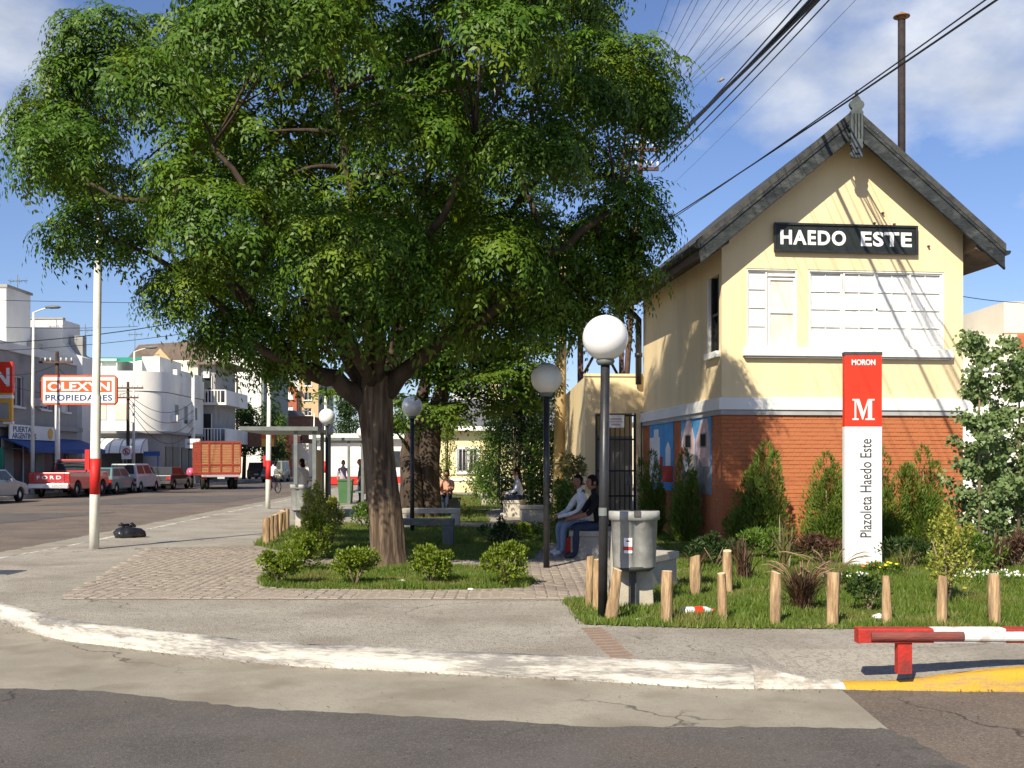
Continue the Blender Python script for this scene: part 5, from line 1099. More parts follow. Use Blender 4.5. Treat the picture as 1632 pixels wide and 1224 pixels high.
# red and white barrier by the crossing
bl = G(1367, 1068); br_ = T('low_barrier', 'low red and white steel barrier rail at the kerb on the right', 'barrier', (bl.x, 7.9, 0))
b = MB(); segs = [(0, .56, 0), (.56, 1.10, 1), (1.10, 1.7, 0)]
def rail_prof(): return [(-.055, .205), (-.055, .30), (-.048, .312), (.055, .312), (.055, .205), (.045, .205), (.045, .295), (-.045, .295), (-.045, .205)]
for a0, a1, k in segs:
    MB().prism(rail_prof(), a0 + .001, a1 - .001, axis='x').build('rail', 'barrier_white' if k else 'barrier_red', br_, bevel=.003)
b = MB(); vs = []
pr = [(-.056 - .028 * math.sin(a), .255 - .036 * math.cos(a)) for a in np.linspace(.1, math.pi - .1, 7)]
b.prism(pr, .09, .78, axis='x'); b.build('rubbing_strip', 'barrier_worn', br_); b = MB(); b.prism(pr, .781, 1.66, axis='x'); b.build('rubbing_strip', 'barrier_white', br_)
for x in (.30, 1.45): MB().box(x, x + .105, -.04, .04, -.03, .206).build('leg', 'barrier_red', br_, bevel=.004)
MB().box(.0, .012, -.05, .05, .2, .30).build('end_plate', 'barrier_red', br_)
# litter
def crumple(name, label, loc, s, m, seed, flat=.6, cat='litter'):
    r = random.Random(seed); b = MB(); n = 12; vs = []; rows_ = 7
    for i in range(rows_):
        th = math.pi * i / (rows_ - 1)
        for k in range(n): a = 2 * math.pi * k / n; q = s * (1 + r.uniform(-.25, .25)); vs.append((math.sin(th) * math.cos(a) * q, math.sin(th) * math.sin(a) * q * .8, max(0, s * flat - math.cos(th) * q * flat)))
    b.add(vs, [(i * n + k, i * n + (k + 1) % n, (i + 1) * n + (k + 1) % n, (i + 1) * n + k) for i in range(rows_ - 1) for k in range(n)]); return tag(b.build(name, m, loc=loc), label, cat)
# tied black plastic bag
bg_ = T('rubbish_bag', 'shiny black plastic rubbish bag on the pavement by the white pole', 'bag', G(201, 857), R(15)); r = random.Random(4); b = MB(); n = 26; vs = []
prof = [(.05, 0), (.2, .0), (.235, .05), (.225, .12), (.17, .19), (.08, .225), (.035, .235), (.05, .26), (.075, .285)]
for i, (q, z) in enumerate(prof):
    for k in range(n): a = 2 * math.pi * k / n; w_ = 1 + .08 * math.sin(3 * a + i * .6) + .10 * math.sin(7 * a + 1.1 * i) + r.uniform(-.06, .06); vs.append((math.cos(a) * q * w_ * 1.05 + .12 * math.cos(a) * (a < 1.2) * (z < .2), math.sin(a) * q * w_ * .9, z + r.uniform(-.008, .008)))
b.add(vs, [(i * n + k, i * n + (k + 1) % n, (i + 1) * n + (k + 1) % n, (i + 1) * n + k) for i in range(len(prof) - 1) for k in range(n)], 0, True); b.build('sack', 'bag', bg_, fix=False)
b = MB(); b.tube([(.02, 0, .24), (.12, .02, .27), (.19, .03, .23)], [.03, .045, .02], 7, wob=.2); b.tube([(-.02, 0, .24), (-.1, -.03, .28), (-.15, -.02, .25)], [.03, .04, .015], 7, wob=.2); b.build('tied_ears', 'bag', bg_)
bo_ = T('plastic_bottle', 'empty clear plastic bottle with a red label lying in the grass', 'bottle', G(1113, 982) + Vector((0, 0, .055)), R(12)); lp_ = lambda pr: [(r_, z) for r_, z in pr]
def lay(b): b.v = [(z, y, x) for x, y, z in b.v]; return b
lay(MB().lathe([(0, -.16), (.035, -.165), (.044, -.14), (.044, -.06), (.040, -.05)], n=16)).build('base', 'pet', bo_, fix=False); lay(MB().lathe([(.0445, -.05), (.0455, .04)], n=16)).build('label_wrap', 'sign_red', bo_, fix=False)
lay(MB().lathe([(.044, .04), (.042, .08), (.02, .13), (.014, .15)], n=16)).build('shoulder', 'pet', bo_, fix=False); lay(MB().lathe([(.016, .148), (.016, .172), (0, .174)], n=12)).build('cap', 'sign_red', bo_, fix=False)
lay(MB().lathe([(.0462, -.022), (.0462, .004)], n=6, a0=2.6, a1=4.0)).build('label_print', 'sign_white', bo_, fix=False)
crumple('litter', 'crumpled white paper between two posts right of the totem', G(1401, 990), .06, 'paper', 1); crumple('litter', 'white scrap on the grass at the front edge of the tree bed', G(750, 941), .035, 'paper', 2, .4)
crumple('litter', 'pale scrap in the grass near the big trunk', G(640, 929), .05, 'paper', 3, .4); crumple('litter', 'tiny white scrap beside the lamp-side posts', G(1020, 989), .04, 'paper', 4, .3)

# ------------------------------------------------------------------ bus shelters
def shelter(label, loc, rz_, w_, d, h):
    t_ = T('bus_shelter', label, 'bus shelter', loc, rz_, 'grey steel bus shelters')
    MB().box(-w_, .1, 0, d, h, h + .09).build('roof', 'steel_grey', t_, bevel=.01); b = MB(); b.box(-w_ - .01, .11, -.01, .04, h + .01, h + .12); b.build('fascia', 'steel_grey', t_)
    for x, y in ((0, .15), (0, d * .5), (0, d - .15), (-.5, .15)): MB().box(x - .05, x + .05, y - .05, y + .05, 0, h).build('post', 'steel_grey', t_)
    MB().box(-.01, .012, .2, d * .48, .35, 1.9).build('advert_panel', 'b_tan', t_); MB().box(-.45, -.06, .4, d - .4, .42, .47).build('seat', 'steel_grey', t_)
    return t_
shelter('nearer grey bus shelter with a cantilever roof, behind the left bin', ((500 - 816) / F * 28.5, 28.5, 0), R(4), 1.95, 4.2, 2.40); shelter('farther bus shelter behind the trunk, with people waiting', ((577 - 816) / F * 39, 39, 0), R(3), 1.7, 4.5, 2.35)
gb = T('wheeled_bin', 'green plastic bin by the waiting people at the far shelter', 'bin', ((551 - 816) / F * 40, 40, 0)); MB().prism([(-.22, .0), (.22, 0), (.27, .85), (-.27, .85)], -.22, .22).build('tub', 'green_bin', gb); MB().box(-.29, .29, -.25, .26, .85, .92).build('lid', 'green_bin', gb, bevel=.01)

# ------------------------------------------------------------------ people
def person(label, loc, rz_, pose, cols, hair='c_hair', cap=None, sc_=1.0, lean=0.0, arms='lap', bag=None, turn=0.0, long_hair=False):
    """faces local +x; body is one skinned mesh whose faces take the clothing of the nearest limb"""
    t_ = T('person', label, 'person', loc, rz_, None, sc_); V3 = Vector
    J = {}; E = []
    def j(n, p, r): J[n] = (V3(p), r)
    sit = pose == 'sit'; pz = .55 if sit else .95
    ux = lambda z: lean * (z - pz)
    j('pel', (0, 0, pz), .135); j('spi', (ux(pz + .2), 0, pz + .2), .14); j('che', (ux(pz + .4), 0, pz + .40), .165); j('nec', (ux(pz + .53), 0, pz + .53), .06); j('hea', (ux(pz + .6) + .01, 0, pz + .62), .055)
    E += [('pel', 'spi', 's'), ('spi', 'che', 's'), ('che', 'nec', 's'), ('nec', 'hea', 'k')]
    for s, q in ((1, 'l'), (-1, 'r')):
        sx = ux(pz + .45); j('sh' + q, (sx, s * .185, pz + .455), .07)
        if sit:
            if arms == 'lap': el, wr = (sx + .10, s * .25, pz + .17), (sx + .34, s * .16, pz + .10)
            else: el, wr = (sx + .16, s * .26, pz + .20), (sx + .40, s * .07, pz + .12)
            j('hi' + q, (.06, s * .1, pz - .03), .1); j('kn' + q, (.46, s * .15, pz - .02), .068); j('an' + q, (.42 + .06 * (s > 0), s * .16, .1), .047); j('to' + q, (.60 + .06 * (s > 0), s * .18, .045), .04)
        elif pose == 'ride':
            el, wr = (sx + .18, s * .22, pz + .22), (sx + .42, s * .2, pz + .14); j('hi' + q, (.02, s * .1, pz - .06), .1); k = .18 * s; j('kn' + q, (.32, s * .13, pz - .2 + k * .6), .065); j('an' + q, (.2, s * .12, pz - .62 + k), .045); j('to' + q, (.36, s * .12, pz - .66 + k), .038)
        else:
            el, wr = (sx - .02, s * .25, pz + .17), (sx + .08, s * .25, pz - .06)
            j('hi' + q, (0, s * .095, pz - .06), .1); j('kn' + q, (.02 + .03 * s, s * .1, .5), .066); j('an' + q, (-.02 - .03 * s, s * .105, .09), .046); j('to' + q, (.15, s * .12, .045), .038)
        j('el' + q, el, .046); j('wr' + q, wr, .032); d = (V3(wr) - V3(el)).normalized(); j('pa' + q, V3(wr) + d * .075, .036)
        E += [('che', 'sh' + q, 's'), ('sh' + q, 'el' + q, 'a'), ('el' + q, 'wr' + q, 'f'), ('wr' + q, 'pa' + q, 'k'), ('pel', 'hi' + q, 't'), ('hi' + q, 'kn' + q, 't'), ('kn' + q, 'an' + q, 't'), ('an' + q, 'to' + q, 'b')]
    names = list(J); idx = {n: i for i, n in enumerate(names)}; vs = [tuple(J[n][0]) for n in names]; rd = [J[n][1] for n in names]; es = [(idx[a], idx[b_]) for a, b_, _ in E]; roots = [idx['pel']]
    segs = [(J[a][0], J[b_][0], k) for a, b_, k in E]
    for s, q in ((1, 'l'), (-1, 'r')):       # five fingers each, rooted in the palm, curled
        w0, p0 = J['wr' + q][0], J['pa' + q][0]; d = (p0 - w0).normalized(); sd = V3((0, 1, 0)); sd = (sd - d * sd.dot(d)).normalized(); dn = V3((0, 0, -1)); dn = (dn - d * dn.dot(d)).normalized()
        for k in range(5):
            if k < 4: a = p0 - d * .01 + sd * (k - 1.5) * .019; L = (.065, .08, .075, .055)[k]; p1 = a + d * L * .6 + dn * .012; p2 = p1 + d * L * .3 + dn * .032
            else: a = w0 + d * .03 - sd * s * .022; p1 = a + d * .035 - sd * s * .03 + dn * .01; p2 = p1 + d * .032 - sd * s * .006 + dn * .012
            b0 = len(vs); vs += [tuple(a), tuple(p1), tuple(p2)]; rd += [.010, .009, .0075]; es += [(b0, b0 + 1), (b0 + 1, b0 + 2)]; roots.append(b0); segs += [(a, p2, 'k')]
    me = bpy.data.meshes.new('skel'); me.from_pydata(vs, es, []); ob = bpy.data.objects.new('skel', me); COL.objects.link(ob); md = ob.modifiers.new('s', 'SKIN'); md.branch_smoothing = .6
    sk = me.skin_vertices[0].data
    for i in range(len(vs)):
        sk[i].radius = (rd[i], rd[i]); sk[i].use_root = i in roots
    ie = idx['che']; sk[ie].radius = (.17, .14); sk[idx['spi']].radius = (.15, .13); sk[idx['pel']].radius = (.15, .125)
    su = ob.modifiers.new('u', 'SUBSURF'); su.levels = 2; su.render_levels = 2
    bpy.context.view_layer.update(); em = bpy.data.meshes.new_from_object(ob.evaluated_get(bpy.context.evaluated_depsgraph_get())); bpy.data.objects.remove(ob); bpy.data.meshes.remove(me)
    bv = [tuple(v.co) for v in em.vertices]; bf = [tuple(p.vertices) for p in em.polygons]; bpy.data.meshes.remove(em)
    body = MB(); mi = {'s': 0, 'a': 0, 'f': 0 if cols.get('long') else 2, 'k': 2, 't': 1, 'b': 3}
    A0 = np.array([s_[0] for s_ in segs]); B0 = np.array([s_[1] for s_ in segs]); kk = [s_[2] for s_ in segs]; AB = B0 - A0; L2 = (AB ** 2).sum(1) + 1e-9
    body.add(bv, bf, 0, True); cen = np.array([np.mean([bv[i] for i in f], axis=0) for f in bf]); rs = np.array([{'s': .12, 'a': .055, 'f': .04, 'k': .03, 't': .08, 'b': .04}[q] for q in kk])
    for i, c in enumerate(cen):
        t = np.clip(((c - A0) * AB).sum(1) / L2, 0, 1); dd = np.linalg.norm(A0 + AB * t[:, None] - c, axis=1) / rs; m_ = mi[kk[int(np.argmin(dd))]]
        if m_ == 0 and c[2] < pz + .0 and not sit: m_ = 1
        body.m[i] = m_
    # head: a shaped ellipsoid with brow, nose, chin and ears, joined into the body mesh
    hx, hz_ = J['hea'][0].x + .015, J['hea'][0].z + .07; vs = []; n = 20; m2 = 16; ct, st = math.cos(turn), math.sin(turn)
    def hp(x, y, z): return (hx + x * ct - y * st, x * st + y * ct, hz_ + z)
    for i in range(m2 + 1):
        th = math.pi * i / m2
        for k in range(n):
            a = 2 * math.pi * k / n; x, y, z = math.sin(th) * math.cos(a), math.sin(th) * math.sin(a), -math.cos(th); w_ = .076 * (1 - .22 * max(0, -z - .1)); dx = .095 * (1 - .12 * max(0, -z)); X, Y_, Z = x * dx, y * w_, z * .12
            if x > .6 and abs(y) < .25:
                if -.32 < z < .12: X += .022 * (1 - abs(y) / .25) * (1 - abs(z + .15) / .3)       # nose
                if z < -.62: X += .008
            if x > .5 and .0 < z < .22 and .2 < abs(y) < .55: X -= .008                              # eye sockets
            vs.append(hp(X, Y_, Z))
    body.add(vs, [(i * n + k, i * n + (k + 1) % n, (i + 1) * n + (k + 1) % n, (i + 1) * n + k) for i in range(m2) for k in range(n)], 2, True)
    for s in (-1, 1): body.add([hp(-.012 + .026 * math.cos(a), s * (.076 + .01 * q), -.005 + .034 * math.sin(a)) for q in (0, 1) for a in np.linspace(0, 2 * math.pi, 9)[:-1]], [tuple(range(8)), tuple(range(8, 16))] + [(k, (k + 1) % 8, (k + 1) % 8 + 8, k + 8) for k in range(8)], 2, True)
    bo_ = body.build('body', [cols['shirt'], cols['legs'], cols.get('skin', 'skin'), cols.get('shoe', 'shoe')], t_, fix=False)
    for s in (-1, 1): MB().lathe([(0, -.008), (.011, 0), (0, .008)], hp(.083, s * .032, .012), 8).build('eye', 'c_hair', bo_, fix=False)
    b = MB(); b.add([hp(.094, -.022, -.058), hp(.094, .022, -.058), hp(.093, .02, -.066), hp(.093, -.02, -.066)], [(0, 1, 2, 3)]); b.build('mouth', 'c_hair', bo_, fix=False)
    # hair or cap
    h = MB(); vs = []
    for i in range(9):
        th = math.pi * i / 8 * .62
        for k in range(n):
            a = 2 * math.pi * k / n; x, y, z = math.sin(th) * math.cos(a), math.sin(th) * math.sin(a), math.cos(th); lim_ = 1 if x < .35 else .72
            if z < .35 and x > .3: x *= .78
            dz = -.05 if (z < .4 and x < 0 and long_hair) else 0
            vs.append(hp(x * .104 - .008, y * .086, z * .133 + .004 + dz * 2))
    h.add(vs, [(i * n + k, i * n + (k + 1) % n, (i + 1) * n + (k + 1) % n, (i + 1) * n + k) for i in range(8) for k in range(n)], 0, True)
    if cap:
        h.add([hp(.07 + .085 * math.cos(a), .07 * math.sin(a), .045 - .012 * math.cos(a) + q * .012) for q in (0, 1) for a in np.linspace(-1.5, 1.5, 9)], [tuple(range(9)), tuple(range(9, 18))] + [(k, k + 1, k + 10, k + 9) for k in range(8)], 0)
        h.build('cap', cap, t_, fix=False)
    else: h.build('hair', hair, t_, fix=False)
    return t_
W1 = dict(shirt='c_white', legs='c_jeans', skin='skin_dark', long=True, shoe='shoe'); W2_ = dict(shirt='c_black', legs='c_darkjeans', skin='skin_dark', shoe='shoe_dark')
person('seated man in a white shirt and pale jeans beside the nearest lamp', (1.26, 17.75, -.02), R(196), 'sit', W1, lean=.22, arms='in', turn=R(45))
person('seated man in a black shirt right behind the nearest lamp pole', (1.47, 17.15, -.02), R(188), 'sit', W2_, lean=.25, arms='in', turn=R(15))
bp_ = T('bag', 'dark red bag on the ground at the feet of the seated men', 'bag', (.98, 17.5, 0)); MB().prism([(-.13, 0), (.13, 0), (.11, .26), (.04, .32), (-.05, .32), (-.11, .26)], -.06, .06).build('pouch', 'c_red', bp_, bevel=.02); MB().tube([(-.06, 0, .3), (-.05, 0, .4), (.05, 0, .4), (.06, 0, .3)], .01, 6).build('strap', 'c_black', bp_)
person('seated man in a pale blue shirt and dark flat cap, facing left', (.30, 30.1, 0.02), R(185), 'sit', dict(shirt='c_blue', legs='c_darkjeans', long=True, shoe='shoe'), cap='c_black', lean=.28)
person('left of the couple seated in the shade, in a tan top', ((700 - 816) / F * 33.4, 33.4, 0), R(-90), 'sit', dict(shirt='c_tan', legs='c_darkjeans', shoe='shoe_dark')); person('right of the couple seated in the shade, in a peach top', ((715 - 816) / F * 33.3, 33.3, -.05), R(-110), 'sit', dict(shirt='c_peach', legs='c_darkjeans', shoe='shoe_dark'), lean=.2, arms='in')
rb2 = T('bag', 'small red bag beside the couple in the shade', 'bag', ((692 - 816) / F * 33.1, 33.1, .42)); MB().prism([(-.12, 0), (.12, 0), (.1, .25), (-.1, .25)], -.06, .06).build('pouch', 'c_red', rb2, bevel=.02); MB().tube([(-.06, 0, .24), (0, 0, .36), (.06, 0, .24)], .01, 6).build('strap', 'c_red', rb2)
person('person in a lilac top standing behind the green bin', ((547 - 816) / F * 41.5, 41.5, 0), R(-60), 'stand', dict(shirt='c_lilac', legs='c_darkjeans', shoe='shoe_dark'), sc_=.93); person('person in dark clothes and red cap waiting at the far shelter', ((574 - 816) / F * 40.2, 40.2, 0), R(190), 'stand', dict(shirt='c_black', legs='c_darkjeans', shoe='shoe_dark'), cap='c_red', sc_=.95)
person('woman in a white top and jeans waiting in the nearer shelter', ((482 - 816) / F * 30.8, 30.8, 0), R(150), 'stand', dict(shirt='c_white', legs='c_jeans'), hair='c_hair', sc_=.94, long_hair=True)
# bicycle and rider
cyp = Vector(((435 - 816) / F * 58, 58, RZ)); by = T('bicycle', 'bicycle ridden away along the left street', 'bicycle', cyp, R(72))
for x in (-.5, .52):
    w_ = MB(); w_.tube([(x + .33 * math.cos(a), 0, .34 + .33 * math.sin(a)) for a in np.linspace(0, 2 * math.pi, 19)], .022, 6); wo = w_.build('wheel', 'tyre', by); s_ = MB()
    for a in np.linspace(0, math.pi, 7)[:-1]: s_.tube([(x + .31 * math.cos(a), 0, .34 + .31 * math.sin(a)), (x - .31 * math.cos(a), 0, .34 - .31 * math.sin(a))], .004, 3)
    s_.build('spokes', 'chrome', wo)
b = MB()
for p, q in (((-.5, 0, .34), (-.1, 0, .32)), ((-.1, 0, .32), (-.18, 0, .85)), ((-.5, 0, .34), (-.16, 0, .75)), ((-.1, 0, .32), (.36, 0, .82)), ((-.16, 0, .75), (.36, 0, .85)), ((.52, 0, .34), (.36, 0, .95))): b.tube([p, q], .018, 6)
b.build('bicycle_frame', 'truck_red', by); b = MB(); b.tube([(.3, -.26, 1.0), (.36, -.1, .97), (.36, .1, .97), (.3, .26, 1.0)], .014, 6); b.build('handlebar', 'chrome', by); MB().prism([(-.32, .86), (-.08, .88), (-.1, .92), (-.32, .93)], -.07, .07).build('saddle', 'c_black', by, bevel=.01)
person('cyclist in a white top riding away along the street', cyp + Vector((-.06, -.15, 0.02)), R(72), 'ride', dict(shirt='c_white', legs='c_darkjeans'), lean=.35)

# ================================================================== VEHICLES (local +x = front)
def car(name, label, cat, loc, rz_, paint, L=4.1, W_=1.66, hs=.92, ht=1.40, g0=-1.95, g1=1.1, t0=-1.55, t1=.35, wr=.30, rear=True, bump='bin_dark', hood=.80):
    t_ = T(name, label, cat, loc, rz_); h = L / 2; w2 = W_ / 2; b = MB()
    prof = [(-h, .34), (-h - .02, .55), (-h + .03, hs - .04), (g0, hs), (g1, hs), (h - .25, hood), (h, hood - .12), (h + .02, .42), (h - .05, .25)]
    ax_f, ax_r = h - .75, -h + .72
    def arch(x): return [(x + (wr + .06) * math.cos(a), wr - .02 + (wr + .06) * math.sin(a)) for a in np.linspace(0, math.pi, 7)]
    under = [(h - .05, .25)] + arch(ax_f) + arch(ax_r) + [(-h + .05, .25)]
    b.prism(prof[:-1] + under, -w2, w2); body = b.build('body', paint, t_, bevel=.05)
    inn = .16; z0, z1 = hs - .02, ht; q = MB(); lo = [(g0 + .02, -w2 + .04), (g1, -w2 + .04), (g1, w2 - .04), (g0 + .02, w2 - .04)]; hi = [(t0, -w2 + inn), (t1, -w2 + inn), (t1, w2 - inn), (t0, w2 - inn)]
    q.add([(x, y, z0) for x, y in lo] + [(x, y, z1) for x, y in hi], [(4, 5, 6, 7), (0, 1, 5, 4), (1, 2, 6, 5), (2, 3, 7, 6), (3, 0, 4, 7)]); cab_ = q.build('cabin', paint, t_, bevel=.03)
    def lerp(a, c, t): return a + (c - a) * t
    def side(s, fa, fb, name_='window'):
        f = lambda u, v: (lerp(lerp(lo[0][0], hi[0][0], v), lerp(lo[1][0], hi[1][0], v), u), s * (lerp(w2 - .04, w2 - inn, v) + .006), lerp(z0, z1, v)); k = MB(); k.quad(f(fa, .14), f(fb, .14), f(fb, .88), f(fa, .88)); k.build(name_, 'glass', cab_, fix=False)
    for s in (-1, 1): side(s, .07, .46); side(s, .52, .93)
    for (xl, xh, sg, nm) in ((lo[0][0], hi[0][0], -1, 'rear_window'), (lo[1][0], hi[1][0], 1, 'windscreen')):
        f = lambda u, v: (lerp(xl, xh, v) + sg * .008, lerp(-w2 + .04 + inn * v * .7, w2 - .04 - inn * v * .7, u), lerp(z0, z1, v)); k = MB(); k.quad(f(.08, .14), f(.92, .14), f(.92, .9), f(.08, .9)); k.build(nm, 'glass', cab_, fix=False)
    for x in (ax_f, ax_r):
        for s in (-1, 1):
            k = MB(); k.lathe([(wr * .6, -.09), (wr * .96, -.09), (wr, -.06), (wr, .06), (wr * .96, .09), (wr * .6, .09)], n=18); k.v = [(x + a, s * (w2 - .1) + c, wr - .0 + b_) for a, b_, c in k.v]; wo = k.build('wheel', 'tyre', t_, fix=False)
            k = MB(); k.lathe([(0, .05), (wr * .35, .07), (wr * .62, .05), (wr * .62, -.05), (0, -.05)], n=14); k.v = [(x + a, s * (w2 - .1 + c), wr + b_) for a, b_, c in k.v]; k.build('rim', 'rim', wo, fix=False)
    for s in (-1, 1):
        MB().box(-h - .035, -h + .08, s * (w2 - .17) - .13, s * (w2 - .17) + .13, .62, .80).build('tail_light', 'tail', t_); MB().box(h - .1, h + .02, s * (w2 - .2) - .14, s * (w2 - .2) + .14, .56, .68).build('headlight', 'chrome', t_)
        MB().box(.3, .42, s * (w2 + .0), s * (w2 + .12), hs, hs + .1).build('mirror', paint, t_)
    MB().box(-h - .07, -h + .05, -w2 + .03, w2 - .03, .36, .52).build('bumper', bump, t_, bevel=.02); MB().box(h - .05, h + .06, -w2 + .03, w2 - .03, .32, .48).build('bumper', bump, t_, bevel=.02); MB().box(-h - .078, -h - .06, -.2, .2, .54, .64).build('number_plate', 'plate', t_)
    return t_
N = R(91)
car('parked_car', 'silver saloon car cut off by the left edge of the picture', 'car', (-22.1, 44.3, RZ), N, 'car_silver', 4.3)
car('parked_car', 'dull teal car parked between the red pickup and the white one', 'car', (-22.1, 58.0, RZ), N, 'car_teal', 4.0, ht=1.42)
car('parked_car', 'white boxy estate car parked behind the nearest white pole', 'car', (-22.0, 61.5, RZ), N, 'car_white', 4.2, 1.68, .98, 1.62, -2.05, 1.0, -1.95, .3)
car('parked_car', 'dark saloon with red tail lights, last of the parked row', 'car', (-22.0, 67.5, RZ), N, 'car_dark', 4.4, 1.7, .95, 1.42)
car('car', 'dark grey car farther down the left street beyond the truck', 'car', (-24.0, 101, RZ), N, 'car_black', 4.4, 1.8, 1.0, 1.7, -2.1, 1.0, -1.95, .3)
car('car', 'olive green van-like car coming down the street behind the cyclist', 'car', (-20.6, 92, RZ), R(-89), 'car_olive', 4.2, 1.75, 1.0, 1.85, -2.0, 1.5, -1.9, 1.0); car('car', 'pale small car seen far off between the shelters', 'car', (-18.2, 102, RZ), N, 'car_silver', 4.0)
# red pickup with its tailgate towards us
pk = T('pickup_truck', 'red pickup truck with white tailgate lettering, parked at the left', 'pickup', (-22.15, 52.9, RZ), N); h = 2.55; w2 = .98; b = MB()
def arch(x, wr): return [(x + (wr + .09) * math.cos(a), wr + (wr + .09) * math.sin(a)) for a in np.linspace(0, math.pi, 8)]
b.prism([(-h, .62), (-h, 1.22), (2.3, 1.22), (2.55, 1.12), (2.6, .6), (2.5, .5)] + arch(1.75, .38) + arch(-1.55, .38) + [(-h + .1, .5)], -w2, w2); b.build('body', 'car_red', pk, bevel=.04)
b = MB(); b.box(-h + .1, .1, -w2 + .1, w2 - .1, 1.19, 1.226); b.build('cargo_bed', 'dark', pk)
q = MB(); lo = [(.15, -.92), (1.55, -.92), (1.55, .92), (.15, .92)]; hi = [(.25, -.78), (1.05, -.78), (1.05, .78), (.25, .78)]; q.add([(x, y, 1.2) for x, y in lo] + [(x, y, 1.86) for x, y in hi], [(4, 5, 6, 7), (0, 1, 5, 4), (1, 2, 6, 5), (2, 3, 7, 6), (3, 0, 4, 7)]); cb_ = q.build('cabin', 'car_red', pk, bevel=.03)
k = MB(); k.quad((.160, -.78, 1.3), (.160, .78, 1.3), (.232, .72, 1.76), (.232, -.72, 1.76)); k.build('rear_window', 'glass', cb_, fix=False)
for s in (-1, 1): k = MB(); k.quad((.32, s * .91, 1.28), (1.38, s * .91, 1.28), (1.05, s * .812, 1.76), (.34, s * .812, 1.76)); k.build('window', 'glass', cb_, fix=False)
k = MB(); k.quad((1.50, -.8, 1.3), (1.50, .8, 1.3), (1.12, .72, 1.8), (1.12, -.72, 1.8)); k.build('windscreen', 'glass', cb_, fix=False)
MB().box(-h - .03, -h + .02, -.74, .74, .74, 1.2).build('tailgate', 'car_red', pk, bevel=.015); lettering('lettering', 'FORD', 1.15, .17, 'sign_white', pk, (-h - .033, 0, .98), rot=(R(90), 0, R(-90)), bold=.02, space=1.5)
MB().box(-h - .16, -h - .02, -.95, .95, .46, .68).build('bumper', 'chrome', pk, bevel=.02); MB().box(-h - .168, -h - .155, -.2, .2, .5, .62).build('number_plate', 'plate', pk)
for s in (-1, 1): MB().box(-h - .02, -h + .06, s * .87 - .09, s * .87 + .09, .78, 1.12).build('tail_light', 'tail', pk)
for s in (-1, 1): MB().tube([(-.2, s * .85, 1.22), (.0, s * .85, 1.62), (.0, 0, 1.66)], .03, 6).build('roll_bar', 'black', pk)
for x in (1.75, -1.55):
    for s in (-1, 1):
        k = MB(); wr = .38; k.lathe([(wr * .6, -.11), (wr * .95, -.11), (wr, -.07), (wr, .07), (wr * .95, .11), (wr * .6, .11)], n=18); k.v = [(x + a, s * .86 + c, wr + b_) for a, b_, c in k.v]; wo = k.build('wheel', 'tyre', pk, fix=False); k = MB(); k.lathe([(0, .06), (wr * .6, .06), (wr * .6, -.06), (0, -.06)], n=12); k.v = [(x + a, s * .86 + c * s, wr + b_) for a, b_, c in k.v]; k.build('rim', 'rim', wo, fix=False)
# lorry with wooden stake sides, pink cab, seen from behind
tk = T('stake_truck', 'lorry with a tall red-brown slatted wooden load bed and pink cab', 'truck', (-18.25, 66.0, RZ), R(112)); wz0, wz1 = 1.02, 2.98; h2 = 1.22
MB().box(-.1, 5.2, -.5, .5, .62, .86).build('chassis', 'bin_dark', tk); MB().box(0, 4.6, -h2, h2, .88, 1.02).build('load_floor', 'truck_red', tk)
for (z, r_) in ((1.05, .05), (1.55, .05), (2.96, .06)):
    MB().box(-.03, .05, -h2 - .02, h2 + .02, z - r_, z + r_).build('rear_rail', 'truck_red', tk)
    for s in (-1, 1): MB().box(.05, 4.6, s * h2 - .03, s * h2 + .03, z - r_, z + r_).build('side_rail', 'truck_red', tk)
for y in (-h2, -.72, -.02, .7, h2): MB().box(-.035, .045, y - .04, y + .04, 1.0, 3.0).build('rear_stake', 'truck_red', tk)
for s in (-1, 1):
    for x in (.9, 1.8, 2.7, 3.6, 4.55): MB().box(x - .05, x + .05, s * h2 - .04, s * h2 + .04, 1.0, 3.0).build('side_stake', 'truck_red', tk)
for kz in range(12):
    z = 1.08 + kz * .16; MB().box(.01, .04, -h2 + .02, h2 - .02, z, z + .135).build('plank', 'truck_wood', tk)
    for s in (-1, 1): MB().box(.06, 4.55, s * h2 - .012, s * h2 + .012, z, z + .135).build('plank', 'truck_red', tk)
MB().box(4.58, 4.62, -h2, h2, 1.02, 2.9).build('front_board', 'truck_red', tk)
b = MB(); b.prism([(4.75, .75), (4.75, 2.35), (5.9, 2.35), (6.15, 1.6), (7.2, 1.45), (7.3, .8)], -.95, .95); b.build('cab', 'car_pink', tk, bevel=.08)
for s in (-1, 1): MB().lathe([(0, .34), (.3, .3), (.5, .12), (.52, -.1), (.42, -.22)], (5.55, s * 1.32, 1.02), 12, sy=.55).build('mudguard', 'car_pink', tk, fix=False)
MB().box(-.25, .05, -1.15, 1.15, .78, .92).build('bumper', 'chrome', tk, bevel=.02); MB().box(-.262, -.25, -.22, .22, .68, .80).build('number_plate', 'plate', tk)
for s in (-1, 1): MB().box(-.04, .0, s * .95 - .12, s * .95 + .12, .62, .74).build('tail_light', 'tail', tk)
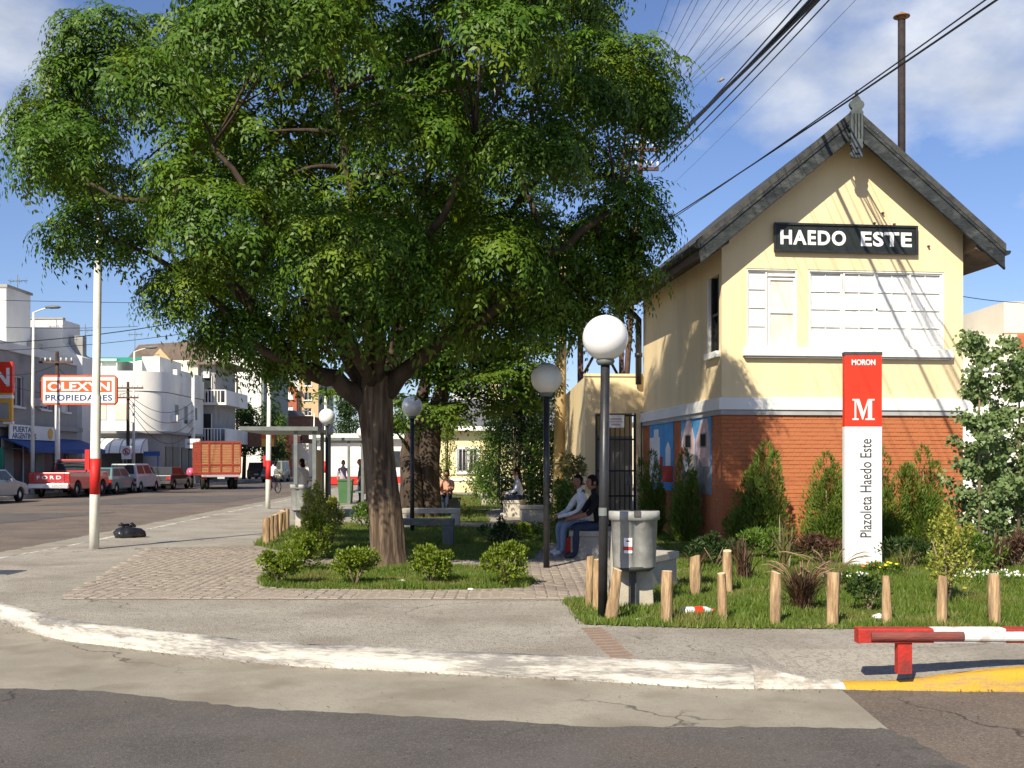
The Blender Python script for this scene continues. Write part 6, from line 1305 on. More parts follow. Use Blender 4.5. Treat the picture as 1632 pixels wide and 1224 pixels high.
for x, ys in ((.9, (-1.0, -.72, .72, 1.0)), (5.7, (-1.25, 1.25))):
    for y in ys:
        k = MB(); wr = .44; k.lathe([(wr * .55, -.11), (wr * .95, -.11), (wr, -.07), (wr, .07), (wr * .95, .11), (wr * .55, .11)], n=18); k.v = [(x + a, y + c, wr + b_) for a, b_, c in k.v]; wo = k.build('wheel', 'tyre', tk, fix=False); k = MB(); k.lathe([(0, .05), (wr * .56, .05), (wr * .56, -.05), (0, -.05)], n=12); k.v = [(x + a, y + c, wr + b_) for a, b_, c in k.v]; k.build('rim', 'truck_red', wo, fix=False)

# ================================================================== BUILDINGS OF THE LEFT STREET
def bld(label, loc, rz_=0): return T('building', label, 'building', loc, rz_)
def face(parent, u0, u1, z0, z1, wins, origin, du, dn, m, wm='glass', fm='white', rv=.14, sill=True):
    """a wall with openings; du = direction along it, dn = direction into the building"""
    O, U, Nn = Vector(origin), Vector(du), Vector(dn); f = lambda u, z, d: O + U * u + Nn * d + Vector((0, 0, z)); b = MB(); wall_panel(b, u0, u1, z0, z1, wins, f, 0, rv); b.build('wall', m, parent, fix=False)
    for a, c, d, e in wins:
        k = MB(); k.quad(f(a, d, rv), f(c, d, rv), f(c, e, rv), f(a, e, rv)); w_ = k.build('window', wm, parent, fix=False); k = MB(); t = .06
        for (p, q, r_, s_) in ((a, c, d, d + t), (a, c, e - t, e), (a, a + t, d + t, e - t), (c - t, c, d + t, e - t), ((a + c) / 2 - t / 2, (a + c) / 2 + t / 2, d + t, e - t)):
            cc = O + U * ((p + q) / 2) + Nn * (rv - .03) + Vector((0, 0, (r_ + s_) / 2)); k.obox(cc, U * ((q - p) / 2), Nn * .028, Vector((0, 0, (s_ - r_) / 2)))
        k.build('frame', fm, w_)
        if sill: cc = O + U * ((a + c) / 2) - Nn * .03 + Vector((0, 0, d - .06)); k = MB(); k.obox(cc, U * ((c - a) / 2 + .08), Nn * .09, Vector((0, 0, .05))); k.build('sill', fm, w_)
XF = -26.0; ES = Vector((0, 1, 0)); EI = Vector((-1, 0, 0)); FU = Vector((1, 0, 0)); FI = Vector((0, 1, 0))
# first block: shops below, flats above
b1 = bld('grey two-storey shop building at the far left behind the parked cars', (XF, 42, 0)); Lb = 21
face(b1, 0, Lb, 0, 7.3, [(1, 4, .2, 2.9), (5, 8, .2, 2.9), (9.2, 12, .2, 2.9), (13, 15.6, .2, 2.9), (16.6, 19.8, .2, 2.9)] + [(u, u + 1.3, 4.5, 6.1) for u in (2, 5.5, 9, 12.8, 16, 18.6)], (0, 0, 0), ES, EI, 'b_grey', 'shop_dark')
b = MB(); b.quad((0, Lb, 0), (-12, Lb, 0), (-12, Lb, 7.3), (0, Lb, 7.3)); b.quad((0, 0, 0), (-12, 0, 0), (-12, 0, 7.3), (0, 0, 7.3)); b.quad((0, 0, 7.3), (0, Lb, 7.3), (-12, Lb, 7.3), (-12, 0, 7.3)); b.build('shell', 'b_white', b1, fix=False)
MB().box(-.02, .35, 0, Lb, 3.35, 3.6).build('canopy_slab', 'b_grey', b1); MB().box(-.3, .12, 0, Lb, 7.3, 7.75).build('parapet', 'b_white', b1)
MB().box(-4.2, -2.0, 20.0, 20.9, 7.3, 8.6).build('rooftop_room', 'b_grey', b1)
for u, z in ((11.5, 5.2), (15.2, 4.6), (17.8, 4.4)): MB().box(0, .45, u, u + .7, z, z + .45).build('air_conditioner', 'b_white', b1, bevel=.02)
b2 = bld('white blank-walled block rising behind the shop building', (-31.2, 64.5, 0)); b = MB(); b.prism([(0, 0), (4.9, 0), (4.9, 8.0), (4.2, 8.3), (3.7, 8.9), (3.7, 10.3), (0, 10.3)], 0, 2.6); b.build('wall', 'b_white', b2); MB().box(-.05, 3.75, -.05, .3, 10.3, 10.42).build('coping', 'b_grey', b2)
b = MB(); b.box(3.9, 4.6, .8, 1.4, 7.9, 9.4); b.build('chimney', 'b_grey', b2)
b3 = bld('tall white stair tower at the left edge above the roofs', (-31.5, 59.5, 0)); MB().box(-3, 2.95, 0, 3, 7.2, 11.45).build('wall', 'b_white', b3); MB().box(-3.1, 3.05, -.1, 3.1, 11.45, 11.6).build('coping', 'b_grey', b3)
# rounded corner building
rb_ = bld('white building with a rounded corner and a white shop awning', (-24.8, 74.2, 0)); Rr = 2.0; hB = 8.0
def curve(r_in, m_=14): return [(-Rr + (Rr - r_in) * math.cos(a), Rr - (Rr - r_in) * math.sin(a)) for a in np.linspace(math.pi / 2, 0, m_)]
def plan(ins): return [(-7.5, ins)] + curve(ins) + [(-ins, 10.5)]
def band(b, ins, z0, z1):
    p = plan(ins); vs = [(x, y, z0) for x, y in p] + [(x, y, z1) for x, y in p]; n = len(p); b.add(vs, [(i, i + 1, i + n + 1, i + n) for i in range(n - 1)], 0, True); b.add([(x, y, z1) for x, y in p] + [(-7.5, 10.5, z1)], [tuple(range(n + 1))])
    b.add([(x, y, z0) for x, y in p] + [(-7.5, 10.5, z0)], [tuple(range(n + 1))])
b = MB(); band(b, .35, 0, 3.75); b.build('ground_floor', 'b_grey', rb_, fix=False); b = MB(); band(b, .0, 3.75, 6.55); b.build('upper_floor', 'b_white', rb_, fix=False); b = MB(); band(b, -.06, 6.6, hB); b.build('parapet', 'b_white', rb_, fix=False); b = MB(); band(b, -.14, 3.6, 3.78); b.build('slab_edge', 'b_grey', rb_, fix=False)
for (x0, x1) in ((-4.3, -3.75), (-3.2, -2.3)):
    w_ = MB().box(x0, x1, -.05, .05, 4.55, 5.75).build('window', 'white', rb_); MB().box(x0 + .05, x1 - .05, -.07, -.05, 4.6, 5.7).build('shutter', 'b_cream', w_)
w_ = MB().box(-2.05, -1.9, -.07, .1, 4.4, 5.85).build('pilaster', 'white', rb_)
for y0 in (3.2, 5.4, 7.8): w_ = MB().box(-.05, .04, y0, y0 + .9, 4.5, 5.8).build('window', 'glass', rb_); MB().box(.0, .05, y0 - .06, y0, 4.45, 5.85).build('frame', 'white', w_)
MB().box(0, .5, 2.4, 3.0, 4.5, 5.0).build('air_conditioner', 'b_white', rb_); MB().box(0, .5, 6.6, 7.2, 4.3, 4.8).build('air_conditioner', 'b_white', rb_)
for x0, x1 in ((-5.8, -4.4), (-4.2, -2.8), (-2.6, -1.3)): MB().box(x0, x1, .28, .36, .15, 2.7).build('shop_window', 'shop_dark', rb_)
for y0, y1 in ((2.3, 3.6), (3.9, 5.4), (6, 7.2), (7.6, 9.5)): MB().box(-.40, -.30, y0, y1, .1, 2.7).build('shop_window', 'shop_dark', rb_)
aw = MB(); pr = [(-1.5 * math.sin(a) + .3, 2.2 + 1.05 * math.cos(a)) for a in np.linspace(0.1, math.pi / 2, 7)]
aw.prism([(y, z) for y, z in pr] + [(.3, 2.2)], -6.2, -.9, axis='x'); ao = aw.build('awning', 'white', rb_)
for k in range(8): x = -6.1 + k * .74; MB().prism([(y - .03, z + .02) for y, z in pr] + [(y, z - .02) for y, z in pr[::-1]], x, x + .06, axis='x').build('awning_rib', 'b_grey', ao)
b = MB(); b.box(-7.4, -3.6, 1.5, 5, hB, hB + 1.0); b.build('rooftop_room', 'b_white', rb_); gaw = MB().prism([(1.2, hB + .75), (4.5, hB + 1.35), (4.5, hB + 1.4), (1.2, hB + .8)], -7.2, -2.3, axis='x').build('roof_awning', 'green', rb_)
for x in (-4.6, -3.5): MB().tube([(x, 1.3, hB), (x, 1.3, hB + .8)], .04, 6).build('awning_post', 'white', rb_)
MB().box(-2.3, -1.0, 3.0, 8, hB, hB + 1.3).build('rooftop_room', 'b_white', rb_); MB().box(-.35, -.05, 4, 10.4, hB, hB + .45).build('rooftop_wall', 'b_white', rb_)
# cream block with balconies
cbld = bld('cream block with projecting white balconies next to the rounded building', (-25.4, 85.2, 0)); b = MB(); b.box(-8, 0, 0, 9, 0, 9.8); b.build('wall', 'b_cream', cbld); MB().box(-.8, 2.4, -.25, 7, 9.45, 9.7).build('roof_slab', 'roof_brown', cbld)
MB().box(0.0, 1.3, .4, 6.6, 3.4, 9.45).build('recessed_wall', 'b_grey', cbld)
for z in (3.3, 6.4):
    s_ = MB().box(-.05, 2.35, -.15, 6.8, z - .2, z).build('balcony_slab', 'b_white', cbld); MB().box(2.2, 2.33, -.1, 6.8, z, z + 1.0).build('balcony_wall', 'b_white', s_)
    for k in range(8): MB().box(.08 + k * .25, .14 + k * .25, -.12, -.06, z, z + .95).build('baluster', 'white', s_)
    MB().box(0, 2.3, -.13, -.05, z + .95, z + 1.02).build('handrail', 'white', s_)
    MB().box(1.0, 1.05, .3, .39, z + .1, z + 2.2).build('door_edge', 'white', cbld); MB().box(.25, 1.0, .33, .39, z + .05, z + 2.2).build('balcony_door', 'glass', cbld)
MB().box(.4, .9, .1, .5, 8.4, 8.9).build('air_conditioner', 'b_white', cbld); MB().box(-.02, .5, .6, 6, .2, 2.9).build('shop_front', 'shop_dark', cbld)
MB().box(.4, 1.1, -.1, .05, 0, 3.3).build('shop_door_frame', 'b_grey', cbld)
# dark shop sign strip with an emblem
sgn = T('shop_sign', 'dark shop fascia with a round red and yellow emblem under the balconies', 'sign', (-23.2, 92, 0)); MB().box(-3.0, 2.6, 0, .12, 2.9, 4.3).build('board', 'b_darkbrick', sgn); MB().tube([(1.9, -.01, 3.7), (1.9, -.05, 3.7)], .6, 20).build('emblem', 'orange_red', sgn); MB().box(1.35, 2.45, -.06, -.02, 2.95, 3.6).build('emblem_base', 'sign_yellow', sgn)
# big white-walled house with brown roof
wb = bld('large white blank side wall under a brown tiled roof', (-32.8, 111, 0)); b = MB(); b.prism([(0, 0), (6.4, 0), (6.4, 12.6), (2.2, 14.2), (0, 12.4)], 0, 12); b.build('wall', 'b_white', wb); MB().box(6.4, 6.7, -.1, 12, 0, 12.9).build('corner_pilaster', 'steel_grey', wb)
wr2 = MB().prism([(-8.0, 12.0), (-6.4, 13.9), (2.3, 14.5), (0.2, 12.2)], -.3, 8).build('roof', 'roof_brown', wb); MB().box(-8, 0, .3, 8, 0, 12.0).build('lower_wing', 'b_cream', wb); MB().prism([(-5.2, 12.3), (-4.1, 13.5), (-3.0, 12.3)], -.5, 1).build('dormer', 'b_tan', wr2); MB().box(-2.5, 3, 4, 7, 14.2, 14.9).build('roof_tank', 'b_grey', wb)
# red brick gabled block and tan block farther on
gb_ = bld('red brick block with a white-trimmed gable far down the street', (-33.2, 140, 0)); face(gb_, 0, 4.6, 0, 11.3, [(.5, 1.5, 10.0, 11.0), (3.0, 4.1, 10.0, 11.0), (.5, 1.5, 8.0, 9.0), (3.0, 4.1, 8.0, 9.0)], (0, 0, 0), FU, FI, 'b_redbrick', 'white'); b = MB(); b.add([(0, 0, 11.3), (4.6, 0, 11.3), (2.3, 0, 13.9)], [(0, 1, 2)]); b.quad((4.6, 0, 0), (4.6, 9, 0), (4.6, 9, 11.3), (4.6, 0, 11.3)); b.quad((0, 0, 0), (0, 9, 0), (0, 9, 11.3), (0, 0, 11.3)); b.build('gable', 'b_redbrick', gb_, fix=False)
gr_ = MB().prism([(-.4, 11.0), (2.3, 14.0), (5.0, 11.0), (5.0, 11.35), (2.3, 14.4), (-.4, 11.35)], -.3, 9).build('roof', 'b_white', gb_); frm = MB(); frm.prism([(1.4, 12.2), (2.3, 13.2), (3.2, 12.2)], -.08, -.01); frm.build('gable_window', 'white', gb_)
tb2 = bld('tan brick apartment block beside the red gabled one', (-28.5, 141, 0)); face(tb2, 0, 2.6, 0, 13.2, [(.7, 1.7, 9.9, 10.9), (.7, 1.7, 7.8, 8.8), (.7, 1.7, 5.7, 6.7), (.7, 1.7, 11.8, 12.6)], (0, 0, 0), FU, FI, 'b_tan', 'glass'); face(tb2, 0, 12, 0, 13.2, [(1 + 2.6 * k, 2.2 + 2.6 * k, z, z + 1.2) for k in range(4) for z in (5.4, 7.5, 9.6, 11.6)], (2.6, 0, 0), ES, EI, 'b_grey', 'glass'); MB().box(-.1, 2.7, -.05, 12, 13.2, 13.5).build('parapet', 'b_cream', tb2)
MB().box(-.3, -.02, -.05, .3, 0, 13.5).build('corner_pilaster', 'b_white', tb2)
lb_ = bld('low dark brick building in front of the tan block', (-29.5, 128, 0)); MB().box(0, 5.0, 0, 8, 0, 7.0).build('wall', 'b_darkbrick', lb_); MB().box(-.1, 5.1, -.1, 8, 7.0, 7.2).build('coping', 'b_darkbrick', lb_); MB().prism([(.6, 7.2), (3.4, 7.2), (2.9, 7.9), (1.1, 7.9)], .5, 6).build('roof', 'roof_grey', lb_)
for k in range(2): w_ = MB().box(.8 + 2 * k, 2.0 + 2 * k, -.04, .05, 4.2, 5.6).build('window', 'glass', lb_); MB().box(.72 + 2 * k, 2.08 + 2 * k, -.1, .02, 4.1, 4.2).build('sill', 'b_grey', w_)
rw = bld('low terracotta shop wall beyond the dark trees', (-26.3, 112, 0)); MB().box(-.2, 2.6, 0, 6, 0, 4.5).build('wall', 'terracotta', rw); w_ = MB().box(.5, 1.6, -.05, .05, .1, 2.3).build('door', 'shop_dark', rw); MB().prism([(-.3, 4.5), (2.7, 4.5), (2.7, 4.8), (-.3, 4.8)], -.1, 6).build('coping', 'b_cream', rw); MB().box(2.6, 4.4, 1.5, 6, 0, 3.6).build('side_wing', 'b_cream', rw)
fb = bld('far grey block closing the view down the street', (-25, 190, 0)); face(fb, 0, 5, 0, 10.5, [(.8, 1.8, 7.6, 9), (3, 4, 7.6, 9), (.8, 1.8, 4.6, 6), (3, 4, 4.6, 6)], (0, 0, 0), FU, FI, 'b_grey'); MB().box(0, 5, .3, 9, 0, 10.4).build('shell', 'b_grey', fb); MB().box(1, 2.5, 1, 4, 10.4, 12).build('roof_tank', 'b_darkbrick', fb)
# white and red kiosk wall behind the shelters
kb = bld('white single-storey building with a red painted base behind the shelters', (-14.6, 79, 0)); MB().box(0, 8.2, 0, 7, .5, 3.3).build('wall', 'b_white', kb); MB().box(-.03, 8.23, -.03, 7, -.1, .5).build('red_base', 'pole_red', kb); MB().box(-.5, 8.6, -.6, 7.4, 3.3, 3.7).build('roof_slab', 'white', kb); MB().box(5.2, 6.2, -.04, .05, 1.2, 2.4).build('window', 'glass', kb)
# yellow house behind the square
yh = T('house', 'low pale yellow house with a grey roof and barred window behind the square', 'house', ((700 - 816) / F * 55, 55, 0)); face(yh, 0, 9, .0, 3.3, [(1.15, 2.25, 1.05, 2.25)], (-.2, 0, 0), FU, FI, 'b_house', 'shop_dark'); MB().box(-.2, 8.8, .3, 6, 0, 3.2).build('shell', 'b_house', yh)
MB().box(-.25, 8.85, -.06, .0, .6, .72).build('dado_band', 'white', yh); rf = MB().prism([(-.5, 3.25), (-.5, 3.4), (3, 5.0), (6.5, 3.4), (6.5, 3.25)], -.6, 9.2, axis='x').build('roof', 'roof_grey', yh); MB().box(-.6, 9.2, -.56, -.48, 3.2, 3.42).build('gutter', 'white', rf); MB().box(2.6, 3.1, 1.5, 2.1, 4, 5.9).build('chimney', 'b_house', rf)
for k in range(6): MB().tube([(1.02 + k * .19, -.03, 1.02), (1.02 + k * .19, -.03, 2.3)], .014, 4).build('window_bar', 'white', yh)
for x0, x1, z0, z1 in ((.86, .95, .95, 2.35), (2.06, 2.15, .95, 2.35), (.86, 2.15, 2.26, 2.35), (.86, 2.15, .93, 1.03)): MB().box(x0, x1, -.05, .0, z0, z1).build('window_trim', 'white', yh)
# right background blocks
ra = bld('cream and terracotta apartment block beyond the cabin at the right edge', (28.0, 60, 0)); MB().box(0, 14, 0, 10, 0, 10.7).build('wall', 'b_cream', ra); b = MB(); b.box(-.25, 14, -.4, 0, 6.2, 8.9); b.build('balcony_band', 'terracotta', ra, bevel=.3); MB().box(-.3, 14, -.5, 0, 5.6, 6.0).build('slab_edge', 'b_white', ra)
rw2 = T('garden_wall', 'white wall behind the poplars at the right edge', 'wall', (9.3, 27, 0)); MB().box(0, 12, 0, .3, 0, 3.9).build('wall', 'b_white', rw2); MB().box(-.05, 12, -.06, .36, 3.9, 4.05).build('coping', 'white', rw2)
rc = bld('pale low block with small windows between the cabin and the right edge', (22.6, 58, 0)); face(rc, 0, 5.2, 0, 8.6, [(.8, 1.8, 6.2, 7.6), (3, 4, 6.2, 7.6)], (0, 0, 0), FU, FI, 'b_cream'); MB().box(0, 5.2, .3, 6, 0, 8.5).build('shell', 'b_cream', rc)
# filler houses that close the horizon behind hedge and station
for i, (x, y, w_, d, h_, m, lb) in enumerate(((2.5, 75, 16, 8, 4.2, 'b_cream', 'low cream house hidden behind the hedge and the annex'), (-3.5, 62, 5.5, 6, 6.0, 'b_white', 'pale two-storey house rising behind the yellow house'), (21, 90, 30, 10, 6.5, 'b_grey', 'grey block behind the cabin at the right'), (-6.5, 110, 9, 8, 6, 'b_grey', 'grey house far behind the shelters'))):
    q = bld(lb, (x, y, 0)); face(q, 0, w_, 0, h_, [(w_ * .2, w_ * .2 + 1.2, h_ - 2.2, h_ - .9), (w_ * .6, w_ * .6 + 1.2, h_ - 2.2, h_ - .9)], (0, 0, 0), FU, FI, m); MB().box(0, w_, .3, d, 0, h_ - .05).build('shell', m, q); MB().box(-.2, w_ + .2, -.2, d + .2, h_, h_ + .2).build('roof_slab', 'roof_grey', q)
# street trees far down the left street
def fartree(label, loc, h_, rx, n, m, seed, ll=.32):
    r = np.random.default_rng(seed); t_ = T('street_tree', label, 'tree', loc); C = []
    for k in range(22): z = r.uniform(.3, .95); a = r.uniform(0, 6.28); q = r.uniform(.1, .8) * math.sin(math.pi * min(1, .25 + z * .72)); C.append((math.cos(a) * q * rx, math.sin(a) * q * rx, z * h_, rx * r.uniform(.26, .45)))
    C = np.array(C); k = r.integers(0, len(C), n); v = unit(r.normal(0, 1, (n, 3))); p = C[k][:, :3] + v * C[k][:, 3:4] * r.uniform(.6, 1.1, n)[:, None]
    V, Fc = leaves(p, v + np.array([0, 0, -.2]) + r.normal(0, .5, (n, 3)), v + np.array([0, 0, .6]) + r.normal(0, .4, (n, 3)), r.uniform(.7, 1.2, n) * ll, r.uniform(.7, 1.2, n) * ll * .5); npmesh('crown', V, Fc, m, t_)
    b = MB(); b.tube([(0, 0, -.1), (.1, 0, h_ * .35), (0, 0, h_ * .8)], [.2, .16, .05], 8)
    for c in C[:9]: b.tube([(0.05, 0, h_ * .35), tuple(c[:3])], [.08, .03], 5)
    b.build('trunk', 'bark_dark', t_, fix=False)
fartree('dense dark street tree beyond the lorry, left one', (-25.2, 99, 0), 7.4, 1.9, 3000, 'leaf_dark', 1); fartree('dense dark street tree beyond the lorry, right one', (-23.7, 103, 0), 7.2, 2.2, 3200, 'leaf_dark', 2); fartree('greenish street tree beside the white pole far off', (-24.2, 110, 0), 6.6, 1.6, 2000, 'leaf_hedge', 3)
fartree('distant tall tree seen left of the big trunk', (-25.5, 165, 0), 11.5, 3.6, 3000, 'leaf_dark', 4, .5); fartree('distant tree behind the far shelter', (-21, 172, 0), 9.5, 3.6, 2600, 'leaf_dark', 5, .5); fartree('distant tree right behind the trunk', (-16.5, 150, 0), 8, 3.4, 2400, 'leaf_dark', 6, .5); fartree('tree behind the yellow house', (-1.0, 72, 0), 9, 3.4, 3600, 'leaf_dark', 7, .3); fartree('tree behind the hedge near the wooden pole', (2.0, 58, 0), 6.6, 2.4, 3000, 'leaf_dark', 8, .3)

# ------------------------------------------------------------------ signs and lamps of the left street
ox = T('shop_sign', 'orange-framed sign reading OLEXYN PROPIEDADES on a white post', 'sign', (-22.35, 54.5, 0)); Wd = 1.95; z0, z1 = 4.52, 6.06
MB().prism([(-Wd + .15, z0), (Wd - .15, z0), (Wd, z0 + .15), (Wd, z1 - .15), (Wd - .15, z1), (-Wd + .15, z1), (-Wd, z1 - .15), (-Wd, z0 + .15)], -.1, .1).build('border', 'orange_red', ox, bevel=.01); MB().box(-Wd + .1, Wd - .1, -.115, -.1, z0 + .1, z1 - .1).build('panel', 'sign_white', ox); MB().box(-Wd + .25, Wd - .25, -.125, -.115, z0 + .66, z1 - .28).build('red_field', 'orange_red', ox)
lettering('lettering', 'OLEXYN', 3.2, .46, 'sign_white', ox, (0, -.128, z0 + .95), bold=.03); lettering('lettering', 'PROPIEDADES', 3.45, .32, 'navy', ox, (0, -.118, z0 + .37), bold=.025, space=1.1)
MB().tube([(-1.15, 0, -.1), (-1.15, 0, z0)], .13, 10).build('post', 'pole_white', ox)
rs = T('shop_sign', 'red and yellow blade sign ending in YN at the left edge', 'sign', (-25.2, 53.2, 0)); MB().box(-4.4, 0, -.1, .1, 3.6, 6.6).build('panel', 'sign_yellow', rs); MB().box(-4.45, .04, -.12, .12, 5.05, 6.62).build('red_panel', 'sign_red', rs); lettering('lettering', 'OLEXYN', 4.1, .95, 'sign_white', rs, (-2.15, -.125, 5.85), bold=.03); MB().box(-4.4, .02, -.13, .13, 4.78, 4.95).build('edge', 'sign_white', rs); MB().box(-.9, -.15, -.115, -.1, 3.75, 4.55).build('picture', 'b_grey', rs)
MB().box(-4.45, .04, -.1, .1, 3.5, 3.62).build('lower_edge', 'sign_white', rs)
pa = T('shop_sign', 'white shop fascia reading PUERTAS ARGENTINAS above the blue awning', 'sign', (-25.55, 54.3, 0), R(90)); MB().box(-.8, 5.0, -.06, .0, 2.75, 3.5).build('board', 'sign_white', pa); lettering('lettering', 'PUERTAS', 2.3, .3, 'navy', pa, (.7, -.065, 3.27), bold=.02); lettering('lettering', 'ARGENTINAS', 2.7, .3, 'navy', pa, (.8, -.065, 2.93), bold=.02); MB().tube([(3.9, -.06, 3.12), (3.9, -.08, 3.12)], .32, 16).build('emblem', 'sign_yellow', pa)
ba = T('awning', 'dark blue awning along the shops behind the pickup', 'awning', (XF, 53.5, 0)); MB().prism([(0, 2.9), (1.5, 2.3), (1.5, 2.05), (1.46, 2.05), (1.46, 2.25), (0, 2.8)], 0, 10).build('canvas', 'blue', ba); b = MB(); [b.tube([(0, y, 2.3), (1.45, y, 2.2)], .025, 5) for y in (.2, 5, 9.8)]; b.build('bracket', 'steel_grey', ba)
gs = T('shop_sign', 'green blade hoarding at the left edge beneath the red sign', 'sign', (-25.9, 53.0, 0)); MB().box(-2, .3, -.05, .05, .3, 2.3).build('panel', 'green', gs, bevel=.01); MB().box(-2, .34, -.06, -.05, .25, 1.0).build('stripe', 'leaf_box' if False else 'sign_yellow', gs)
np_ = T('no_parking_sign', 'square no-parking sign with a red ring on a post by the dark saloon', 'sign', ((202 - 816) / F * 64, 64, 0)); MB().tube([(0, 0, 0), (0, 0, 2.7)], .035, 8).build('post', 'steel_grey', np_); MB().box(-.3, .3, -.06, -.035, 1.75, 2.55).build('panel', 'sign_white', np_)
b = MB(); b.tube([(.2 * math.cos(a), -.066, 2.2 + .2 * math.sin(a)) for a in np.linspace(0, 2 * math.pi, 21)], .03, 6); b.obox((0, -.068, 2.2), (.15, 0, -.15), (0, .006, 0), (.02, 0, .02)); b.build('ring', 'pole_red', np_); lettering('lettering', 'E', .2, .26, 'ink', np_, (0, -.062, 2.2), bold=.02)
gn = T('shop_sign', 'round dark green hanging shop sign on the rounded building', 'sign', ((293 - 816) / F * 82, 82, 0)); b = MB(); b.lathe([(0, -.08), (.72, -.08), (.76, 0), (.72, .08), (0, .08)], n=24); b.v = [(x, z, 3.1 + y) for x, y, z in b.v]; b.build('disc', 'sign_green', gn, fix=False); lettering('lettering', 'Pub', .8, .4, 'green', gn, (0, -.085, 3.1)) if False else MB().box(-.4, .4, -.095, -.08, 3.0, 3.18).build('stripe', 'green', gn); MB().tube([(0, 0, 3.8), (-.6, 0, 3.8)], .03, 5).build('bracket', 'steel_grey', gn)
wn_ = T('street_sign', 'white notice panel on a grey utility pole by the rounded building', 'sign', ((308 - 816) / F * 78, 78, 0)); MB().box(-.55, .55, -.16, -.12, 2.6, 3.3).build('panel', 'sign_white', wn_); MB().box(-.4, .4, -.165, -.16, 2.85, 3.0).build('print', 'b_grey', wn_)
bs_ = T('street_sign', 'blue street sign by the shop door of the rounded building', 'sign', ((243 - 816) / F * 72, 72, 0)); MB().box(-.6, .5, -.04, .04, 2.0, 2.3).build('panel', 'blue', bs_); MB().tube([(.35, .06, 0), (.35, .06, 2.3)], .04, 8).build('post', 'blue', bs_)
def upole(label, px, Y, h_, r, m, arms=(), lean=0.0, cat='utility pole', base=None):
    t_ = T('utility_pole', label, cat, ((px - 816) / F * Y, Y, 0)); MB().tube([(0, 0, -.1), (lean * .5, 0, h_ * .5), (lean, 0, h_)], [r, r * .88, r * .72], 10).build('pole', m, t_)
    for z, w_ in arms:
        x = lean * z / h_; a_ = MB(); a_.box(x - w_, x + w_, -r - .08, -r + .02, z - .05, z + .05); ao = a_.build('crossarm', 'rust' if m != 'pole_white' else 'steel_grey', t_)
        n_ = 3 if w_ > .5 else 2
        for s in (-1, 1):
            for k in range(n_): MB().lathe([(.0, .2), (.035, .19), (.05, .13), (.03, .1), (.055, .06), (.02, .04), (.015, 0)], (x + s * w_ * (k + 1) / n_ * .95, -r - .03, z + .05), 8).build('insulator', 'b_white', ao, fix=False)
    return t_
upole('thick pale wooden utility pole beside the annex wall', 889, 30, 8.2, .17, 'pole_wood', lean=.18); upole('grey concrete pole before the cream block with balconies', 308, 78.3, 8.2, .16, 'pole_white'); upole('dark wooden pole by the no-parking sign', 204, 66, 6.6, .12, 'bark_dark', ((6.2, 1.0), (5.6, .7)))
upole('weathered pole behind the orange-framed sign', 91, 57.5, 7.6, .13, 'bark_dark', ((7.0, .9),)); upole('far brown pole with a small lamp before the white wall', 378, 100, 9.8, .13, 'bark_dark')
upole('rusty telegraph pole with crossarms and insulators behind the tree', 984, 33, 12.1, .10, 'rust', ((11.9, .55), (11.3, .55), (10.7, .55)), lean=.82)
ft = T('lattice_frame', 'dark iron frame with diagonal braces behind the annex wall', 'mast', ((925 - 816) / F * 34, 34, 0)); b = MB(); b.box(-.09, .09, -.09, .09, 0, 8.2); b.build('post', 'rust', ft); MB().box(1.25, 1.4, -.07, .07, 0, 7.6).build('post', 'rust', ft)
for p, q in (((.0, 0, 4.2), (1.3, 0, 6.6)), ((1.3, 0, 4.2), (0, 0, 6.6)), ((0, 0, 6.7), (1.32, 0, 6.7)), ((-1.2, 0, 3.4), (0, 0, 6.0))): MB().tube([p, q], .045, 6).build('brace', 'rust', ft)
def streetlight(label, px, Y, h_, arm, dx=1):
    t_ = T('street_light', label, 'street light', ((px - 816) / F * Y, Y, 0)); MB().tube([(0, 0, 0), (0, 0, h_ * .5), (0.05, 0, h_)], [.11, .08, .05], 10).build('pole', 'pole_white', t_); MB().tube([(.05, 0, h_ - .02), (.05 + arm * .5 * dx, 0, h_ + .12), (.05 + arm * dx, 0, h_ + .22)], .035, 7).build('arm', 'pole_white', t_)
    b = MB(); b.lathe([(0, -.45), (.09, -.4), (.15, -.1), (.13, .25), (.0, .4)], n=12); b.v = [(.05 + (arm + .3) * dx + z * dx, x, h_ + .26 + y * .6) for x, y, z in b.v]; b.build('lamp_head', 'steel_grey', t_, fix=False)
streetlight('tall grey street light at the far left above the pickup', 52, 53, 9.1, .7); streetlight('street light in front of the rounded building', 213, 67, 8.6, .8); streetlight('slim street light far off before the white wall', 357, 95, 8.6, .6, 1); streetlight('street light far down the street behind the shelter', 500, 100, 6.2, .6, -1)
# TV aerials
for i, (px, Y, zb, zt, lb) in enumerate(((28, 62, 7.2, 12.6, 'tall thin TV aerial mast at the far left'), (35, 66, 8, 10.6, 'short roof aerial beside the tall mast at the left'), (136, 66, 8, 10.2, 'TV aerial left of the nearest white pole'), (215, 78, 8, 11.4, 'TV aerial on the rounded building'), (243, 84, 9, 10.5, 'small aerial above the cream block'))):
    q = T('tv_aerial', lb, 'aerial', ((px - 816) / F * Y, Y, 0)); MB().tube([(0, 0, zb), (0, 0, zt)], .025, 5).build('mast', 'steel_grey', q); b = MB(); b.tube([(-.5, 0, zt - .4), (.6, 0, zt - .35)], .018, 4); [b.tube([(x, -.35, zt - .38), (x, .35, zt - .38)], .012, 4) for x in (-.4, -.15, .1, .35)]; [b.tube([(x, 0, zt - .38 - .16), (x, 0, zt - .38 + .16)], .012, 4) for x in (-.4, .1, .5)]; b.build('dipoles', 'steel_grey', q)

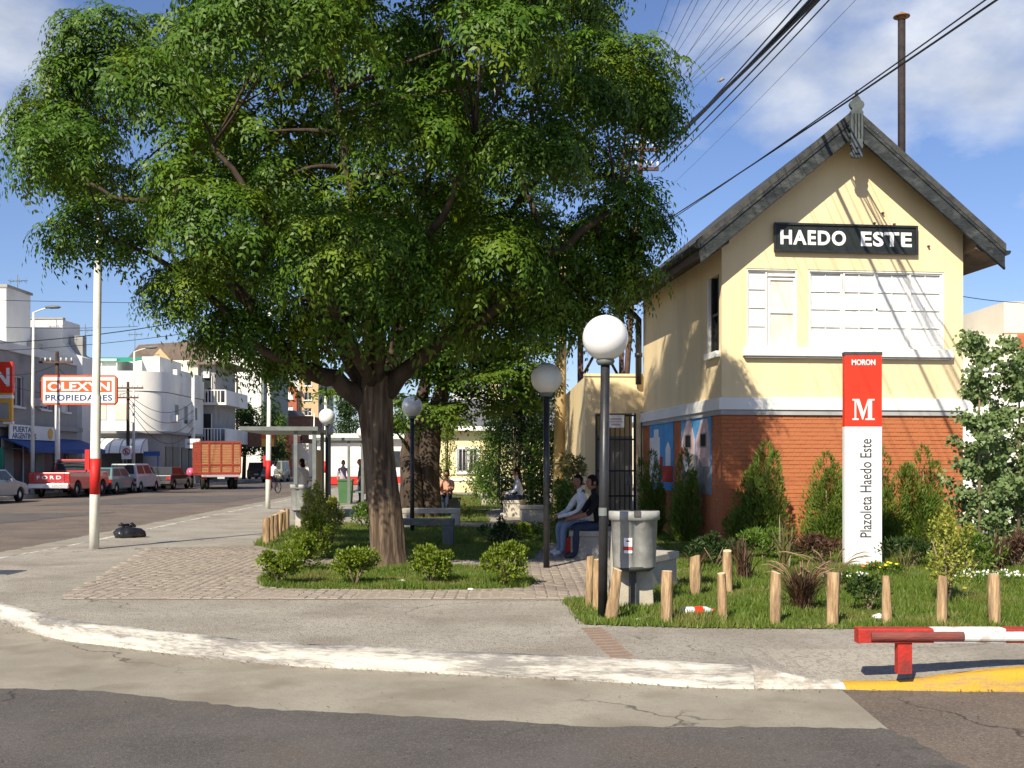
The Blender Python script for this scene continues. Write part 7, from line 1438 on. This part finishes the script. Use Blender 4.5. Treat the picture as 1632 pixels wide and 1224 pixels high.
# ------------------------------------------------------------------ overhead wires
def wire(name, label, a, b_, sag, r, m='wire', group=None, n=22):
    a, b_ = Vector(a), Vector(b_); pts = []
    for i in range(n): t = i / (n - 1); p = a.lerp(b_, t); p.z -= sag * 4 * t * (1 - t); pts.append(p)
    return tag(MB().tube(pts, r, 5, caps=False).build(name, m, fix=False), label, 'cable', group)
def throughp(p, q, Yend):    # extend the straight line p -> q to depth Yend
    p, q = Vector(p), Vector(q); t = (Yend - p.y) / (q.y - p.y); return p + (q - p) * t
# two thick cables crossing in front of the gable
for k, (x0, y0, x1, y1) in enumerate(((1030, 371, 1575, -4), (1030, 376, 1555, -2))):
    a = P(x0, y0, 33); m_ = P(x1, y1, 13.9); e = throughp(a, m_, 4); wire('thick_cable', ('lower' if k == 0 else 'upper') + ' of two thick black cables sweeping across the gable', a, e, .12, .017 if k == 0 else .012)
# bundle from the telegraph pole to the upper right
gw = 'black cables of the steep bundle left of the gable'
for k, (x0, y0, x1, y1, r) in enumerate(((1050, 240, 1284, 0, .026), (1052, 247, 1275, 0, .026), (1048, 252, 1262, 0, .015), (1055, 258, 1290, 0, .018), (1066, 262, 1300, 6, .013), (1046, 243, 1280, 0, .018))):
    a = P(x0 - 12, y0 + 12, 32.5); m_ = P(x1, y1, 17 + .2 * k); wire('black_cable', 'black cable of the steep bundle left of the gable', a, throughp(a, m_, 5), .18, r, group=gw)
gw = 'fine wires of the pale fan beside the treetop'
for k in range(13):
    x1 = 1062 + k * 15.5 + (k % 3) * 3; a = P(992 + k * 3.2, 200 - k * 1.0 + (k % 2) * 26, 33); m_ = P(x1, 0, 19); wire('fine_wire', 'fine wire of the fan of thin wires beside the treetop', a, throughp(a, m_, 6), .1, .005, 'wire_grey', gw)
a = P(1060, 305, 34); wire('fine_wire', 'single faint wire right of the steep cable bundle', a, throughp(a, P(1350, 0, 17), 6), .15, .004, 'wire_grey')
wire('fine_wire', 'short thin wire running off right of the cabin eave', P(1520, 470, 30), P(1700, 483, 34), .1, .012)
bo2 = T('cable_splice', 'small pale splice box on the steep cable bundle', 'cable splice', P(1150, 127, 24)); MB().tube([(-.05, 0, -.03), (.05, 0, .03)], [.03, .035], 8).build('shell', 'concrete_dark', bo2); MB().tube([(-.09, 0, -.05), (-.05, 0, -.03)], .015, 6).build('clamp', 'concrete_dark', bo2)
# left street wires
for k, (p, q, sg, lb) in enumerate((((-20, 478, 50), (560, 482, 60), .1, 'topmost level wire above the left roofs'), ((-30, 548, 45), (600, 440, 40), .5, 'thick wire rising from the left towards the tree'), ((-30, 520, 52), (220, 520, 60), .1, 'level wire across the white blank wall'), ((-30, 560, 44), (600, 470, 50), .5, 'thinner wire rising below the thick one at the left'),
        ((-30, 600, 50), (205, 625, 66), .6, 'sagging wire between the left roofs and the pole by the rounded corner'), ((-30, 590, 50), (91, 580, 57), .4, 'wire to the pole behind the orange sign'), ((91, 585, 57.5), (204, 625, 66), .8, 'wire sagging behind the orange sign'))):
    wire('street_wire', lb, P(*p), P(*q), sg, .02 if k in (1,) else .013)
for k in range(4): wire('street_wire', 'one of the slack wires from the pole to the rounded building front', P(204, 627 + 6 * k, 66), P(308, 640 + 14 * k, 78), 1.0 + .25 * k, .02, group='slack wires before the rounded building')
wire('street_wire', 'thin wire sloping over the cream block towards the tree', P(378, 600, 100), P(560, 560, 80), .4, .02); wire('street_wire', 'thin wire between the far white wall and the tree', P(378, 612, 100), P(520, 640, 120), .6, .02)
